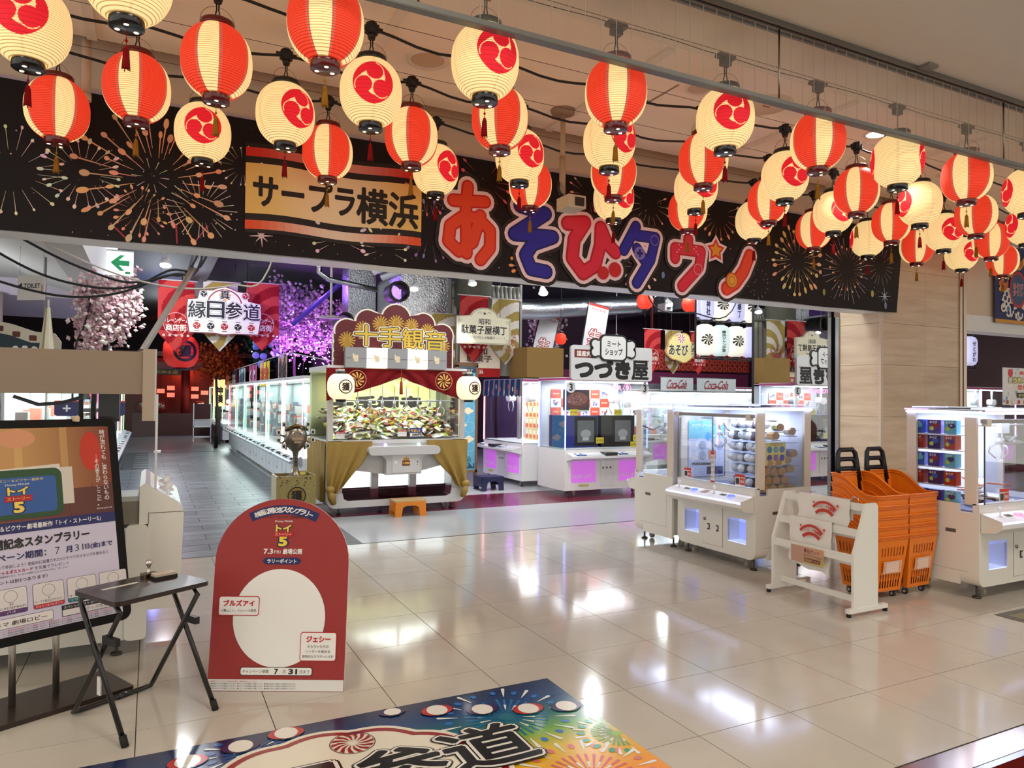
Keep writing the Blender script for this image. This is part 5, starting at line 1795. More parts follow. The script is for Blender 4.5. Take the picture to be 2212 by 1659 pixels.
# contents of machine C: blue boxes on pegs, books in a pile
BLU = [S(60, 90, 190), S(90, 60, 150), S(110, 180, 210), S(150, 40, 36), S(70, 50, 110), S(180, 60, 40)]
k = 0
for z in (0.735, 0.90, 1.05, 1.20, 1.33):
    for yy, w in ((0.54, 0.10), (0.40, 0.11), (0.26, 0.10)):
        p = local(Cm, (0.06, yy, z))
        t = thing('prize_box', '%s prize box, %s in the left window of the right-hand machine' % (['blue', 'purple', 'sky blue', 'dark red', 'plum', 'orange red'][k % 6], ORD[k]), 'box', p, random.uniform(-0.15, 0.15), 'blue prize boxes')
        B().box(-0.02, 0.05, -w / 2, w / 2, 0, 0.115, BLU[k % 6]).build('carton', t, GLOSS)
        Fx = Fr((-0.0205, 0, 0.057), -Y_, Z_)
        b = B()
        b.disc(Fx, 0.012, 0.012, 0.03, BLU[(k + 2) % 6], 0.6, 0.022)
        b.disc(Fx, -0.02, -0.015, 0.018, S(190, 210, 90), 0.9)
        b.text(Fx, 'あそび', -0.005, 0.038, 0.06, 0.02, S(236, 236, 240), 1.4, 0.03)
        b.build('box_print', t, PRINT)
        k += 1
    if z > 0.75:
        B().box(0.03, 0.13, 0.16, 0.60, z - 0.012, z - 0.003, S(230, 230, 240)).build('prize_shelf', Cm, SATIN)
for k in range(26):
    p = local(Cm, (random.uniform(0.22, 0.66), random.uniform(0.10, 0.45), 0.717 + 0.011 * k * (0.35 + 0.5 * random.random())))
    o = B().box(-0.075, 0.075, -0.05, 0.05, 0, 0.012, random.choice([S(220, 216, 206), S(180, 170, 156), S(90, 80, 76), S(190, 120, 90), S(236, 234, 230)])).build('comic_book', None, MATTE)
    o.location = p
    o.rotation_euler = (random.uniform(-0.25, 0.25), random.uniform(-0.3, 0.3), random.uniform(0, 3))
    tag(o, 'thin booklet in the loose pile inside the right-hand machine', 'booklet', 'booklet pile')


def draw_gotochi(b, f, w, h):
    b.rect(f, -w / 2, w / 2, -h / 2, h / 2, S(214, 212, 204), 0.6)
    for k in range(30):
        b.disc(f, random.uniform(-w * .48, w * .48), random.uniform(-h * .48, h * .48), 0.016, random.choice([S(120, 150, 190), S(226, 220, 200), S(170, 180, 190)]), 0.8 + 0.02 * k)
    for off, c, l in ((0.1, S(30, 40, 90), 1.6), (0.03, S(240, 226, 120), 2.4)):
        b.text(f, 'ご当地コーナー', 0.02, h * 0.17, w * 0.8, h * 0.16, c, l, off, ref=0.0)
    for off, c, l in ((0.1, S(250, 240, 230), 1.6), (0.03, S(206, 40, 40), 2.4)):
        b.text(f, '新しい', w * 0.12, h * 0.37, w * 0.4, h * 0.10, c, l, off, ref=0.0)
        b.text(f, '登場予定!', w * 0.14, -h * 0.02, w * 0.55, h * 0.13, c, l, off, ref=0.0)
    b.disc(f, -w * 0.32, h * 0.36, 0.04, S(200, 40, 40), 2)
    b.rect(f, -w * 0.16, w * 0.44, -h * 0.30, -h * 0.17, S(40, 38, 40), 2)
    b.text(f, 'おたのしみに', w * 0.14, -h * 0.235, w * 0.5, h * 0.07, S(240, 220, 120), 2.8, 0.02)
    for q in range(6):
        b.disc(f, -w * 0.4 + w * 0.15 * q, -h * 0.42, 0.022, [S(160, 90, 60), S(226, 210, 190), S(190, 60, 50), S(200, 90, 90), S(170, 180, 70), S(206, 160, 80)][q], 2.2)


notice(Fr((7.62, 4.05, 1.755), X_, Z_), 0.64, 0.36, 'busy announcement board standing on top of the right-hand machine', draw_gotochi, 'announcement_board', 'sign', 0.006)

# ---- left claw machine: only its side and its control deck show past the poster
t = thing('claw_machine', 'tall beige-headed claw machine at the left with sloping control deck', 'claw machine', (0, 5.0, 0))
B().prism([(-1.6, 0.10), (-0.20, 0.10), (-0.03, 0.10), (-0.03, 0.78), (-1.6, 0.78)], 'y', 0.0, 0.95, BODY).build('cabinet', t, MB_)
B().prism([(x, z) for x, z in rr(-0.12, 0.0, 0.10, 0.80, 0.03)], 'y', -0.03, 0.98, BODY).build('corner_post', t, MB_)
dk = B().prism([(0.0, 0.27), (0.16, 0.27), (0.185, 0.30), (0.20, 0.86), (0.188, 0.90), (-0.02, 1.05), (-0.05, 1.03), (-0.05, 0.8), (0.0, 0.8)], 'y', -0.01, 0.96, BODY).build('control_deck', t, MB_)
Fd = Fr((0.194, 0.0, 0.905), Y_, Vector((-0.215, 0, 0.142)).normalized())
B().poly(Fd, rr(0.03, 0.92, 0.015, 0.225, 0.02), S(226, 232, 236), 1).build('deck_plate', dk, vc(0.2, coat=0.4, emit=0.25, var=0))
b = B()
b.text(Fd, 'PUSH', 0.30, 0.12, 0.1, 0.03, S(120, 150, 160), 2.2, 0.02)
for k in range(6):
    b.star(Fd, 0.1 + 0.12 * k, 0.06 + 0.05 * (k % 3), 0.02, S(190, 206, 226) if k % 2 else S(230, 190, 210), 2.2)
b.build('deck_print', dk, PRINT)
for yy in (0.2, 0.62):
    c = Fd(yy, 0.12, 2)
    B().lathe([(0.05, 0), (0.05, 0.01), (0.03, 0.03), (0.001, 0.034)], S(236, 236, 238), c).build('push_button', dk, GLOSS)
    B().lathe([(0.03, 0), (0.012, 0.01), (0.01, 0.05)], S(230, 230, 234), Fd(yy - 0.12, 0.1, 2)).ball(Fd(yy - 0.12, 0.1, 2) + Vector((0, 0, 0.06)), 0.024, S(240, 240, 242)).build('joystick', dk, GLOSS)
B().box(0.0005, 0.199, -0.0125, -0.010, 0.865, 0.868, S(90, 84, 76)).box(0.0, 0.003, -0.0125, -0.010, 0.80, 0.868, S(90, 84, 76)).build('panel_seam', t, MATTE)
B().box(-1.6, -0.045, 0.0, 0.02, 1.60, 1.862, S(150, 132, 114)).box(-1.6, -0.045, 0.02, 0.9, 1.80, 1.862, S(150, 132, 114)).build('header_board', t, MATTE)
B().box(-0.045, 0.022, -0.02, 0.12, 1.435, 1.88, S(176, 158, 138)).box(0.022, 0.032, -0.02, 0.12, 1.435, 1.88, S(200, 196, 190)).build('header_post', t, SATIN)
B().box(0.030, 0.044, -0.006, 0.008, 0.925, 1.60, S(214, 214, 212)).build('corner_pole', t, BRUSH)
B().box(0.024, 0.062, -0.016, 0.014, 1.235, 1.25, S(200, 198, 194)).build('pole_clip', t, METAL)
B().box(-1.55, 0.03, -0.002, 0.004, 0.80, 1.60, S(220, 230, 235)).build('side_glass', t, GLS)
B().box(-1.5, 0.0, 0.02, 0.93, 0.78, 0.80, S(70, 60, 56)).build('play_floor', t, SATIN)
B().box(-0.28, -0.03, 0.02, 0.35, 0.80, 0.94, S(150, 138, 124)).box(-0.28, -0.03, 0.02, 0.35, 0.94, 0.97, S(206, 206, 200)).build('prize_chute', t, SATIN)
for x in (-0.40, -0.33):
    B().cyl((x, 0.4, 1.20), (x, 0.4, 1.62), 0.015, S(60, 50, 46)).build('crane_rod', t, METAL)
B().box(-0.30, -0.18, 0.34, 0.46, 1.42, 1.60, S(40, 38, 40)).box(-0.28, -0.2, 0.36, 0.44, 1.30, 1.42, S(96, 96, 98)).build('crane', t, SATIN)
B().tube([(-0.75, 0.3, 1.58), (-0.62, 0.3, 1.53), (-0.5, 0.3, 1.54), (-0.38, 0.3, 1.58)], 0.012, S(40, 38, 38)).build('lead', t, SATIN)
for fx in (-0.16, -1.4):
    put('levelling_foot', FOOT, t, None, (fx, 0.06, 0.003))
    put('caster', CAS2, t, None, (fx - 0.1, 0.1, 0.04))

# ================================================================== arcade machines
def pack(kind):
    """thin foil snack packet"""
    b = B()
    n = 5
    w, h = (0.075, 0.05) if kind < 2 else (0.095, 0.03)
    pal = [[S(226, 226, 220), S(190, 200, 60)], [S(96, 36, 34), S(226, 214, 190)], [S(236, 236, 236), S(120, 160, 60)], [S(170, 30, 40), S(236, 200, 90)], [S(60, 40, 40), S(200, 190, 180)], [S(206, 196, 60), S(70, 100, 50)]][kind % 6]
    for s in (1, -1):
        vs = []
        for j in range(n + 1):
            for i in range(n + 1):
                f, g_ = i / n * 2 - 1, j / n * 2 - 1
                vs.append((f * w, g_ * h, s * 0.014 * (1 - f ** 4) * (1 - g_ ** 2)))
        fs = [(j * (n + 1) + i, j * (n + 1) + i + 1, (j + 1) * (n + 1) + i + 1, (j + 1) * (n + 1) + i) for j in range(n) for i in range(n)]
        if s < 0:
            fs = [f[::-1] for f in fs]
        b.add(vs, fs, [pal[1] if (k % n in (1, 2)) else pal[0] for k in range(n * n)])
    return b.mesh('snack_packet')


# ---------------- big prize machine with the gold lettering
KX0, KX1, KY = 2.10, 4.06, 9.65
kn = thing('prize_machine', 'wide white prize machine under gold lettering and a red arched header', 'prize machine', (0, KY, 0))
WM2 = vc(0.35, var=0.02, coat=0.15)
GR = S(206, 204, 202)
# lower body with the low glowing window: outline with opening made of pieces
lb = B()
def bar(z0, z1, x0, x1): lb.box(x0, x1, -0.05, 0.1, z0, z1, GR)
lb.prism([(KX0 - 0.02, 0.30)] + [(KX0 - 0.02 + 0.14 - 0.14 * math.cos(PI / 2 * i / 6), 0.10 + 0.14 - 0.14 * math.sin(PI / 2 * i / 6)) for i in range(7)] + [(KX1 + 0.02 - 0.14 + 0.14 * math.sin(PI / 2 * i / 6), 0.10 + 0.14 - 0.14 * math.cos(PI / 2 * i / 6)) for i in range(7)] + [(KX1 + 0.02, 0.30), (KX1 - 0.20, 0.30), (KX1 - 0.22, 0.22), (KX1 - 0.28, 0.19), (KX0 + 0.28, 0.19), (KX0 + 0.22, 0.22), (KX0 + 0.20, 0.30)], 'y', -0.08, 0.2, GR)
lb.box(KX0 - 0.02, KX0 + 0.2, -0.06, 0.2, 0.30, 0.99, GR).box(KX1 - 0.2, KX1 + 0.02, -0.06, 0.2, 0.30, 0.99, GR)
lb.prism([(KX0 + 0.2, 0.62), (2.86, 0.53), (3.30, 0.53), (KX1 - 0.2, 0.66), (KX1 - 0.2, 0.99), (KX0 + 0.2, 0.99)], 'y', -0.05, 0.2, S(196, 194, 192))
lb.build('lower_body', kn, WM2)
B().box(KX0, KX1, 0.2, 1.15, 0.12, 0.98, GR).build('cabinet', kn, WM2)
gl = B()
for x0, x1 in ((2.32, 2.74), (2.84, 3.30), (3.38, 3.84)):
    gl.box(x0, x1, 0.17, 0.19, 0.33, 0.62, (0.86, 0.97, 1.0))
gl.build('lit_panel', kn, vc(0.4, emit=0.8, var=0))
B().box(KX0 + 0.2, KX1 - 0.2, -0.04, 0.19, 0.195, 0.205, S(66, 18, 34)).box(KX0 + 0.2, KX1 - 0.2, 0.165, 0.195, 0.205, 0.335, S(60, 20, 36)).build('prize_tray', kn, GLOSS)
for x in (2.79, 3.34):
    B().box(x - 0.05, x + 0.05, 0.10, 0.19, 0.2, 0.63, S(190, 188, 186)).build('tray_divider', kn, WM2)
B().box(KX0 + 0.2, KX1 - 0.2, -0.07, -0.064, 0.20, 0.34, S(120, 60, 80)).build('tray_guard', kn, clear((0.6, 0.35, 0.45), 1.4))
# control shelf
ct = B().prism(rr(2.61, 3.62, 0.80, 0.915, 0.055), 'y', -0.24, -0.03, S(198, 196, 194)).prism([(2.80, 0.80), (3.43, 0.80), (3.36, 0.73), (3.36, 0.53), (2.86, 0.53), (2.86, 0.73)], 'y', -0.20, -0.03, S(192, 190, 188)).build('control_shelf', kn, WM2)
B().box(2.94, 3.33, -0.206, -0.198, 0.555, 0.795, S(204, 202, 200)).build('service_door', ct, WM2)
b = B()
FK_ = south((0, -0.2065, 0))
b.star(FK_, 3.135, 0.72, 0.06, S(190, 130, 40), 1, 7, 0.6)
b.rect(FK_, 3.08, 3.19, 0.65, 0.72, S(110, 50, 30), 1.6)
b.text(FK_, '十手観音', 3.135, 0.685, 0.10, 0.03, S(240, 200, 90), 2.4, 0.03)
b.rect(FK_, 2.975, 3.005, 0.68, 0.715, S(240, 240, 230), 1)
b.text(FK_, '6', 3.30, 0.70, 0, 0.03, S(40, 40, 44), 1, 0.02)
b.rect(FK_, 3.28, 3.315, 0.66, 0.666, S(200, 60, 40), 1)
b.build('door_print', ct, PRINT)
for x, c in ((2.865, (0.45, 0.35, 1.0)), (3.34, (0.55, 0.9, 1.0))):
    B().ball((x, -0.13, 0.93), 0.025, c).build('lit_button', ct, vc(0.3, emit=2.0, var=0))
# glass hall
for x in (KX0, KX1 - 0.07):
    B().box(x, x + 0.07, -0.05, 0.02, 0.97, 1.93, S(200, 194, 186)).build('corner_post', kn, WM2)
B().box(KX0, KX1, -0.06, 0.03, 0.95, 1.0, S(206, 204, 200)).build('sill', kn, WM2)
B().box(KX0 + 0.07, KX1 - 0.07, -0.03, -0.022, 1.0, 1.93, S(230, 236, 236)).build('front_pane', kn, GLS)
for x in (KX0, KX1 - 0.008):
    B().box(x, x + 0.008, 0.02, 1.1, 1.0, 1.9, S(230, 236, 236)).build('side_pane', kn, GLS)
B().box(KX0, KX1, 1.12, 1.16, 0.98, 1.95, S(196, 200, 150)).build('back_wall', kn, SATIN)
B().box(KX0 + 0.02, KX1 - 0.02, 0.0, 1.1, 0.96, 1.0, S(210, 210, 206)).build('play_floor', kn, SATIN)
B().box(KX0 - 0.02, KX1 + 0.02, -0.06, 1.16, 1.93, 2.0, S(220, 218, 214)).build('roof', kn, WM2)
b = B()
Fb = south((0, 1.118, 0))
b.rect(Fb, KX0 + 0.1, KX1 - 0.1, 1.5, 1.88, S(206, 204, 140), 0.5)
for k in range(26):
    b.disc(Fb, random.uniform(KX0 + .2, KX1 - .2), random.uniform(1.55, 1.85), random.uniform(0.03, 0.1), random.choice([S(190, 196, 110), S(222, 222, 170), S(176, 190, 110)]), 0.8 + k * 0.02, random.uniform(0.02, 0.05), 10, random.uniform(0, 3))
b.text(Fb, '十手観音', 3.1, 1.46, 1.4, 0.26, S(24, 22, 22), 2, 0.05)
b.build('back_print', kn, PRINT)
o = area('prize_machine_led', (3.08, KY + 0.45, 1.92), 1.8, 26, (0.95, 1.0, 0.95), (0, 0, 0), 0.8)
b = B().box(KX0 + 0.1, KX1 - 0.1, 0.02, 0.04, 1.88, 1.90, (0.95, 1, 0.95))
b.build('led_strip', kn, LEDM)
# row of hanging claws
B().cyl((KX0 + 0.15, 0.15, 1.53), (KX1 - 0.15, 0.15, 1.53), 0.008, S(150, 150, 150)).build('claw_rail', kn, METAL)
for k in range(9):
    x = KX0 + 0.28 + 0.175 * k
    h = B().cyl((x, 0.18, 1.53), (x, 0.18, 1.45), 0.02, S(190, 190, 190)).cyl((x, 0.18, 1.9), (x, 0.18, 1.53), 0.005, S(180, 180, 180)).build('hanging_claw', kn, METAL)
    for s in (-1, 1):
        B().tube([(x + s * q, 0.18, 1.45 - hh) for q, hh in ((0.01, 0), (0.05, 0.04), (0.05, 0.10), (0.02, 0.14))], 0.006, S(214, 214, 214)).build('claw_finger', h, METAL)
# header
RED2, GOLD = S(92, 12, 18), S(196, 152, 54)
Fh = south((0, -0.05, 0))


def scallop(k):
    pts = [(2.17 - k, 1.96), (3.85 + k, 1.96), (3.85 + k, 2.42)]
    lobes = [(3.70, 2.46, 0.16, -20, 110), (3.42, 2.60, 0.16, 0, 120), (3.02, 2.66, 0.20, 15, 165), (2.62, 2.60, 0.16, 60, 180), (2.34, 2.46, 0.16, 70, 200)]
    for cx, cz, r, a0, a1 in lobes:
        for i in range(9):
            a = R(a0 + (a1 - a0) * i / 8)
            pts.append((cx + (r + k) * math.cos(a), cz + (r + k) * math.sin(a)))
    pts.append((2.17 - k, 2.42))
    return pts


hd = slab(Fh, scallop(0.02), 0.05, S(232, 224, 206), S(200, 190, 170)).build('header_board', kn, PRINT)
b = B()
b.poly(Fh, scallop(0.0), RED2, 1)
for i in range(9):
    for j in range(6):
        cx, cz = 2.2 + 0.2 * i, 2.02 + 0.12 * j
        if 2.19 < cx < 3.83 and (cz < 2.45):
            for q in range(4):
                a = PI / 4 + PI / 2 * q
                b.ray(Fh, cx + 0.05 * math.cos(a), cz + 0.05 * math.sin(a), cx + 0.05 * math.cos(a + PI / 2), cz + 0.05 * math.sin(a + PI / 2), 0.008, 0.008, S(40, 8, 12), 1.6)
for cx, cz, s in ((2.34, 2.34, 1), (2.55, 2.50, 0.9), (2.80, 2.58, 1), (3.02, 2.60, 1), (3.24, 2.58, 0.9), (3.48, 2.52, 0.9), (3.70, 2.32, 1)):
    b.poly(Fh, [(cx - 0.06 * s, cz - 0.15 * s), (cx + 0.06 * s, cz - 0.15 * s), (cx + 0.035 * s, cz), (cx, cz + 0.13 * s), (cx - 0.035 * s, cz)], S(170, 128, 40), 2.2)
    for q in range(16):
        a = 2 * PI * q / 16
        b.ray(Fh, cx, cz, cx + 0.115 * s * math.cos(a), cz + 0.115 * s * math.sin(a), 0.014, 0.02, GOLD, 2)
for off, c, l in ((0.085, S(236, 230, 214), 3), (0.05, S(28, 20, 16), 3.8), (0.018, S(212, 176, 60), 4.6)):
    for q, ch in enumerate('十手観音'):
        b.text(Fh, ch, 2.60 + 0.33 * q, 2.42 - 0.012 * q, 0.31, 0.27, c, l + 0.1 * q, off, ref=0.0)
b.build('header_print', hd, PRINT)
# hand sign box: five squares, two lit
for q in range(5):
    lit = q in (1, 3)
    x0 = 2.30 + 0.288 * q
    hb = B().box(x0, x0 + 0.286, -0.14, -0.054, 1.975, 2.245, S(255, 244, 208) if lit else S(150, 150, 150)).build('sign_square', kn, vc(0.5, emit=0.7 if lit else 0.0, var=0))
    Fq = south((x0 + 0.143, -0.1405, 2.10))
    b = B()
    b.rrect(Fq, -0.03, 0.03, -0.045, 0.03, 0.012, S(226, 206, 170), 1)
    for w in range(4):
        b.rrect(Fq, -0.03 + 0.015 * w, -0.018 + 0.015 * w, 0.0, 0.045, 0.005, S(232, 214, 180), 1.6)
    b.rrect(Fq, -0.045, -0.028, -0.01, 0.065, 0.007, S(232, 214, 180), 1.8)
    b.ray(Fq, -0.13, 0.0, -0.05, 0.0, 0.008, 0.004, S(90, 80, 70), 1)
    b.ray(Fq, 0.13, 0.0, 0.04, 0.0, 0.008, 0.004, S(90, 80, 70), 1)
    b.build('hand_print', hb, PRINT)
# red chequered swag curtains
for sx in (0, 1):
    b = B()
    nx, nz = 44, 26
    def SP(i, j):
        f, g_ = i / nx, j / nz
        x = KX0 - 0.04 + 1.02 * f if sx == 0 else KX1 + 0.04 - 1.02 * f
        drop = 0.10 + 0.34 * (1 - f) ** 0.85
        return (x, -0.10 + 0.02 * math.sin(f * 26 + g_ * 5) * (0.3 + g_), 1.965 - drop * g_)
    for j in range(nz):
        for i in range(nx):
            c = S(150, 22, 28) if (i + j) % 2 else S(70, 12, 16)
            q = [SP(i, j + 1), SP(i + 1, j + 1), SP(i + 1, j), SP(i, j)]
            b.add(q if sx == 0 else q[::-1], [(0, 1, 2, 3)], c)
    sw = b.build('swag_curtain', kn, CLOTH)
    b = B()
    cx = KX0 + 0.36 if sx == 0 else KX1 - 0.36
    Fc = south((cx, -0.135, 1.815))
    b.ring(Fc, 0, 0, 0.12, 0.127, S(206, 170, 110), 0)
    for k in range(10):
        a = 2 * PI * k / 10
        b.poly(Fc, [(q * math.cos(a + d), q * math.sin(a + d)) for q, d in ((0.012, 0), (0.06, 0.0), (0.1, 0.25), (0.098, 0.5), (0.06, 0.35))], S(220, 180, 96), 0.6)
    b.build('crest_print', sw, PRINT)
B().cyl((3.08, -0.12, 1.96), (3.08, -0.12, 1.78), 0.006, S(160, 70, 30)).lathe([(0.012, 1.80), (0.02, 1.78), (0.026, 1.62), (0.001, 1.62)], S(170, 76, 34), (3.08, -0.12, 0), 10).build('curtain_tassel', kn, CLOTH)


def crest_lantern(x, z, label):
    t = thing('crest_lantern', label, 'lantern', (x, KY - 0.25, z))
    n = 40
    prof = [(0.13 * (1 - min(1, abs(q) / 0.175) ** 2.6) ** 0.5 + 0.045, q) for q in [-0.165 + 0.33 * i / 22 for i in range(23)]]

    def cf(k, i):
        s = (i / n * 12 + 0.25 * math.sin(k * 0.3)) % 2
        left = 8 < (i + 6) % n < 20
        return S(236, 196, 110) if (left and s < 1) else S(255, 240, 200)
    B().lathe(prof, CREAM, n=n, colf=cf).build('paper_body', t, vc(0.7, emit=0.45, var=0))
    B().lathe([(0.001, 0.2), (0.065, 0.2), (0.07, 0.165)], BLACK).build('top_ring', t, SATIN)
    B().lathe([(0.07, -0.165), (0.065, -0.2), (0.001, -0.2)], BLACK).build('bottom_ring', t, SATIN)
    Fz = south((0.025, -0.168, 0.0))
    b = B()
    b.ring(Fz, 0, 0, 0.078, 0.092, S(70, 44, 24), 0, 30)
    b.text(Fz, '獲', 0, 0, 0.10, 0.10, S(60, 36, 20), 0, 0.04)
    for (v0, i0) in ((0, len(b.v)),):
        b.v = [(vx, -math.sqrt(max(0.0001, (0.13 * (1 - min(1, abs(vz) / 0.175) ** 2.6) ** 0.5 + 0.049) ** 2 - vx * vx)), vz) for vx, vy, vz in b.v]
    b.build('crest', t, PRINT)
    B().box(-0.04, 0.04, -0.03, 0.16, 0.2, 0.23, S(206, 200, 190)).build('bracket', t, SATIN)


crest_lantern(2.22, 1.715, 'round glowing lantern with a circled character, left end of the prize machine')
crest_lantern(4.03, 1.72, 'round glowing lantern with a circled character, right end of the prize machine')
# gold drapes
GC = S(150, 120, 50)


def drape(name, P, nx, nz, par, col=GC):
    b = B()
    vs = [P(i / nx, j / nz) for j in range(nz + 1) for i in range(nx + 1)]
    fs = [(j * (nx + 1) + i, (j + 1) * (nx + 1) + i, (j + 1) * (nx + 1) + i + 1, j * (nx + 1) + i + 1) for j in range(nz) for i in range(nx)]
    b.add(vs, fs, col, True)
    b.add([(x, y + 0.006, z) for x, y, z in vs], [f[::-1] for f in fs], col, True)
    return b.build(name, par, vc(0.5, metal=0.15, var=0.1, coat=0.1))


for sx in (1, -1):
    def PD(f, g_, s=sx):
        w = 0.62 * (1 - 0.62 * g_ ** 1.6)
        xb = KX0 - 0.03 if s > 0 else KX1 + 0.03
        x = xb + s * (0.02 * g_ + w * f)
        z = 0.985 - (0.62 - 0.10 * f) * g_ - 0.10 * g_ * g_ * math.sin(f * PI)
        y = -0.10 - 0.05 * g_ + 0.028 * math.sin(f * 17 + g_ * 2.5) * (0.25 + g_)
        return (x, y, z)
    drape('gold_drape', PD, 26, 14, kn)
    xk = KX0 + 0.02 if sx > 0 else KX1 - 0.02
    B().ball((xk, -0.16, 0.36), 0.06, GC, 12, 8, 1.1, 0.8, 0.9).tube([(xk, -0.16, 0.34), (xk + sx * 0.02, -0.17, 0.26), (xk + sx * 0.05, -0.16, 0.17)], [0.04, 0.055, 0.035], GC, 8).build('drape_knot', kn, vc(0.5, metal=0.15, var=0.1))
drape('side_drape', lambda f, g_: (KX0 - 0.05 + 0.022 * math.sin(f * 40), 1.05 - 1.1 * f, 0.985 - 0.80 * g_), 40, 6, kn)
for x in (KX0 + 0.18, KX0 + 0.75, KX1 - 0.55, KX1 - 0.16):
    put('levelling_foot', FOOT, kn, None, (x, 0.05, 0.003))
put('caster', CAS2, kn, None, (KX0 + 0.08, 0.06, 0.04))
put('caster', CAS2, kn, None, (KX1 - 0.28, 0.06, 0.04))
# the heap of snack packets
PK_ME = [pack(k) for k in range(6)]
for m in PK_ME:
    m.materials.append(vc(0.22, var=0.05, coat=0.5))
for k in range(230):
    f = random.random()
    yy = 0.03 + 0.95 * f
    hh = 0.05 + 0.32 * min(1, f * 1.5) + random.uniform(-0.03, 0.03)
    x = random.uniform(KX0 + 0.14, KX1 - 0.14)
    o = put('snack_packet', PK_ME[k % 6], None, None, (x, KY + yy, 1.0 + max(0.03, hh)), (random.uniform(-0.9, 0.5), random.uniform(-0.6, 0.6), random.uniform(0, 6.2)))
    tag(o, '%s foil snack packet in the heap behind the prize machine glass' % ['white and lime', 'brown and cream', 'white and green', 'red and gold', 'dark brown', 'yellow and green'][k % 6], 'snack', 'heap of snack packets')
mound = B()
vs, nx, ny = [], 24, 10
for j in range(ny + 1):
    for i in range(nx + 1):
        f = j / ny
        vs.append((KX0 + 0.06 + (KX1 - KX0 - 0.12) * i / nx, KY + 0.01 + 1.05 * f, 1.0 + 0.02 + 0.26 * min(1, f * 1.5) + random.uniform(-0.02, 0.02)))
mound.add(vs, [(j * (nx + 1) + i, j * (nx + 1) + i + 1, (j + 1) * (nx + 1) + i + 1, (j + 1) * (nx + 1) + i) for j in range(ny) for i in range(nx)], [random.choice([S(206, 204, 190), S(110, 50, 44), S(170, 176, 70), S(80, 60, 56), S(226, 226, 220)]) for _ in range(nx * ny)])
o = mound.build('snack_heap', None, vc(0.3, coat=0.4))
tag(o, 'deeper layer of foil snack packets filling the prize machine', 'snacks', kind='stuff')


def draw_200(b, f, w, h):
    b.rect(f, -w / 2, w / 2, -h / 2, h / 2, S(40, 60, 130), 0.6)
    b.rect(f, -w * 0.45, w * 0.45, -h * 0.42, -h * 0.05, S(236, 232, 220), 1)
    b.text(f, '200円', w * 0.05, -h * 0.23, w * 0.7, h * 0.28, S(24, 24, 30), 1.8, 0.05)
    b.text(f, 'うまい!', -w * 0.05, h * 0.2, w * 0.7, h * 0.3, S(240, 180, 50), 1.8, 0.05)


def draw_info(b, f, w, h):
    b.rect(f, -w / 2, w / 2, h * 0.2, h / 2, S(190, 60, 50), 0.6)
    b.text(f, '景品のご案内', 0, h * 0.34, w * 0.8, h * 0.16, S(240, 236, 230), 1.4, 0.02)
    b.text(f, 'スタッフまでどうぞ', 0, -h * 0.1, w * 0.85, h * 0.14, S(60, 56, 60), 1.4, 0.01)


notice(south((3.33, KY - 0.034, 1.09)), 0.19, 0.13, 'blue 200 yen price card on the prize machine glass', draw_200)
notice(south((3.13, KY - 0.034, 1.085)), 0.13, 0.09, 'red-headed notice card left of the blue price card', draw_info)
notice(south((2.27, KY - 0.034, 1.07)), 0.12, 0.09, 'white notice card in the lower left corner of the prize glass', draw_info)
# orange step stool, navy step stool
def stool(label, loc, w, d, h, col, top, rz=0):
    t = thing('step_stool', label, 'stool', loc, rz)
    B().prism(rr(-w / 2, w / 2, -d / 2, d / 2, 0.02), 'z', h - 0.02, h, top).build('stool_top', t, SATIN)
    b = B().prism([(-w / 2, 0), (-w / 2 + 0.09, 0), (-w / 2 + 0.11, h * 0.55), (-w / 2 + 0.15, h * 0.66), (w / 2 - 0.15, h * 0.66), (w / 2 - 0.11, h * 0.55), (w / 2 - 0.09, 0), (w / 2, 0), (w / 2 - 0.015, h - 0.02), (-w / 2 + 0.015, h - 0.02)], 'y', -d / 2, -d / 2 + 0.02, col)
    b.build('front_legs', t, SATIN)
    B().prism([(-w / 2, 0), (-w / 2 + 0.09, 0), (-w / 2 + 0.11, h * 0.55), (-w / 2 + 0.15, h * 0.66), (w / 2 - 0.15, h * 0.66), (w / 2 - 0.11, h * 0.55), (w / 2 - 0.09, 0), (w / 2, 0), (w / 2 - 0.015, h - 0.02), (-w / 2 + 0.015, h - 0.02)], 'y', d / 2 - 0.02, d / 2, col).build('rear_legs', t, SATIN)
    for s in (-1, 1):
        B().box(s * (w / 2 - 0.012) - 0.008, s * (w / 2 - 0.012) + 0.008, -d / 2 + 0.02, d / 2 - 0.02, h * 0.3, h - 0.02, col).build('side_wall', t, SATIN)


stool('orange step stool with pale wooden top before the prize machine', (3.12, 9.31, 0), 0.44, 0.28, 0.215, S(222, 130, 24), S(200, 164, 110))
stool('navy blue step stool in front of the awning claw machine', (5.22, 11.25, 0), 0.42, 0.34, 0.24, S(18, 26, 66), S(20, 28, 70))

# ---------------- gold spoon-shaped statue on its box
t = thing('plinth_box', 'speckled gold display box with a circled character', 'box', (1.68, 9.62, 0))
GBX = S(150, 136, 84)
b = B().box(-0.25, 0.24, -0.22, -0.20, 0, 0.57, GBX).box(-0.25, 0.24, 0.20, 0.22, 0, 0.57, GBX).box(-0.25, -0.23, -0.20, 0.20, 0, 0.57, S(190, 180, 150)).box(0.22, 0.24, -0.20, 0.20, 0, 0.57, GBX).box(-0.23, 0.22, -0.2, 0.2, 0, 0.50, S(60, 40, 30))
b.build('box_body', t, vc(0.5, metal=0.3, var=0.25, scale=30))
Fg = south((0, -0.2205, 0))
b = B()
b.ring(Fg, 0, 0.32, 0.10, 0.115, S(24, 20, 12), 0.8)
b.disc(Fg, 0, 0.32, 0.10, S(140, 112, 40), 0.6)
b.text(Fg, '獲', 0, 0.32, 0.13, 0.13, S(20, 16, 10), 1.6, 0.04)
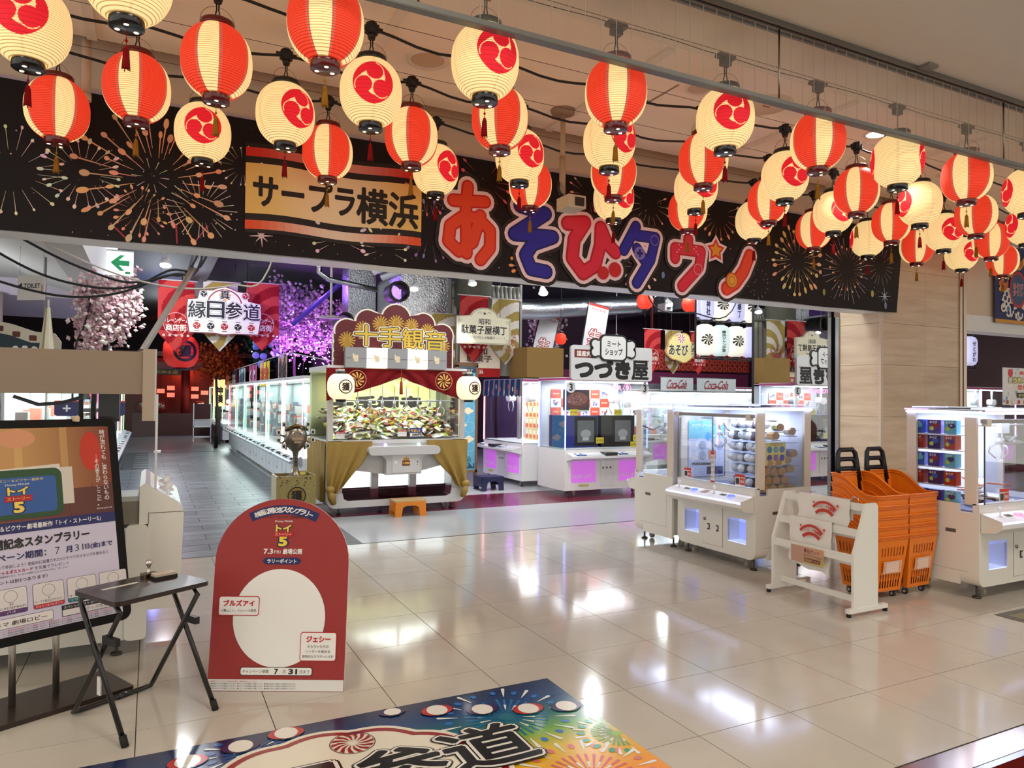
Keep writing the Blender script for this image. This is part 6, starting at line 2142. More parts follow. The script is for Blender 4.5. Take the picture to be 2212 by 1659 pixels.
for k in range(60):
    b.disc(Fg, random.uniform(-0.24, 0.23), random.choice([random.uniform(0.02, 0.2), random.uniform(0.44, 0.56)]), random.uniform(0.003, 0.012), S(70, 54, 20), 0.9, None, 6)
b.build('box_print', t, PRINT)
s = thing('statue', 'bronze many-armed spoon-shaped statue with round eyes', 'statue', (1.69, 9.60, 0.505))
BRZ = vc(0.3, metal=0.85, var=0.04)
BC = S(126, 116, 100)
B().lathe([(0.001, 0.0), (0.14, 0.0), (0.145, 0.02), (0.10, 0.045), (0.05, 0.10), (0.032, 0.18), (0.03, 0.30), (0.04, 0.36), (0.10, 0.42), (0.14, 0.50), (0.145, 0.56), (0.135, 0.62), (0.10, 0.68), (0.05, 0.71), (0.02, 0.72), (0.012, 0.76), (0.001, 0.86)], BC, n=28).build('body', s, BRZ)
for sx in (-1, 1):
    B().ball((sx * 0.04, -0.118, 0.60), 0.028, S(236, 234, 226), 12, 8, 1, 0.5, 1).ball((sx * 0.04, -0.132, 0.60), 0.011, BLACK, 8, 6, 1, 0.4, 1).build('eye', s, GLOSS)
B().box(-0.065, 0.065, -0.155, -0.125, 0.535, 0.55, S(170, 140, 110)).box(-0.065, 0.065, -0.155, -0.125, 0.515, 0.53, S(170, 140, 110)).box(-0.045, 0.045, -0.15, -0.125, 0.48, 0.51, S(150, 126, 100)).build('mouth', s, SATIN)
B().tube([(-0.14, -0.05, 0.64), (-0.08, -0.1, 0.69), (0, -0.115, 0.70), (0.08, -0.1, 0.69), (0.14, -0.05, 0.64)], 0.016, S(120, 92, 56)).build('headband', s, BRZ)
for sx in (-1, 1):
    for k in range(4):
        x1, z1 = sx * [0.15, 0.215, 0.215, 0.15][k], [0.70, 0.60, 0.50, 0.42][k]
        ar = B().tube([(sx * 0.10, 0.02, 0.54 + 0.02 * (1.5 - k)), (x1 * 0.8, 0.0, z1 - 0.03), (x1, -0.01, z1)], 0.012, BC).build('arm', s, BRZ)
        B().prism(rr(x1 - 0.028, x1 + 0.028, z1 - 0.015, z1 + 0.05, 0.012), 'y', -0.03, -0.008, S(206, 200, 186)).box(x1 - 0.014, x1 + 0.014, -0.032, -0.03, z1 - 0.005, z1 + 0.03, BLACK).build('hand', ar, SATIN)
b = B()
b.text(south((0, -0.034, 0)), '十\n手\n観\n音', 0, 0.25, 0.035, 0.16, BLACK, 0, 0.03)
b.build('stem_lettering', s, PRINT)
notice(Fr((1.76, 9.46, 0.60), X_, Z_), 0.09, 0.06, 'tiny gold plaque at the foot of the bronze statue', lambda b, f, w, h: b.rect(f, -w * .4, w * .4, -h * .35, h * .35, S(206, 190, 90), 0.6), col=S(120, 90, 40))


# ---------------- tall booths
PURP = (0.62, 0.16, 0.72)


def booth(label, loc, rz, W, D, led, H=1.93, awning=None, tv=False, deckz=0.66, name='crane_game', stripe=S(190, 60, 130), power=1.0, contents=None, prize=True, group=None):
    t = thing(name, label, 'crane game', loc, rz, group)
    WB = S(226, 224, 222)
    B().box(0, W, 0.0, D, 0.105, deckz + 0.10, WB).build('cabinet', t, WM2)
    dk = B().prism([(0.0, deckz - 0.08), (-0.20, deckz - 0.03), (-0.20, deckz + 0.005), (0.0, deckz + 0.05)], 'x', 0.03, W - 0.03, S(214, 212, 212)).build('control_deck', t, WM2)
    Fd = Fr((0, -0.20, deckz + 0.006), X_, Vector((0, 0.2, 0.045)).normalized())
    for q in (0, 1):
        xo = W * (0.08 + 0.5 * q)
        B().poly(Fd, rr(xo, xo + W * 0.12, 0.03, 0.17, 0.01), S(50, 90, 160), 1).poly(Fd, rr(xo + W * 0.14, xo + W * 0.36, 0.03, 0.17, 0.01), S(222, 226, 232), 1).build('deck_panel', dk, GLOSS)
        for w in (0, 1):
            B().lathe([(0.035, 0), (0.035, 0.012), (0.001, 0.016)], S(236, 236, 236), Fd(xo + W * (0.03 + 0.06 * w), 0.1, 2), 14).build('push_button', dk, GLOSS)
    B().box(W * 0.40, W * 0.54, -0.205, -0.03, deckz + 0.01, deckz + 0.06, S(24, 24, 26)).build('card_reader', dk, GLOSS)
    if prize:
        for xa, xb in ((0.07, 0.36), (0.64, 0.93)):
            pw = B().box(W * xa, W * xb, -0.004, 0.02, 0.23, deckz - 0.09, PURP).build('prize_window', t, vc(0.3, emit=0.28, var=0.06, scale=1.5))
            b = B().text(south((0, -0.006, 0)), 'PRIZE OUT', W * (xa + 0.13), 0.33, W * 0.22, 0.045, S(244, 226, 246), 0, 0.01)
            b.build('lettering', pw, PRINT)
        dr = B().box(W * 0.42, W * 0.58, -0.006, 0.0, 0.16, deckz - 0.08, S(220, 218, 216)).build('coin_door', t, WM2)
        for k in range(3):
            B().box(W * (0.44 + 0.045 * k), W * (0.455 + 0.045 * k), -0.01, -0.006, 0.44, 0.47, S(60, 58, 60)).build('coin_slot', dr, METAL)
        B().box(W * 0.16, W * 0.28, -0.003, 0.0, 0.16, 0.20, S(190, 176, 120)).build('label_plate', t, MATTE)
    zg = deckz + 0.10
    B().box(0.03, W - 0.03, D - 0.05, D - 0.02, zg, H - 0.06, S(226, 232, 240)).build('back_wall', t, SATIN)
    B().box(0.01, W - 0.01, 0.01, D - 0.02, zg, zg + 0.02, S(226, 230, 234)).build('play_floor', t, SATIN)
    B().box(0.02, W - 0.02, 0.004, 0.01, zg, H - 0.06, S(230, 236, 240)).build('front_pane', t, GLS)
    for x in (0.002, W - 0.008):
        B().box(x, x + 0.006, 0.01, D - 0.02, zg, H - 0.06, S(230, 236, 240)).build('side_pane', t, GLS)
    B().box(0, W, 0, D, H - 0.06, H, S(222, 218, 220)).box(-0.004, W + 0.004, -0.004, D, H - 0.045, H - 0.015, stripe).build('roof', t, WM2)
    for x, y in ((-0.004, -0.004), (W - 0.012, -0.004), (-0.004, D - 0.03), (W - 0.012, D - 0.03)):
        B().box(x, x + 0.016, y, y + 0.016, zg, H - 0.06, led).build('led_edge', t, LEDS)
    B().box(0.05, W - 0.05, 0.04, 0.06, H - 0.085, H - 0.062, (0.95, 0.98, 1)).build('led_strip', t, LEDM)
    L = bpy.data.lights.new('booth_led', 'AREA')
    L.energy = 13 * W * power
    L.color = (0.92, 0.96, 1.0)
    L.shape = 'RECTANGLE'
    L.size, L.size_y = W * 0.8, D * 0.6
    lo = bpy.data.objects.new('booth_led', L)
    lo.location = (W / 2, D / 2, H - 0.07)
    COL.objects.link(lo)
    lo.parent = t
    for x in (0.12, W - 0.12):
        put('levelling_foot', FOOT, t, None, (x, 0.06, 0.003))
        put('caster', CAS2, t, None, (x + (0.1 if x < W / 2 else -0.1), 0.1, 0.04))
    for q in (0.27, 0.75):
        x = W * q
        c = B().prism(rr(x - 0.09, x + 0.09, H - 0.42, H - 0.28, 0.06), 'y', D * 0.35, D * 0.5, S(234, 234, 236)).cyl((x, D * 0.42, H - 0.28), (x, D * 0.42, H - 0.06), 0.02, S(200, 200, 204)).build('crane', t, GLOSS)
        for s in (-1, 1):
            B().tube([(x + s * a, D * 0.42, H - 0.40 - h) for a, h in ((0.05, 0), (0.10, 0.05), (0.11, 0.12), (0.06, 0.2))], 0.009, S(220, 220, 222)).build('claw_arm', c, GLOSS)
    if awning:
        b = B()
        n = 22
        for i in range(n):
            c = S(30, 66, 110) if i % 3 else S(150, 140, 136)
            xa, xb = W * i / n, W * (i + 1) / n
            b.add([(xa, -0.03, H - 0.30 - 0.03 * (i % 2)), (xb, -0.03, H - 0.30 - 0.03 * ((i + 1) % 2)), (xb, -0.012, H - 0.01), (xa, -0.012, H - 0.01)], [(0, 1, 2, 3)], c)
            b.add([(xa, -0.028, H - 0.30 - 0.03 * (i % 2)), (xb, -0.028, H - 0.30 - 0.03 * ((i + 1) % 2)), (xb, -0.010, H - 0.01), (xa, -0.010, H - 0.01)], [(3, 2, 1, 0)], c)
        aw = b.build('awning', t, CLOTH)
        b = B()
        for k in range(9):
            b.rrect(south((0, -0.034, 0)), 0.08 + W * 0.105 * k, 0.13 + W * 0.105 * k, H - 0.18 - 0.05 * (k % 3), H - 0.10 - 0.05 * (k % 3), 0.01, S(206, 200, 196) if k % 2 else S(196, 80, 70), 0)
        b.build('awning_print', aw, PRINT)
    return t


def draw_check(b, f, w, h):
    n, m = 6, 4
    for i in range(n):
        for j in range(m):
            x0, z0 = -w / 2 + w * i / n, -h / 2 + h * j / m
            if (i + j) % 2:
                b.rect(f, x0, x0 + w / n, z0, z0 + h / m, S(196, 70, 50), 0.6)
                b.text(f, 'PLANET', x0 + w / n / 2, z0 + h / m / 2, w / n * 0.6, 0.02, S(240, 220, 210), 1.2, 0.02)
            else:
                for q in range(8):
                    b.disc(f, x0 + w / n * random.uniform(.25, .75), z0 + h / m * random.uniform(.25, .75), 0.018, random.choice([S(60, 80, 160), S(190, 60, 60), S(100, 110, 130)]), 0.8 + 0.05 * q, None, 8)


U3 = booth('two-player crane game with blue light edges and magenta prize windows', (5.93, 9.90, 0), 0, 1.62, 0.90, (0.25, 0.35, 1.0))
U2 = booth('crane game under a blue striped awning, front turned to the left', (5.90, 12.98, 0), R(-90), 1.66, 0.88, (1.0, 0.35, 0.4), awning=True)
Fu = south((6.74, 10.735, 1.43))
notice(Fu, 1.2, 0.62, 'red and white chequered poster on the back wall of the crane game', draw_check, 'wall_poster', 'poster')


def draw_steak(b, f, w, h):
    b.rect(f, -w / 2, w / 2, -h / 2, h / 2, S(60, 62, 66), 0.6)
    b.disc(f, 0.02, 0.0, w * 0.44, S(110, 60, 58), 1.2, h * 0.40)
    b.disc(f, 0.02, 0.03, w * 0.40, S(150, 100, 92), 1.6, h * 0.30)
    for k in range(40):
        b.disc(f, random.gauss(0.02, w * 0.15), random.gauss(0.01, h * 0.12), 0.012, random.choice([S(190, 140, 130), S(130, 74, 70), S(206, 160, 150)]), 2 + 0.03 * k, None, 7)
    b.rect(f, -w / 2, w / 2, -h / 2, -h * 0.42, S(226, 226, 230), 2.4)


notice(south((6.17, 9.96, 1.55)), 0.50, 0.36, 'dark photo panel of a grilled patty behind the crane game glass', draw_steak, 'photo_panel', 'poster')
# neon wording in the game
b = B()
Fn = south((0, 9.885, 0))
for off, c, l in ((0.03, (1.0, 0.25, 0.6), 0),):
    b.text(Fn, 'UFO CATCHER', 6.60, 1.77, 0.80, 0.075, c, l, off)
    b.text(Fn, '9', 7.12, 1.765, 0, 0.10, c, l, 0.03)
    b.ring(Fn, 7.12, 1.765, 0.075, 0.085, c, 0, 6)
o = b.build('neon_lettering', U3, vc(0.4, emit=1.6, var=0))
o.location = (-5.93, -9.90, 0)
for x in (6.02, 7.48):
    b = B().disc(south((x, 9.884, 1.765)), 0, 0, 0.09, S(200, 200, 204), 0).text(south((x, 9.884, 1.765)), '3', 0, 0, 0, 0.11, S(20, 20, 22), 1, 0.03)
    o = b.build('number_badge', U3, PRINT)
    o.location = (-5.93, -9.90, 0)


def tv(label, x, blue):
    t = thing('prize_box', label, 'box', (x, 10.06, 0.785))
    B().box(-0.34, 0.34, 0, 0.45, 0, 0.52, S(26, 40, 130) if blue else S(20, 22, 28)).build('carton', t, GLOSS)
    b = B()
    f = south((0.10, -0.0008, 0.26))
    b.rect(f, -0.22, 0.22, -0.24, 0.24, S(20, 20, 24), 0.6)
    b.rect(f, -0.16, 0.16, -0.18, 0.18, S(110, 112, 116), 1.2)
    b.disc(f, 0, -0.04, 0.1, S(170, 172, 176), 1.6, 0.07)
    b.rect(f, -0.06, 0.06, -0.15, -0.10, S(200, 200, 204), 2)
    b.build('box_print', t, PRINT)


tv('blue boxed appliance prize standing left in the crane game', 6.32, True)
tv('black boxed appliance prize standing right in the crane game', 7.06, False)
for k, (x, z, y) in enumerate(((6.12, 1.36, 9.95), (6.98, 1.36, 9.95), (6.62, 0.90, 9.94), (7.36, 0.93, 9.94), (7.30, 0.82, 9.93))):
    notice(south((x, y, z)), 0.15, 0.10, 'yellow handwritten prize tag, %s from the left in the crane game' % ['first', 'third', 'second', 'rightmost', 'fourth'][k], lambda b, f, w, h: b.text(f, 'おすすめ!', 0, 0, w * 0.8, h * 0.3, S(190, 70, 40), 1, 0.02), 'prize_tag', 'tag', col=S(236, 222, 70), group='yellow prize tags')
# character-free snack boxes inside the awning game
for k in range(24):
    i, j = k % 6, k // 6
    o = B().box(-0.07, 0.07, -0.05, 0.05, 0, 0.2, S(232, 214, 160)).box(-0.05, 0.05, -0.052, -0.05, 0.03, 0.10, S(214, 110, 60)).box(-0.03, 0.03, -0.053, -0.05, 0.12, 0.18, S(240, 236, 224)).build('snack_box', None, PRINT)
    o.location = local(U2, (0.75 + 0.15 * i, 0.62, 0.79 + 0.204 * j))
    o.rotation_euler = (0, 0, R(-90))
    tag(o, 'cream snack carton, %s from the left on the %s shelf under the awning' % (ORD[i], ['bottom', 'second', 'third', 'top'][j]), 'box', 'cream snack cartons')
B().box(0.66, 1.60, 0.50, 0.80, 0.765, 0.788, S(230, 232, 236)).build('prize_shelf', U2, SATIN)

# ---------------- rows along the aisle
LEDC = [(1.0, 0.3, 0.5), (0.35, 1.0, 0.7), (0.9, 1.0, 0.9), (0.25, 0.95, 0.6), (0.3, 1.0, 0.65), (1.0, 0.35, 0.5), (0.5, 1.0, 0.8)]
PRZ = B()
for k in range(26):
    PRZ.box(*(lambda x, y, z, w: (x, x + w, y, y + 0.12, z, z + random.uniform(0.10, 0.2)))(random.uniform(0.1, 1.65), random.uniform(0.3, 0.7), random.choice([0.70, 0.70, 1.0, 1.25]), random.uniform(0.08, 0.18)), random.choice([S(220, 214, 210), S(190, 150, 140), S(150, 160, 180), S(206, 196, 190), S(200, 110, 90)]))
PRZM = PRZ.mesh('prize_stock')
PRZM.materials.append(MATTE)


def aisle_unit(label, loc, rz, led, W=1.90, D=0.85, H=1.90, group=None, purple=False):
    t = thing('crane_game', label, 'crane game', loc, rz, group)
    WB = S(214, 214, 218)
    B().box(0, W, 0.0, D, 0.10, 0.62, WB).build('cabinet', t, WM2)
    for k in range(4):
        c = S(230, 232, 236) if not purple else S(196, 170, 214)
        B().box(0.06 + k * W / 4, W / 4 * (k + 1) - 0.06, -0.006, 0.0, 0.16, 0.52, c).build('service_door', t, WM2)
        if k % 2 == 0:
            B().box(W / 4 * (k + 0.8), W / 4 * (k + 0.8) + 0.02, -0.012, -0.006, 0.25, 0.28, BLACK).build('coin_slot', t, METAL)
    dk = B().prism([(0.0, 0.53), (-0.2, 0.55), (-0.2, 0.58), (0.0, 0.66)], 'x', 0.02, W - 0.02, S(150, 154, 166)).build('control_deck', t, WM2)
    for k in range(8):
        B().box(0.12 + k * W / 8.4, 0.19 + k * W / 8.4, -0.16, -0.09, 0.595, 0.625, BLACK if k % 3 else S(230, 230, 234)).build('control_block', dk, GLOSS)
    B().box(0, W, D - 0.03, D, 0.62, H, S(206, 212, 220)).build('back_wall', t, SATIN)
    B().box(0.01, W - 0.01, 0.006, 0.012, 0.64, H - 0.05, S(230, 236, 240)).build('front_pane', t, GLS)
    B().box(0.004, 0.010, 0.02, D - 0.03, 0.64, H - 0.05, S(230, 236, 240)).box(W - 0.01, W - 0.004, 0.02, D - 0.03, 0.64, H - 0.05, S(230, 236, 240)).build('side_pane', t, GLS)
    B().box(0, W, -0.01, D, H - 0.05, H, S(216, 216, 222)).build('roof', t, WM2)
    B().box(0.0, 0.035, -0.02, -0.005, 0.64, H - 0.05, led).box(W - 0.03, W, -0.018, -0.005, 0.64, H - 0.05, led).build('led_edge', t, vc(0.4, emit=2.0, var=0))
    B().box(0.05, W - 0.05, 0.05, 0.09, H - 0.07, H - 0.052, (0.94, 0.98, 1.0)).build('led_strip', t, LEDM)
    put('prize_stock', PRZM, t)['kind'] = 'stuff'
    L = bpy.data.lights.new('booth_led', 'AREA')
    L.energy = 30
    L.color = (0.9, 1.0, 0.97)
    L.shape = 'RECTANGLE'
    L.size, L.size_y = W * 0.8, D * 0.6
    lo = bpy.data.objects.new('booth_led', L)
    lo.location = (W / 2, D / 2, H - 0.06)
    COL.objects.link(lo)
    lo.parent = t
    for x in (0.15, W - 0.15):
        put('caster', CAS2, t, None, (x, 0.08, 0.04))
    return t


for k in range(6):
    # row on the right of the aisle, fronts to the left
    aisle_unit('glass crane game with coloured light edges, %s in the right aisle row' % ORD[k], (2.10, 13.20 + 1.93 * k, 0), R(-90), LEDC[k % 7], group='right aisle crane games')
for k in range(3):
    aisle_unit('distant crane game with lilac doors, %s past the shop sign board' % ORD[k], (2.10, 26.9 + 1.93 * k, 0), R(-90), (0.6, 1.0, 0.6), group='far aisle crane games', purple=True)
for k in range(6):
    aisle_unit('glass crane game with bright striped edges, %s in the left aisle row' % ORD[k], (-0.62, 9.6 + 1.93 * k, 0), R(90), [(1.0, 0.25, 0.6), (0.95, 0.95, 1.0), (0.3, 1.0, 0.8), (0.4, 1.0, 0.5), (1, 0.4, 0.6), (0.5, 1.0, 0.4)][k], group='left aisle crane games')

# ================================================================== signs, flags and decorations inside
def draw_shop(b, f, w, h):
    pass


def pennant_mesh(w, h, tip, c1, c2, back=False, swirl=1.4):
    """hanging pennant with a pointed lower edge and swirling rays in two inks"""
    b = B()
    nx, nz = 30, 54
    for j in range(nz):
        for i in range(nx):
            q = []
            for di, dj in ((0, 1), (1, 1), (1, 0), (0, 0)):
                f, g_ = (i + di) / nx, (j + dj) / nz
                x = -w / 2 + w * f
                hh = h - tip * abs(2 * f - 1)
                q.append((x, 0.018 * math.sin(f * 7), -hh * g_))
            cx = sum(p[0] for p in q) / 4
            cz = sum(p[2] for p in q) / 4
            r = math.hypot(cx, cz + h * 0.62)
            a = math.atan2(cz + h * 0.62, cx) + swirl * r / w
            col = c1 if int(a / (2 * PI) * 12 + 24) % 2 else c2
            b.add(q, [(0, 1, 2, 3)], col)
            b.add([(p[0], p[1] + 0.004, p[2]) for p in q], [(3, 2, 1, 0)], col)
    return b.mesh('cloth')


PRED = pennant_mesh(0.72, 1.55, 0.42, S(150, 22, 30), S(196, 66, 62))
PGOLD = pennant_mesh(0.72, 1.55, 0.42, S(216, 208, 196), S(160, 136, 72))
for m in (PRED, PGOLD):
    m.materials.append(CLOTH)
pb = B()
Fp = south((0, -0.024, 0))
for body, z, w, h in (('クレーンゲーム', -0.86, 0.5, 0.11), ('商店街', -1.02, 0.40, 0.14)):
    pb.text(Fp, body, 0, z, w, h, S(240, 226, 214), 1, 0.03)
pb.ring(Fp, 0, -0.94, 0.24, 0.25, S(230, 200, 190), 0.5)
for k in range(5):
    pb.disc(Fp, -0.24 + 0.12 * k, -1.19, 0.028, S(226, 190, 180), 1, None, 10)
PPRW = pb.mesh('lettering')
PPRW.materials.append(PRINT)
pb = B()
for body, z, w, h in (('クレーンゲーム', -0.86, 0.5, 0.11), ('商店街', -1.02, 0.40, 0.14)):
    pb.text(Fp, body, 0, z, w, h, S(170, 60, 50), 1, 0.03)
pb.ring(Fp, 0, -0.94, 0.24, 0.25, S(190, 110, 90), 0.5)
for k in range(5):
    pb.disc(Fp, -0.24 + 0.12 * k, -1.19, 0.028, S(170, 110, 80), 1, None, 10)
PPRR = pb.mesh('lettering')
PPRR.materials.append(PRINT)


def pennant(label, loc, red=True, sc=1.0, rz=0.0, pole=True):
    t = thing('pennant', label, 'pennant', loc, rz, 'arcade pennants')
    c = put('cloth', PRED if red else PGOLD, t)
    l = put('lettering', PPRW if red else PPRR, c)
    b = B().cyl((-0.42, 0, 0.012), (0.42, 0, 0.012), 0.014, S(206, 200, 196), 8)
    b.build('hanging_rod', t, SATIN)
    for x in (-0.3, 0.3):
        B().cyl((x, 0, 0.02), (x, 0, (4.55 - loc[2]) / sc), 0.003, S(90, 90, 90), 5).build('hanging_wire', t, METAL)
    t.scale = (sc, sc, sc)
    return t


pennant('red swirl pennant hanging left of the black-lettered shop sign', (0.47, 17.25, 4.05), True, 1.0)
pennant('white and gold swirl pennant directly behind the black-lettered shop sign', (1.36, 17.25, 4.09), False, 1.0)
pennant('red swirl pennant hanging right of the black-lettered shop sign', (2.26, 17.25, 4.13), True, 1.0)
pennant('red swirl pennant left behind the candy-alley sign', (5.22, 11.95, 3.42), True, 0.78)
pennant('white and gold swirl pennant right behind the candy-alley sign', (5.86, 11.95, 3.40), False, 0.78)
pennant('gold swirl pennant left edge of the candy-alley sign', (4.72, 12.3, 3.1), False, 0.78)
pennant('red swirl pennant left of the playful yellow sign', (10.2, 13.2, 3.17), True, 0.65)
pennant('gold swirl pennant behind the playful yellow sign', (10.83, 13.25, 3.17), False, 0.65)
pennant('red swirl pennant right of the playful yellow sign', (11.55, 13.2, 3.17), True, 0.65)


def sign_board(label, loc, outline, th, draw, col, name='hanging_sign', rz=0.0, ztop=None):
    t = thing(name, label, 'sign', loc, rz)
    f = south((0, 0, 0))
    bd = slab(f, outline, th, col, S(180, 170, 156)).build('board', t, PRINT)
    b = B()
    draw(b, f)
    b.build('sign_print', bd, PRINT)
    if ztop:
        xs = [p[0] for p in outline]
        for x in (min(xs) * 0.6, max(xs) * 0.6):
            B().cyl((x, 0.02, 0.1), (x, 0.02, ztop - loc[2]), 0.006, S(120, 116, 112), 6).build('hanging_wire', t, METAL)
    return t


def tom(b, f, cx, cy, r, col, l, n=18):
    for i in range(n):
        for j in range(n):
            u, v = (i + 0.5) / n * 2 - 1, (j + 0.5) / n * 2 - 1
            if tomoe(u, v):
                b.rect(f, cx + r * (i / n * 2 - 1), cx + r * ((i + 1) / n * 2 - 1), cy + r * (j / n * 2 - 1), cy + r * ((j + 1) / n * 2 - 1), col, l)


def ennichi_outline():
    pts = rr(-0.72, 0.72, -0.50, -0.12, 0.06)
    return [(-0.72, -0.50), (-0.2, -0.50), (0.0, -0.53), (0.2, -0.50), (0.72, -0.50), (0.78, -0.1), (0.76, 0.2), (0.5, 0.25), (0.44, 0.44), (0.25, 0.46), (0.12, 0.52), (0, 0.55), (-0.12, 0.52), (-0.25, 0.46), (-0.52, 0.44), (-0.56, 0.25), (-0.76, 0.22), (-0.78, -0.1)]


def draw_ennichi(b, f):
    CRM, DR = S(240, 234, 216), S(150, 22, 28)
    b.poly(f, ennichi_outline(), S(120, 24, 28), 0.6)
    b.poly(f, [(x * 0.975, y * 0.965) for x, y in ennichi_outline()], CRM, 1)
    b.ring(f, 0, 0.12, 0.34, 0.365, DR, 1.6, 30, 0.2, PI - 0.2)
    b.poly(f, [(0, 0.5), (0.13, 0.36), (0, 0.2), (-0.13, 0.36)], S(226, 170, 90), 1.6)
    for off, c, l in ((0.06, CRM, 2), (0.02, BLACK, 3)):
        b.text(f, '真', 0, 0.36, 0.20, 0.20, c, l, off, ref=0.0)
    for sx, c in ((-0.43, BLACK), (0.43, S(170, 22, 30))):
        b.disc(f, sx, 0.36, 0.085, CRM, 2)
        b.ring(f, sx, 0.36, 0.078, 0.085, S(60, 50, 46), 2.4, 20)
        tom(b, f, sx, 0.36, 0.066, c, 2.8, 14)
    for k in range(5):
        x = -0.56 + 0.28 * k
        b.disc(f, x, -0.34, 0.105, S(226, 214, 180), 2, 0.11)
        b.disc(f, x, -0.34, 0.098, S(248, 240, 214), 2.4, 0.104)
        b.rect(f, x - 0.05, x + 0.05, -0.455, -0.44, BLACK, 2.8)
        b.rect(f, x - 0.05, x + 0.05, -0.24, -0.225, BLACK, 2.8)
        tom(b, f, x, -0.34, 0.075, BLACK if k % 2 else S(170, 22, 30), 3, 14)
    for off, c, l in ((0.075, S(60, 50, 46), 3.6), (0.06, CRM, 4.2), (0.02, BLACK, 5)):
        for q, ch in enumerate('縁日参道'):
            b.text(f, ch, -0.56 + 0.375 * q, 0.03 - 0.015 * abs(q - 1.5), 0.345, 0.36, c, l + 0.1 * q, off, ref=0.0)


sign_board('cream hanging shop sign with four big black brush characters', (1.43, 17.0, 3.42), ennichi_outline(), 0.05, draw_ennichi, S(240, 234, 216), ztop=4.55)

# candy alley sign
def dag_outline():
    pts = [(-0.52, -0.31), (0.52, -0.31), (0.52, 0.16), (0.27, 0.19)]
    pts += [(0.26 * math.cos(R(a)), 0.17 + 0.16 * math.sin(R(a))) for a in range(20, 161, 14)]
    return pts + [(-0.27, 0.19), (-0.52, 0.16)]


def draw_dagashi(b, f):
    for k, c, l in ((0.975, S(60, 40, 36), 0.6), (0.96, S(232, 222, 190), 1.2), (0.93, S(60, 40, 36), 1.8), (0.92, S(236, 228, 198), 2.4)):
        b.poly(f, [(x * k, y * k) for x, y in dag_outline()], c, l)
    b.text(f, '昭和', 0, 0.085, 0.22, 0.10, S(40, 30, 28), 3, 0.02)
    b.text(f, '駄菓子屋横丁', 0, -0.06, 0.88, 0.15, S(40, 30, 28), 3, 0.025)
    b.text(f, '・・・・なつかしの駄菓子・・・・', 0, -0.195, 0.80, 0.05, S(70, 56, 50), 3, 0.01)
    b.star(f, 0, 0.23, 0.035, S(60, 44, 40), 3)
    for sx in (-1, 1):
        b.ring(f, sx * 0.09, 0.22, 0.03, 0.036, S(60, 44, 40), 3, 12, 0, PI)
        for sy in (-0.25, 0.09):
            b.ring(f, sx * 0.45, sy, 0.025, 0.03, S(120, 100, 80), 3, 12)


sign_board('cream plaque sign with a rounded top and dark candy-alley lettering', (5.22, 11.5, 2.83), dag_outline(), 0.04, draw_dagashi, S(232, 222, 190), ztop=4.55)


# butcher's sign
def draw_meat(b, f):
    b.rrect(f, -0.80, 0.80, -0.28, 0.28, 0.05, S(206, 204, 202), 0.6)
    b.text(f, 'つづき', -0.19, -0.10, 1.04, 0.28, S(20, 18, 18), 1.4, 0.07)
    b.text(f, '屋', 0.55, -0.10, 0.33, 0.31, S(20, 18, 18), 1.4, 0.034)
    b.rect(f, -0.74, -0.38, 0.08, 0.21, S(110, 30, 26), 1.2)
    b.text(f, '国産肉', -0.56, 0.145, 0.26, 0.085, S(236, 226, 216), 2, 0.03)
    for k, (tx, x) in enumerate((('北海道', 0.45), ('鹿児島', 0.57), ('宮崎', 0.69))):
        b.text(f, tx, x, 0.06, 0.09, 0.025, S(130, 40, 36), 1.4, 0.02)


t = sign_board('white butcher shop sign with a bone-shaped top and huge lettering', (6.78, 9.82, 2.165), rr(-0.80, 0.80, -0.28, 0.28, 0.06), 0.05, draw_meat, S(214, 212, 208))
Fm = south((0, -0.012, 0))


def bone(k):
    pts = []
    for cx, cz, a0, a1, r in ((0.36, -0.06, -130, 60, 0.075), (0.36, 0.075, -60, 130, 0.075)):
        pts += [(cx + (r + k) * math.cos(R(a0 + (a1 - a0) * i / 8)), cz + (r + k) * math.sin(R(a0 + (a1 - a0) * i / 8))) for i in range(9)]
    return pts + [(-x, y) for x, y in pts[::-1]]


t2 = thing('bone_plaque', 'black-edged bone-shaped plaque on top of the butcher sign', 'sign', (6.78, 9.80, 2.40))
slab(south((0, 0, 0)), bone(0.02), 0.03, S(20, 18, 18), S(20, 18, 18)).build('bone_board', t2, PRINT)
slab(south((0, -0.004, 0)), rr(-0.27, 0.27, -0.20, 0.24, 0.10), 0.03, S(20, 18, 18), S(20, 18, 18)).build('shop_tag', t2, PRINT)
b = B()
b.poly(south((0, -0.002, 0)), bone(-0.01), S(214, 212, 208), 0.6)
b.rrect(south((0, -0.006, 0)), -0.24, 0.24, -0.17, 0.21, 0.08, S(222, 220, 216), 0.6)
b.text(south((0, -0.006, 0)), 'ミート', 0, 0.085, 0.26, 0.09, S(24, 22, 22), 1.4, 0.03)
b.text(south((0, -0.006, 0)), 'ショップ', 0, -0.045, 0.34, 0.11, S(24, 22, 22), 1.4, 0.03)
b.build('lettering', t2, PRINT)


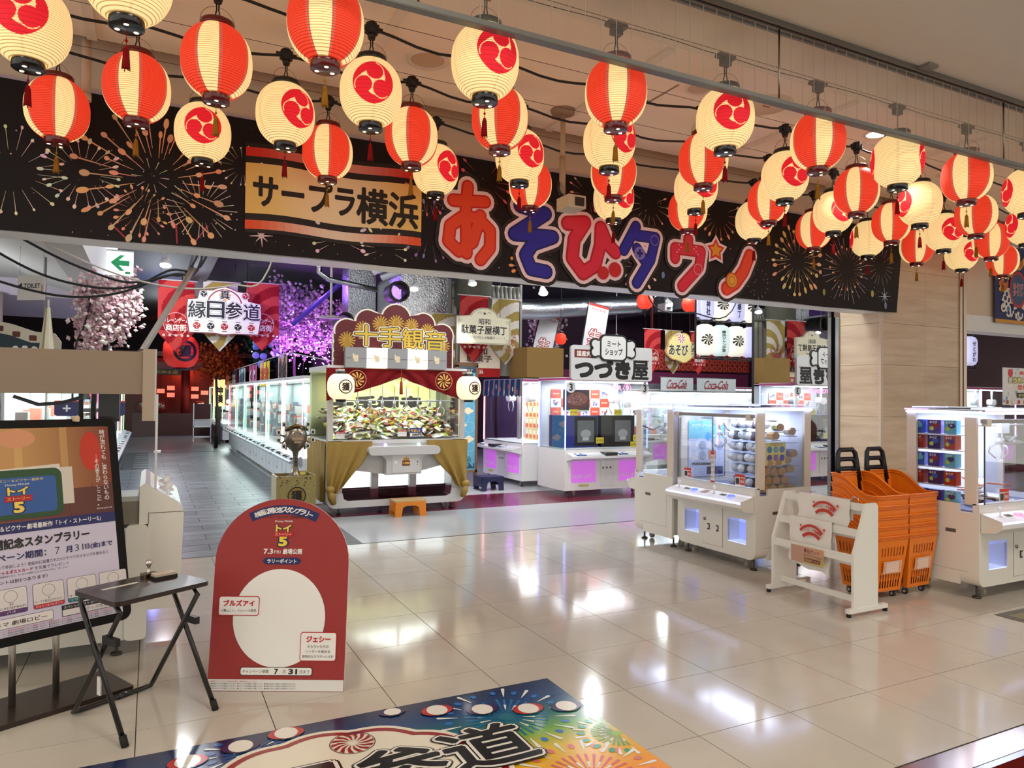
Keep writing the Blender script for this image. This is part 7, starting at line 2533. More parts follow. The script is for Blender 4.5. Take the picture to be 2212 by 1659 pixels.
# playful yellow sign
def draw_asobi(b, f):
    pts = ph_out()
    for k, c, l in ((0.98, S(214, 150, 70), 0.6), (0.93, S(244, 226, 150), 1.2)):
        b.poly(f, [(x * k, y * k) for x, y in pts], c, l)
    b.disc(f, 0.0, 0.24, 0.11, S(240, 236, 226), 2)
    for k in range(8):
        a = 2 * PI * k / 8
        b.poly(f, [(0.0 + q * math.cos(a + d), 0.24 + q * math.sin(a + d)) for q, d in ((0.01, 0), (0.06, 0.1), (0.1, 0.3), (0.1, 0.65), (0.06, 0.5))], S(206, 70, 80), 2.6)
    for off, c, l in ((0.08, S(244, 236, 206), 3), (0.03, S(70, 66, 50), 4)):
        b.text(f, 'あそび', -0.08, -0.02, 0.54, 0.24, c, l, off, ref=0.0)
        b.text(f, '大\n通\nり', 0.34, 0.0, 0.12, 0.34, c, l, off, ref=0.0)


def ph_out():
    return [((0.43 + 0.03 * math.sin(6 * t)) * math.cos(t), (0.30 + 0.03 * math.cos(5 * t)) * math.sin(t) + (0.06 if math.sin(t) > 0.8 else 0)) for t in [2 * PI * i / 60 for i in range(60)]]


sign_board('yellow cloud-shaped sign with playful dark lettering', (10.86, 13.0, 2.73), ph_out(), 0.04, draw_asobi, S(226, 190, 110), ztop=4.55)


# ---------------- nobori flags on poles
def nobori(label, loc, tilt, w, h):
    t = thing('nobori_flag', label, 'flag', loc, 0, 'white nobori flags')
    u = Vector((math.cos(tilt), 0, -math.sin(tilt)))
    v = Vector((math.sin(tilt), 0, math.cos(tilt)))
    f = Fr((0, 0, 0), u, v)
    slab(f, [(0, -h), (w, -h), (w, 0), (0, 0)], 0.004, S(232, 230, 230), S(220, 218, 218)).build('cloth', t, CLOTH)
    b = B()
    b.rect(f, 0, w, -0.05, 0, S(206, 50, 40), 1)
    b.text(f, 'ネコペッタンの', w / 2, -0.11, w * 0.7, 0.05, S(196, 60, 50), 1, 0.02)
    for q, ch in enumerate('生活応援'):
        z = -h * 0.42 - q * w * 0.55
        if z > -h + 0.05:
            for off, c, l in ((0.07, S(190, 50, 44), 1), (0.01, S(240, 236, 232), 2)):
                b.text(f, ch, w / 2, z, w * 0.6, w * 0.5, c, l, off, ref=0.0)
    b.build('lettering', t, PRINT)
    B().cyl(f(-0.02, 0.06), f(-0.02, -(loc[2] - 0.02) / math.cos(tilt)), 0.012, S(40, 40, 44)).cyl(f(-0.02, 0.01), f(w, 0.01), 0.008, S(40, 40, 44)).build('pole', t, SATIN)
    return t


nobori('white slanting flag with red lettering, left of the pair', (7.74, 14.0, 3.5), R(14), 0.48, 1.6)
nobori('white slanting flag with red lettering, right of the pair', (8.36, 13.0, 3.64), R(10), 0.52, 1.6)
for x, y, z, lab, tl in ((9.07, 12.0, 3.60, 'left of the hanging lamp', 1), (10.25, 12.0, 3.615, 'right of the hanging lamp', 1), (7.07, 12.0, 2.73, 'hanging low between the white flags', 1)):
    t = thing('red_lantern', 'small plain red paper lantern %s' % lab, 'lantern', (x, y, z), 0, 'small red lanterns')
    r = 0.17 if z > 3 else 0.11
    B().lathe([(r * 0.4, -r), (r * 0.8, -r * 0.72), (r, -r * 0.2), (r, r * 0.2), (r * 0.8, r * 0.72), (r * 0.4, r)], S(226, 60, 36), n=20).build('paper_body', t, vc(0.6, emit=0.4, var=0))
    B().cyl((0, 0, r), (0, 0, r + 0.03), r * 0.42, BLACK).build('end_ring', t, SATIN)
    B().cyl((0, 0, -r - 0.03), (0, 0, -r), r * 0.42, BLACK).build('end_ring', t, SATIN)
    B().cyl((0, 0, r), (0, 0, 4.56 - z), 0.004, BLACK, 5).build('cord', t, SATIN)
    B().cyl((0, 0, -r - 0.03), (0, 0, -r - 0.16), 0.008, S(90, 30, 26), 6).build('tassel', t, CLOTH)

# ---------------- rack of tall white lanterns
def tall_lantern(label, loc, tint, mark, group):
    t = thing('tall_lantern', label, 'lantern', loc, 0, group)
    prof = [(0.07, -0.30), (0.14, -0.27), (0.17, -0.2), (0.175, 0), (0.17, 0.2), (0.14, 0.27), (0.07, 0.30)]
    B().lathe(prof, tint, n=24).build('paper_body', t, vc(0.6, emit=0.34, var=0))
    B().cyl((0, 0, 0.29), (0, 0, 0.325), 0.08, BLACK).build('end_ring', t, SATIN)
    B().cyl((0, 0, -0.325), (0, 0, -0.29), 0.08, BLACK).build('end_ring', t, SATIN)
    f = Fr((-0.115, -0.178, 0), X_, Z_)
    b = B()
    if mark == 'wheel':
        for k in range(9):
            a = 2 * PI * k / 9
            for r0, r1, tw in ((0.008, 0.03, 0.0), (0.03, 0.055, 0.12), (0.055, 0.08, 0.26), (0.08, 0.105, 0.40)):
                b.ring(f, 0.06, 0.0, r0, r1, BLACK, 0.3, 2, a + tw, a + tw + 0.42)
    else:
        b.text(f, '\n'.join(mark), 0.055, -0.02, 0.07, 0.40, S(30, 28, 30), 0.4, 0.03)
    b.v = [(max(-0.172, vx), -math.sqrt(max(0.0005, 0.181 ** 2 - max(-0.172, vx) ** 2)) + (vy + 0.178) * 2, vz) for vx, vy, vz in b.v]
    b.build('mark', t, PRINT)
    B().cyl((0, 0, 0.32), (0, 0, 0.37), 0.01, BLACK, 6).build('hook', t, METAL)
    return t


def lantern_rack(x0, n, y, z, marks, lab):
    r = thing('lantern_rack', 'black metal rack holding tall lanterns, %s' % lab, 'rack', (x0, y, 0))
    W = 0.385 * n
    b = B()
    for zz in (z + 0.37, z + 0.41, z + 1.02, z - 0.35):
        b.cyl((-0.22, 0, zz), (W - 0.15, 0, zz), 0.016, S(30, 30, 32), 8)
    for x in (-0.22, W - 0.15):
        b.cyl((x, 0, z - 0.35), (x, 0, 4.55), 0.018, S(30, 30, 32), 8)
    b.build('frame', r, SATIN)
    tints = [S(255, 250, 232), S(214, 232, 228), S(255, 250, 232), S(206, 206, 246)]
    for row in (0, 1):
        for k in range(n):
            m, ti = marks[row][k % len(marks[row])]
            tall_lantern('tall %s lantern, %s on the %s bar of the rack %s' % ('white' if ti in (0, 2) else 'pale tinted', ORD[k], ['lower', 'upper'][row], lab), (x0 + 0.385 * k, y, z + 0.675 * row), tints[ti], m, 'tall lanterns, ' + lab)


lantern_rack(9.33, 4, 10.5, 2.71, [[('wheel', 0), ('横浜ジャンボ堂', 1), ('wheel', 2), ('神社', 3)], [('大神社', 3), ('wheel', 0), ('参横丁', 3), ('wheel', 2)]], 'beside the mirror')
lantern_rack(14.05, 3, 8.9, 2.62, [[('三鮮番', 0), ('wheel', 2), ('せとがわ', 3)], [('wheel', 0), ('招福堂', 3), ('wheel', 2)]], 'in the right bay')

# ---------------- cola banners and the row of machines behind the plush machine
for k, (x0, x1) in enumerate(((10.22, 11.15), (11.26, 12.45))):
    t = thing('drink_banner', 'pale drink banner with looping red script, %s of two' % ['left', 'right'][k], 'banner', ((x0 + x1) / 2, 12.92, 1.93), 0, 'drink banners')
    w = x1 - x0
    B().box(-w / 2, w / 2, 0, 0.006, -0.16, 0.14, S(206, 214, 214)).build('cloth', t, CLOTH)
    b = B()
    b.text(south((0, -0.002, 0)), 'Coca-Cola', 0, -0.01, w * 0.62, 0.20, S(150, 40, 48), 0.6, 0.015, shear=0.35, space=0.9)
    b.ray(south((0, -0.002, 0)), -w * 0.25, -0.1, w * 0.2, -0.05, 0.01, 0.02, S(150, 40, 48), 0.6)
    b.build('lettering', t, PRINT)
    B().cyl((-w / 2 - 0.03, 0.003, 0.15), (w / 2 + 0.03, 0.003, 0.15), 0.008, S(150, 150, 150), 6).build('rod', t, METAL)
    for s_ in (-1, 1):
        B().cyl((s_ * w * 0.45, 0.02, -0.1), (s_ * w * 0.45, 0.02, 0.16), 0.008, S(150, 150, 150), 6).build('stay', t, METAL)
for k in range(3):
    booth('crane game in the back row behind the plush machine, %s from the left' % ORD[k], (9.25 + 1.32 * k, 12.98, 0), 0, 1.28, 0.85, [(0.3, 0.6, 1.0), (1.0, 0.4, 0.6), (0.4, 1.0, 0.7)][k], H=1.80, stripe=S(120, 126, 130), group='back row crane games')
for k in range(3):
    booth('crane game deep in the right bay, %s from the left' % ORD[k], (14.2 + 1.4 * k, 9.9, 0), 0, 1.36, 0.85, (1.0, 0.5, 0.8), group='right bay crane games')
for k in range(2):
    booth('crane game against the plum wall, %s of two' % ['left', 'right'][k], (13.6 + 1.5 * k, 15.2, 0), 0, 1.45, 0.9, [(0.5, 1.0, 0.8), (0.9, 0.9, 1.0)][k], group='plum wall crane games')
for k in range(22):
    o = B().box(-0.06, 0.06, -0.05, 0.05, 0, random.choice([0.10, 0.14, 0.18]), random.choice([S(214, 120, 110), S(226, 226, 230), S(140, 160, 210), S(200, 206, 120)])).build('prize_box', None, GLOSS)
    o.location = (9.4 + 0.17 * (k % 11) + (0.12 if k > 10 else 0), 13.25 + 0.25 * (k // 11), 0.782)
    tag(o, 'small coloured prize carton in the back row machines, %s in the %s line' % (ORD[k % 11], ['front', 'rear'][k // 11]), 'box', 'small back row cartons')
# grey top boxes over the back row
for k in range(6):
    o = B().box(-0.2, 0.2, 0, 0.3, 0, 0.13, S(120, 116, 112)).box(-0.17, 0.17, -0.004, 0, 0.015, 0.115, S(90, 92, 96)).build('storage_box', None, SATIN)
    o.location = (9.7 + 0.42 * k, 13.1, 1.80)
    tag(o, 'grey storage box on top of the back row, %s from the left' % ORD[k], 'box', 'grey storage boxes')
# plum backdrops seen in and beside the mirror
o = B().box(9.0, 16.5, 16.6, 16.65, 0.0, 2.35, S(110, 26, 70)).build('partition', None, MATTE)
tag(o, 'plum red partition wall behind the back machines', 'partition')
b = B().box(12.8, 16.5, 16.55, 16.6, 2.4, 3.0, S(150, 40, 34))
o = thing('pattern_valance', 'red patterned valance above the plum partition', 'valance')
b.box(12.75, 12.8, 16.55, 16.6, 2.4, 4.56, S(90, 30, 28))
b.build('cloth', o, CLOTH)
b = B()
for i in range(18):
    for j in range(3):
        b.ring(south((12.9 + 0.2 * i, 16.545, 2.5 + 0.2 * j)), 0, 0, 0.06, 0.08, S(206, 110, 80), 0, 12)
b.build('pattern_print', o, PRINT)

# corrugated hut, carton, cloud panel
t = thing('tin_hut', 'corrugated tin hut front behind the candy-alley sign', 'booth front', (5.0, 12.55, 0))
b = B()
N = 40
for i in range(N):
    x0, x1 = 0.0 + 1.45 * i / N, 1.45 * (i + 1) / N
    y0, y1 = 0.02 * math.sin(i * 1.57), 0.02 * math.sin((i + 1) * 1.57)
    b.add([(x0, y0, 2.0), (x1, y1, 2.0), (x1, y1, 3.75), (x0, y0, 3.75), (x0, y0 + 0.02, 2.0), (x1, y1 + 0.02, 2.0), (x1, y1 + 0.02, 3.75), (x0, y0 + 0.02, 3.75)], [(0, 1, 2, 3), (7, 6, 5, 4)], S(176, 172, 160), True)
b.build('tin_sheet', t, vc(0.45, metal=0.5, var=0.08))
B().box(-0.04, 0.0, -0.03, 0.06, 0, 3.8, S(150, 146, 138)).box(1.45, 1.49, -0.03, 0.06, 0, 3.8, S(150, 146, 138)).build('post', t, SATIN)
b = B()
for i in range(16):
    b.cyl((0.05 + 0.09 * i, -0.06, 3.44), (0.05 + 0.09 * i, 0.02, 3.72), 0.045, S(150, 148, 140), 8)
b.build('roof_edge', t, vc(0.5, metal=0.4))
o = B().box(6.02, 6.78, 11.4, 12.1, 1.95, 2.50, S(146, 112, 56)).build('carton', None, vc(0.8, var=0.05))
tag(o, 'large brown cardboard carton on top of the awning machine', 'carton')
t = thing('shop_curtain', 'cream and red cloth shop banner above the awning machine', 'banner', (5.35, 12.0, 1.98))
B().box(-0.38, 0.42, 0, 0.006, -0.02, 0.62, S(226, 210, 186)).box(-0.38, 0.42, -0.002, 0.0, -0.02, 0.14, S(170, 36, 34)).build('cloth', t, CLOTH)
b = B().text(south((0, -0.004, 0)), '昭和\n駄菓子', 0, 0.38, 0.5, 0.26, S(60, 40, 36), 0, 0.02)
b.text(south((0, -0.004, 0)), '横浜', -0.02, 0.07, 0.2, 0.08, S(236, 220, 200), 0, 0.02)
b.build('lettering', t, PRINT)
t = thing('cloud_panel', 'tall sky-blue panel with cream clouds beside the prize machine', 'panel', (5.0, 11.72, 0))
B().box(-0.17, 0.16, 0, 0.05, 0.30, 2.12, S(90, 160, 190)).build('board', t, PRINT)
b = B()
Fc = south((0, -0.001, 0))
for k in range(8):
    b.ring(Fc, -0.05 + 0.1 * (k % 2), 0.55 + 0.17 * k, 0.09, 0.096, S(150, 200, 220), 0.5, 16)
for (x, z) in ((0.02, 1.35), (-0.10, 1.1), (0.04, 0.85), (-0.02, 1.62)):
    for dx, dz, r in ((-0.05, 0, 0.04), (0.0, 0.02, 0.055), (0.06, -0.005, 0.042), (0.0, -0.03, 0.05)):
        b.disc(Fc, x + dx, z + dz, r, S(226, 210, 176), 1.2, r * 0.7, 16)
for k in range(8):
    a = PI * k / 8
    b.ray(Fc, 0.02 - 0.06 * math.cos(a), 0.48 - 0.06 * math.sin(a), 0.02 + 0.06 * math.cos(a), 0.48 + 0.06 * math.sin(a), 0.003, 0.003, S(30, 60, 80), 1.2)
b.ring(Fc, 0.02, 0.48, 0.058, 0.064, S(30, 60, 80), 1.2)
for k in range(14):
    b.rect(Fc, -0.17 + 0.023 * k, -0.15 + 0.023 * k, 0.33, 0.36 + 0.02 * (k * 7 % 4), S(30, 50, 80), 1.4)
b.rect(Fc, -0.17, 0.16, 2.02, 2.10, S(24, 40, 60), 1)
b.text(Fc, '2F フロア', 0.0, 2.06, 0.2, 0.04, S(206, 200, 190), 1.6, 0.02)
b.build('panel_print', t, PRINT)
B().box(-0.21, -0.17, -0.02, 0.07, 0, 2.15, S(110, 80, 50)).box(0.16, 0.20, -0.02, 0.07, 0, 2.15, S(110, 80, 50)).box(-0.21, 0.20, -0.02, 0.07, 0.26, 0.30, S(120, 90, 56)).box(-0.21, 0.2, -0.02, 0.07, 2.12, 2.2, S(80, 56, 34)).build('frame', t, SATIN)

# ---------------- festival flags on a rope above the right aisle row
FLC = [(S(196, 160, 150), S(40, 30, 36), '射的'), (S(232, 200, 60), S(190, 40, 40), 'お宝'), (S(206, 90, 150), S(246, 240, 240), 'くじ'), (S(206, 226, 226), S(60, 90, 110), '金魚'), (S(60, 96, 110), S(230, 230, 226), '祭'), (S(226, 200, 170), S(170, 60, 50), '輪投')]
rp = thing('flag_rope', 'thin rope with small rings along the right aisle row', 'rope', (2.2, 0, 0))
B().tube([(0.55, 11.6, 2.12), (0.02, 13.4, 2.36), (0, 16, 2.34), (0, 20, 2.32), (0, 25, 2.3), (0, 29, 2.3), (0.1, 32.9, 2.3)], 0.008, S(206, 200, 190)).build('rope', rp, CLOTH)
for k, (yy, zt) in enumerate(((13.95, 2.335), (16.3, 2.33), (18.3, 2.32), (20.6, 2.31), (22.7, 2.30), (24.4, 2.30), (28.4, 2.30), (30.2, 2.30))):
    c, ink, tx = FLC[k % 6]
    t = thing('festival_flag', 'small %s festival flag, %s along the aisle rope' % (['mauve', 'yellow', 'pink', 'pale blue', 'teal', 'cream', 'mauve', 'yellow'][k], ORD[k]), 'flag', (2.2, yy, zt), 0, 'aisle festival flags')
    w = 0.95 if k == 0 else 1.35
    b = B()
    for i in range(10):
        y0, y1 = -w / 2 + w * i / 10, -w / 2 + w * (i + 1) / 10
        x0, x1 = 0.012 * math.sin(i * 1.3), 0.012 * math.sin((i + 1) * 1.3)
        b.add([(x0, y1, -0.56), (x0 * 0 + x0, y0, -0.56), (x0, y0, -0.03), (x0, y1, -0.03)], [(3, 2, 1, 0)], c)
        b.add([(x0 + 0.004, y1, -0.56), (x0 + 0.004, y0, -0.56), (x0 + 0.004, y0, -0.03), (x0 + 0.004, y1, -0.03)], [(0, 1, 2, 3)], c)
    cl = b.build('cloth', t, CLOTH)
    b = B().text(west((-0.014, 0, 0)), tx, 0, -0.31, w * 0.8, 0.36, ink, 0.6, 0.05)
    b.build('lettering', cl, PRINT)
    for i in range(5):
        B().tube([(0, -w / 2 + w * (i + 0.5) / 5, -0.035), (0, -w / 2 + w * (i + 0.5) / 5, -0.006)], 0.004, S(220, 216, 210), 5).build('ring_tab', t, METAL)


# ---------------- trees
def tree(label, loc, rad, h, zc, cols, n, name='blossom_tree', trunk_r=0.04, group='artificial blossom trees', size=0.05):
    t = thing(name, label, 'tree', loc, 0, group)
    b = B().tube([(0, 0, 0), (0.03, 0.02, zc * 0.4), (-0.02, 0, zc * 0.8), (0.03, 0, zc + h * 0.3)], [trunk_r * 1.4, trunk_r, trunk_r * 0.8, trunk_r * 0.3], S(50, 36, 32), 8)
    b.build('trunk', t, MATTE)
    br = B()
    tips = []
    for k in range(14):
        a = random.uniform(0, 2 * PI)
        q = rad * random.uniform(0.4, 0.95)
        z1 = zc + h * random.uniform(-0.35, 0.5)
        p = (q * math.cos(a), q * math.sin(a), z1)
        br.tube([(0, 0, zc - h * 0.3 + 0.02 * k), (p[0] * 0.5, p[1] * 0.5, (z1 + zc) / 2), p], [trunk_r * 0.45, trunk_r * 0.3, trunk_r * 0.12], S(56, 40, 36), 5)
        tips.append(p)
    o = br.build('branches', t, MATTE)
    o['kind'] = 'stuff'
    bl = B()
    for k in range(n):
        c = random.choice(tips)
        f = random.uniform(0.3, 1.05)
        p = Vector((c[0] * f, c[1] * f, zc + (c[2] - zc) * f)) + Vector((random.gauss(0, rad * 0.2), random.gauss(0, rad * 0.2), random.gauss(0, h * 0.16)))
        s = size * random.uniform(0.6, 1.3)
        col = random.choice(cols)
        vs = [p + Vector(d) * s for d in ((1, 0, 0), (-1, 0, 0), (0, 1, 0), (0, -1, 0), (0, 0, 0.7), (0, 0, -0.7))]
        rt = Matrix.Rotation(random.uniform(0, 3), 3, Vector((random.random(), random.random(), random.random() + 0.1)).normalized())
        vs = [rt @ (v - p) + p for v in vs]
        bl.add(vs, [(0, 2, 4), (2, 1, 4), (1, 3, 4), (3, 0, 4), (2, 0, 5), (1, 2, 5), (3, 1, 5), (0, 3, 5)], col)
    o = bl.build('blossoms', t, vc(0.8, var=0.05, spec=0.1))
    o['kind'] = 'stuff'
    return t


PKC = [S(232, 200, 206), S(240, 216, 218), S(214, 176, 188), S(200, 156, 170), S(236, 226, 222)]
tree('pale pink cherry tree rising behind the beige machine header', (-0.45, 9.2, 0), 0.30, 0.78, 2.42, PKC, 4200, size=0.03)
tree('cherry tree in purple light behind the aisle flags', (3.15, 18.2, 0), 0.85, 1.5, 3.35, [S(214, 176, 206), S(226, 196, 220), S(190, 150, 190)], 2600, size=0.06)
tree('smaller cherry tree in purple light near the sprinkler disc', (4.1, 18.9, 0), 0.6, 1.0, 3.3, [S(226, 190, 206), S(200, 160, 196)], 1600, size=0.06)
tree('cherry tree standing beside the back machines near the mirror', (8.9, 15.6, 0), 0.5, 1.5, 2.9, PKC, 1500, size=0.045)
tree('orange maple tree by the far shrine gate', (1.75, 23.0, 0), 0.6, 0.9, 2.55, [S(160, 60, 24), S(190, 86, 30), S(130, 40, 20)], 1500, 'maple_tree', group=None, size=0.05)
t = tree('hydrangea bush of blue and white balls above the aisle', (2.75, 20.0, 0), 0.55, 0.9, 2.75, [S(30, 56, 40), S(40, 70, 50), S(24, 44, 40)], 900, 'hydrangea_bush', group=None, size=0.07)
for k in range(12):
    B().ball((random.uniform(-0.5, 0.3), -0.55 + random.uniform(-0.1, 0.1), 2.75 + random.uniform(-0.4, 0.4)), 0.09, random.choice([S(110, 140, 206), S(170, 206, 190), S(140, 160, 220)]), 10, 7).build('flower_ball', t, vc(0.9, var=0.15, bump=0.8, bscale=60))
for (x, y, z, c, p) in ((3.0, 17.6, 2.4, (0.55, 0.12, 1.0), 70), (4.2, 17.8, 2.5, (0.6, 0.15, 1.0), 60), (2.6, 15.6, 3.9, (0.35, 0.15, 1.0), 50), (0.2, 21.5, 3.9, (0.2, 0.25, 1.0), 30), (1.2, 31.5, 2.6, (1.0, 0.2, 0.1), 40)):
    L = bpy.data.lights.new('tree_uplight', 'POINT')
    L.energy = p
    L.color = c
    L.shadow_soft_size = 0.12
    lo = bpy.data.objects.new('tree_uplight', L)
    lo.location = (x, y, z)
    COL.objects.link(lo)
fl_ = thing('fairy_lights', 'cluster of purple fairy lights under the cherry trees', 'lights', (3.3, 17.4, 2.2))
b = B()
for k in range(170):
    b.ball((random.gauss(0.1, 0.45), random.gauss(0, 0.15), random.gauss(0.55, 0.32)), 0.014, random.choice([(0.75, 0.25, 1.0), (0.9, 0.4, 1.0), (0.4, 0.3, 1.0)]), 6, 4)
o = b.build('bulbs', fl_, vc(0.4, emit=4.0, var=0))
o['kind'] = 'stuff'
b = B()
for k in range(8):
    x = -0.7 + 0.2 * k
    b.tube([(x, 0, -0.2), (x + 0.05, 0.02, 0.6), (x, 0, 1.6)], 0.004, S(40, 30, 50), 4)
b.build('wires', fl_, SATIN)

# ---------------- big red lantern, shrine end
t = thing('red_lantern', 'big red lantern with a black ringed character below the pennants', 'lantern', (0.67, 20.0, 2.66))
B().lathe([(0.14, -0.42), (0.3, -0.36), (0.4, -0.2), (0.42, 0), (0.4, 0.2), (0.3, 0.36), (0.14, 0.42)], S(200, 40, 30), n=28).build('paper_body', t, vc(0.6, emit=0.25, var=0))
B().cyl((0, 0, -0.48), (0, 0, -0.41), 0.17, BLACK).build('end_ring', t, SATIN)
B().cyl((0, 0, 0.41), (0, 0, 0.48), 0.17, BLACK).build('end_ring', t, SATIN)
B().cyl((0, 0, 0.46), (0, 0, 1.9), 0.012, BLACK, 6).build('cord', t, SATIN)
b = B()
f = south((0.08, -0.425, 0))
b.ring(f, 0, 0, 0.20, 0.27, BLACK, 0, 30)
b.text(f, '獲', 0, 0, 0.28, 0.28, BLACK, 0, 0.05)
b.v = [(vx, -math.sqrt(max(0.002, (0.43 * math.sqrt(max(0.02, 1 - (vz / 0.62) ** 2))) ** 2 - vx * vx)), vz) for vx, vy, vz in b.v]
b.build('crest', t, PRINT)
t = thing('shrine_gate', 'red wooden shrine front with round pillars at the aisle end', 'shrine', (0.6, 31.0, 0))
VR = S(130, 26, 18)
for x in (-1.6, 0.62, 2.6):
    B().cyl((x, 0, 0), (x, 0, 3.1), 0.16, VR, 16).build('pillar', t, SATIN)
    B().cyl((x, 0, 0), (x, 0, 0.6), 0.19, BLACK, 16).build('pillar_base', t, SATIN)
B().box(-2.2, 3.0, -0.15, 0.15, 2.5, 2.8, VR).build('lintel', t, SATIN)
B().box(-2.4, 3.2, -0.3, 0.3, 3.05, 3.2, S(110, 22, 16)).build('eave', t, SATIN)
B().box(-2.2, 3.0, 0.9, 1.0, 0, 3.0, S(84, 24, 14)).build('back_screen', t, MATTE)
b = B().box(-0.55, 0.45, -0.2, -0.16, 2.3, 2.52, S(40, 26, 20)).text(south((-0.05, -0.202, 2.41)), '明神本殿', 0, 0, 0.8, 0.15, S(200, 160, 80), 0.5, 0.02)
b.build('name_plaque', t, PRINT)
for k, (x, z) in enumerate(((0.1, 1.72), (0.1, 1.45), (-0.25, 1.6), (0.95, 1.7), (0.95, 1.4), (1.3, 1.55), (-0.7, 1.5))):
    o = thing('votive_lamp', 'small red votive lamp in the shrine, %s' % ['upper by the pillar', 'lower by the pillar', 'left of the pillar', 'upper right', 'lower right', 'far right', 'far left'][k], 'lamp', (0.6 + x, 30.75, z), 0, 'shrine votive lamps')
    B().box(-0.13, 0.13, -0.05, 0.05, 0, 0.16, (1.0, 0.10, 0.06)).build('shade', o, vc(0.5, emit=1.6, var=0))
    B().box(-0.14, 0.14, -0.06, 0.06, 0.16, 0.18, S(40, 20, 16)).box(-0.14, 0.14, -0.06, 0.06, -0.02, 0.0, S(40, 20, 16)).cyl((0, 0, 0.18), (0, 0, 2.5 - z), 0.006, BLACK, 5).build('frame', o, SATIN)
for k, x in enumerate((-0.9, -0.3, 1.1)):
    t = thing('daruma_doll', 'round red good-luck doll on the shrine shelf, %s' % ['left', 'middle', 'right'][k], 'doll', (0.6 + x, 30.5, 0.86), 0, 'good-luck dolls')
    B().ball((0, 0, 0.22), 0.24, S(120, 30, 22), 14, 9, 1, 0.9, 1).build('body', t, GLOSS)
    B().ball((0, -0.14, 0.28), 0.12, S(206, 190, 170), 12, 8, 1, 0.6, 0.8).build('face', t, SATIN)
    for sx in (-1, 1):
        B().ball((sx * 0.045, -0.21, 0.30), 0.025, BLACK, 8, 6).build('eye', t, GLOSS)
o = B().box(-0.6, 2.2, 30.3, 30.7, 0, 0.84, S(70, 22, 16)).build('offering_shelf', None, SATIN)
tag(o, 'dark red offering shelf in front of the shrine', 'shelf')
t = thing('menu_stand', 'small white-framed dark display stand at the aisle end', 'display stand', (1.55, 26.0, 0))
B().box(-0.25, 0.25, -0.02, 0.02, 0.75, 1.25, S(60, 16, 22)).build('panel', t, MATTE)
B().box(-0.28, -0.25, -0.03, 0.03, 0, 1.28, S(226, 226, 226)).box(0.25, 0.28, -0.03, 0.03, 0, 1.28, S(226, 226, 226)).box(-0.28, 0.28, -0.03, 0.03, 0.14, 0.18, S(226, 226, 226)).box(-0.28, 0.28, -0.03, 0.3, 0.48, 0.52, S(226, 226, 226)).build('frame', t, SATIN)
B().box(-0.24, 0.24, 0.0, 0.28, 0.52, 0.74, S(190, 190, 200)).build('goods_tray', t, GLOSS)
t = thing('paper_lantern_stand', 'yellow upright paper lantern sign with brush lettering in the aisle', 'lantern', (1.95, 24.6, 1.2))
B().box(-0.16, 0.16, -0.12, 0.12, 0, 0.85, S(250, 226, 150)).build('paper_box', t, vc(0.6, emit=0.7, var=0.05))
b = B().text(south((0, -0.122, 0.42)), '神\n獲', 0, -0.05, 0.2, 0.5, BLACK, 0.5, 0.04)
b.build('lettering', t, PRINT)
B().box(-0.05, 0.05, -0.05, 0.05, -1.2, 0, BLACK).build('post', t, SATIN)

# ---------------- exit sign, spot lamps, cables at upper left
t = thing('exit_sign', 'white hanging exit sign with a green arrow pointing left', 'sign', (-0.317, 8.8, 2.875))
B().box(-0.127, 0.127, 0, 0.05, 0, 0.255, S(240, 246, 242)).build('lit_face', t, vc(0.5, emit=0.8, var=0))
b = B()
f = south((0, -0.001, 0.128))
b.poly(f, [(-0.09, 0), (0.0, 0.085), (0.045, 0.085), (-0.01, 0.028), (0.09, 0.028), (0.09, -0.028), (-0.01, -0.028), (0.045, -0.085), (0.0, -0.085)], S(40, 170, 110), 0.5)
b.rect(f, 0.05, 0.1, -0.115, -0.09, S(40, 150, 100), 0.5)
b.build('arrow_print', t, PRINT)
B().box(-0.13, 0.13, -0.003, 0.053, 0.25, 0.265, S(190, 190, 190)).build('housing', t, SATIN)
B().cyl((0, 0.025, 0.26), (0, 0.025, 1.68), 0.008, S(150, 150, 150), 6).build('hanging_rod', t, METAL)


def spot(label, x, y, z, tilt, power, beam=70):
    t = thing('spot_lamp', label, 'spotlight', (x, y, z), 0, 'arcade spot lamps')
    B().cyl((0, 0, 0.10), (0, 0, 4.53 - z), 0.012, S(200, 200, 200), 8).build('stem', t, SATIN)
    dx, dy = 0.05 * math.sin(tilt), -0.03
    B().cyl((0, 0, 0.12), (dx, dy, 0.02), 0.03, S(224, 224, 222), 14, 0.075).build('reflector', t, GLOSS)
    B().ball((dx * 1.1, dy * 1.1, 0.012), 0.066, (1.0, 0.98, 0.92), 14, 8, 1, 1, 0.45).build('bulb', t, vc(0.4, emit=7.0, var=0))
    L = bpy.data.lights.new('spot_beam', 'SPOT')
    L.energy = power
    L.color = (1, 0.97, 0.92)
    L.spot_size = R(beam)
    L.spot_blend = 0.5
    L.shadow_soft_size = 0.06
    lo = bpy.data.objects.new('spot_beam', L)
    lo.location = (x + dx, y + dy, z - 0.04)
    lo.rotation_euler = (R(25), tilt * 0.6, 0)
    COL.objects.link(lo)


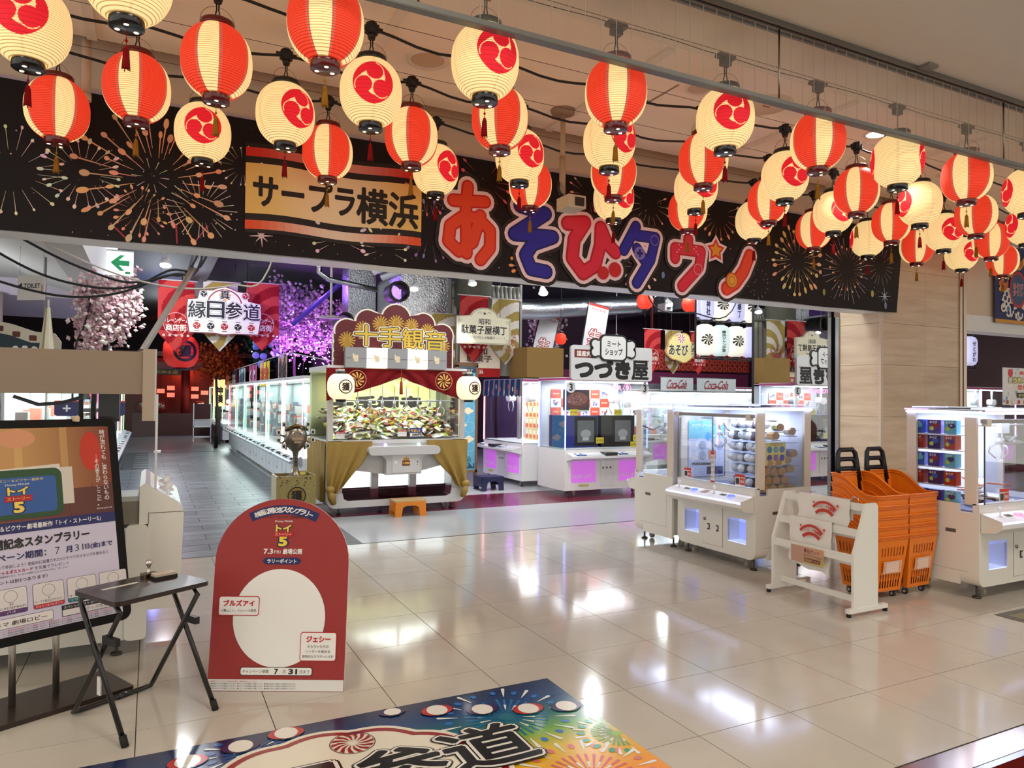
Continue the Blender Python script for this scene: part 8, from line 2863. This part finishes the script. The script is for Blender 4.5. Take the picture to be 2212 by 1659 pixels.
spot('white spot lamp above the exit sign, upper of two', 0.15, 8.6, 3.22, 0.3, 70)
spot('white spot lamp beside the black cables, lower of two', 0.16, 10.6, 3.28, -0.2, 70)
spot('white spot lamp over the candy-alley sign', 4.65, 10.8, 3.42, 0.3, 110)
spot('white spot lamp half hidden by the fireworks banner', 5.1, 9.2, 3.1, 0, 110)
spot('spot lamp by the tin hut, left of its pair', 3.9, 11.4, 3.35, -0.5, 60)
spot('spot lamp near the mirror, hanging from the dark ceiling', 8.2, 10.2, 3.25, 0.3, 110)
spot('spot lamp deep among the small red lanterns', 9.9, 14.2, 3.0, 0.2, 70)
spot('spot lamp in the right bay near the lantern rack', 13.6, 10.6, 2.95, 0.2, 90)
t = thing('projector', 'white ceiling projector between the small red lanterns', 'projector', (9.75, 12.2, 3.45))
B().box(-0.1, 0.1, -0.12, 0.12, 0, 0.16, S(190, 192, 194)).cyl((0, -0.12, 0.07), (0, -0.15, 0.07), 0.04, S(60, 60, 64)).build('body', t, SATIN)
B().cyl((0, 0, 0.16), (0, 0, 1.12), 0.012, S(160, 160, 160), 8).build('stem', t, METAL)


def cable(label, pts, r=0.012, col=BLACK):
    P = [Vector(p) for p in pts]
    out = []
    for i in range(len(P) - 1):
        p0, p1, p2, p3 = P[max(i - 1, 0)], P[i], P[i + 1], P[min(i + 2, len(P) - 1)]
        for k in range(6):
            f = k / 6
            out.append(0.5 * ((2 * p1) + (p2 - p0) * f + (2 * p0 - 5 * p1 + 4 * p2 - p3) * f * f + (3 * p1 - p0 - 3 * p2 + p3) * f ** 3))
    out.append(P[-1])
    o = B().tube(out, r, col, 6).build('cable', None, SATIN)
    tag(o, label, 'cable', 'ceiling cables')


cable('black cable swagging highest across the upper left', [(-1.6, 8.2, 3.35), (-1.0, 8.2, 3.0), (-0.6, 8.2, 2.82), (-0.2, 8.2, 2.72), (0.2, 8.2, 2.84), (0.45, 8.2, 3.0), (0.6, 8.2, 4.5)])
cable('black cable swagging in the middle of the upper left bundle', [(-1.6, 8.25, 3.1), (-1.05, 8.25, 2.78), (-0.6, 8.25, 2.66), (-0.2, 8.25, 2.68), (0.15, 8.25, 2.88), (0.5, 8.25, 3.05), (0.7, 8.25, 4.5)])
cable('black cable swagging lowest across the upper left', [(-1.6, 8.3, 2.75), (-1.1, 8.3, 2.6), (-0.7, 8.3, 2.55), (-0.3, 8.3, 2.62), (0.1, 8.3, 2.82), (0.4, 8.3, 3.02), (0.8, 8.3, 4.5)])
cable('thin white cable drooping below the banner edge', [(-1.2, 7.6, 3.1), (-0.4, 7.6, 2.74), (0.2, 7.6, 2.62), (0.7, 7.6, 2.68), (1.05, 7.6, 2.88), (1.4, 7.6, 4.5)], 0.008, S(200, 196, 188))
cable('black cable looping down behind the film-strip sign', [(-0.62, 9.0, 2.62), (-0.60, 9.0, 2.58), (-0.66, 9.0, 2.3), (-0.74, 9.0, 1.9), (-0.75, 9.0, 0.02)], 0.01)
cable('black cable drooping by the mirror', [(6.2, 8.6, 4.5), (6.6, 8.6, 3.05), (7.4, 8.6, 2.92), (8.2, 8.6, 3.0), (8.8, 8.6, 4.5)], 0.010)
t = thing('acrylic_tube', 'slanting clear acrylic tube beside the left pennant', 'tube', (0, 0, 0))
B().cyl((-0.056, 5.3, 1.875), (0.278, 6.3, 2.59), 0.022, S(210, 214, 216), 12).build('tube', t, clear((0.86, 0.88, 0.9), 1.5, 0.4, (0.86, 0.88, 0.9), 1.0))
B().cyl((0.278, 6.3, 2.59), (0.285, 6.32, 2.605), 0.025, S(150, 150, 152), 12).cyl((-0.064, 5.28, 1.86), (-0.056, 5.3, 1.875), 0.025, S(150, 150, 152), 12).build('end_cap', t, METAL)
# film-strip shop sign and hanging toilet sign at far left
t = thing('film_sign', 'teal film-strip shaped shop sign with a white character', 'sign', (-1.25, 9.3, 2.06))
f = south((0, 0, 0))
slab(f, [(-0.7, -0.35), (0.36, -0.35), (0.36, 0.1), (0.3, 0.19), (0.12, 0.2), (-0.08, 0.27), (-0.7, 0.40)], 0.05, S(206, 200, 180), S(160, 154, 140)).build('board', t, PRINT)
b = B()
b.poly(f, [(-0.7, -0.35), (0.24, -0.35), (0.24, 0.08), (0.08, 0.08), (-0.1, 0.15), (-0.7, 0.27)], S(24, 50, 60), 0.8)
for x, z in ((-0.2, 0.22), (-0.05, 0.165), (0.1, 0.13), (0.24, 0.13)):
    b.rrect(f, x - 0.035, x + 0.035, z - 0.03, z + 0.03, 0.01, S(90, 40, 26), 1)
b.text(f, '堂', 0.03, -0.10, 0.26, 0.26, S(226, 226, 220), 1.6, 0.05)
b.text(f, 'ボ', -0.32, -0.10, 0.26, 0.26, S(226, 226, 220), 1.6, 0.05)
b.rect(f, 0.26, 0.32, -0.35, 0.02, S(96, 44, 28), 1)
b.build('sign_print', t, PRINT)
B().cyl((-0.5, 0.02, 0.2), (-0.5, 0.02, 1.25), 0.012, S(150, 150, 150), 6).cyl((0.2, 0.02, 0.1), (0.2, 0.02, 1.25), 0.012, S(150, 150, 150), 6).build('hanger', t, METAL)
t = thing('toilet_sign', 'small white hanging toilet direction sign at far left', 'sign', (-1.14, 9.0, 2.70), R(-35))
B().box(-0.16, 0.16, 0, 0.012, -0.13, 0.13, S(226, 224, 222)).build('board', t, PRINT)
b = B().text(south((0, -0.001, 0)), '◀ TOILET', -0.02, 0.02, 0.26, 0.06, S(40, 40, 44), 0.6, 0.02)
b.rect(south((0, -0.001, 0)), 0.125, 0.135, -0.05, 0.03, S(180, 60, 60), 0.6)
b.build('lettering', t, PRINT)
for x in (-0.14, 0.14):
    B().cyl((x, 0.006, 0.13), (x, 0.006, 0.62), 0.002, S(150, 150, 150), 5).build('hanging_wire', t, METAL)
t = thing('folded_flag', 'folded cream cloth flag hanging on its pole at the left', 'flag', (-0.95, 8.7, 1.75))
b = B()
for k in range(10):
    a0, a1 = 2 * PI * k / 10, 2 * PI * (k + 1) / 10
    c = S(216, 210, 190) if k % 3 else S(170, 160, 120)
    r0, r1 = 0.02, 0.085
    b.add([(r1 * math.cos(a0) * (1 + 0.3 * (k % 2)), r1 * math.sin(a0), 0), (r1 * math.cos(a1) * (1 + 0.3 * ((k + 1) % 2)), r1 * math.sin(a1), 0), (r0 * math.cos(a1), r0 * math.sin(a1), 0.72), (r0 * math.cos(a0), r0 * math.sin(a0), 0.72)], [(0, 1, 2, 3)], c)
b.build('cloth', t, CLOTH)
B().cyl((0, 0, -1.75), (0, 0, 0.8), 0.01, S(206, 200, 190), 8).build('pole', t, SATIN)
# blue star-shaped game toppers at left, seen through the header gap
t = thing('game_topper', 'navy joystick-shaped topper boards above the left machines', 'sign', (-0.55, 8.7, 1.42))
for x in (-0.22, 0.2):
    tb = slab(south((x, 0, 0)), rr(-0.11, 0.11, -0.06, 0.10, 0.03), 0.02, S(22, 30, 96), S(20, 24, 60)).build('topper_board', t, PRINT)
    b = B()
    f = south((x, -0.002, 0.02))
    b.rect(f, -0.035, 0.035, -0.008, 0.008, S(230, 230, 240), 0.5)
    b.rect(f, -0.008, 0.008, -0.035, 0.035, S(230, 230, 240), 0.5)
    b.rect(f, -0.11, 0.11, 0.065, 0.08, S(196, 40, 46), 0.5)
    b.build('topper_print', tb, PRINT)
B().cyl((0, 0.03, -1.42), (0, 0.03, 0.1), 0.01, S(80, 80, 84), 8).box(-0.33, 0.31, 0.02, 0.04, -0.02, 0.02, S(80, 80, 84)).build('stand', t, SATIN)

bpy.data.scenes.remove(TS)
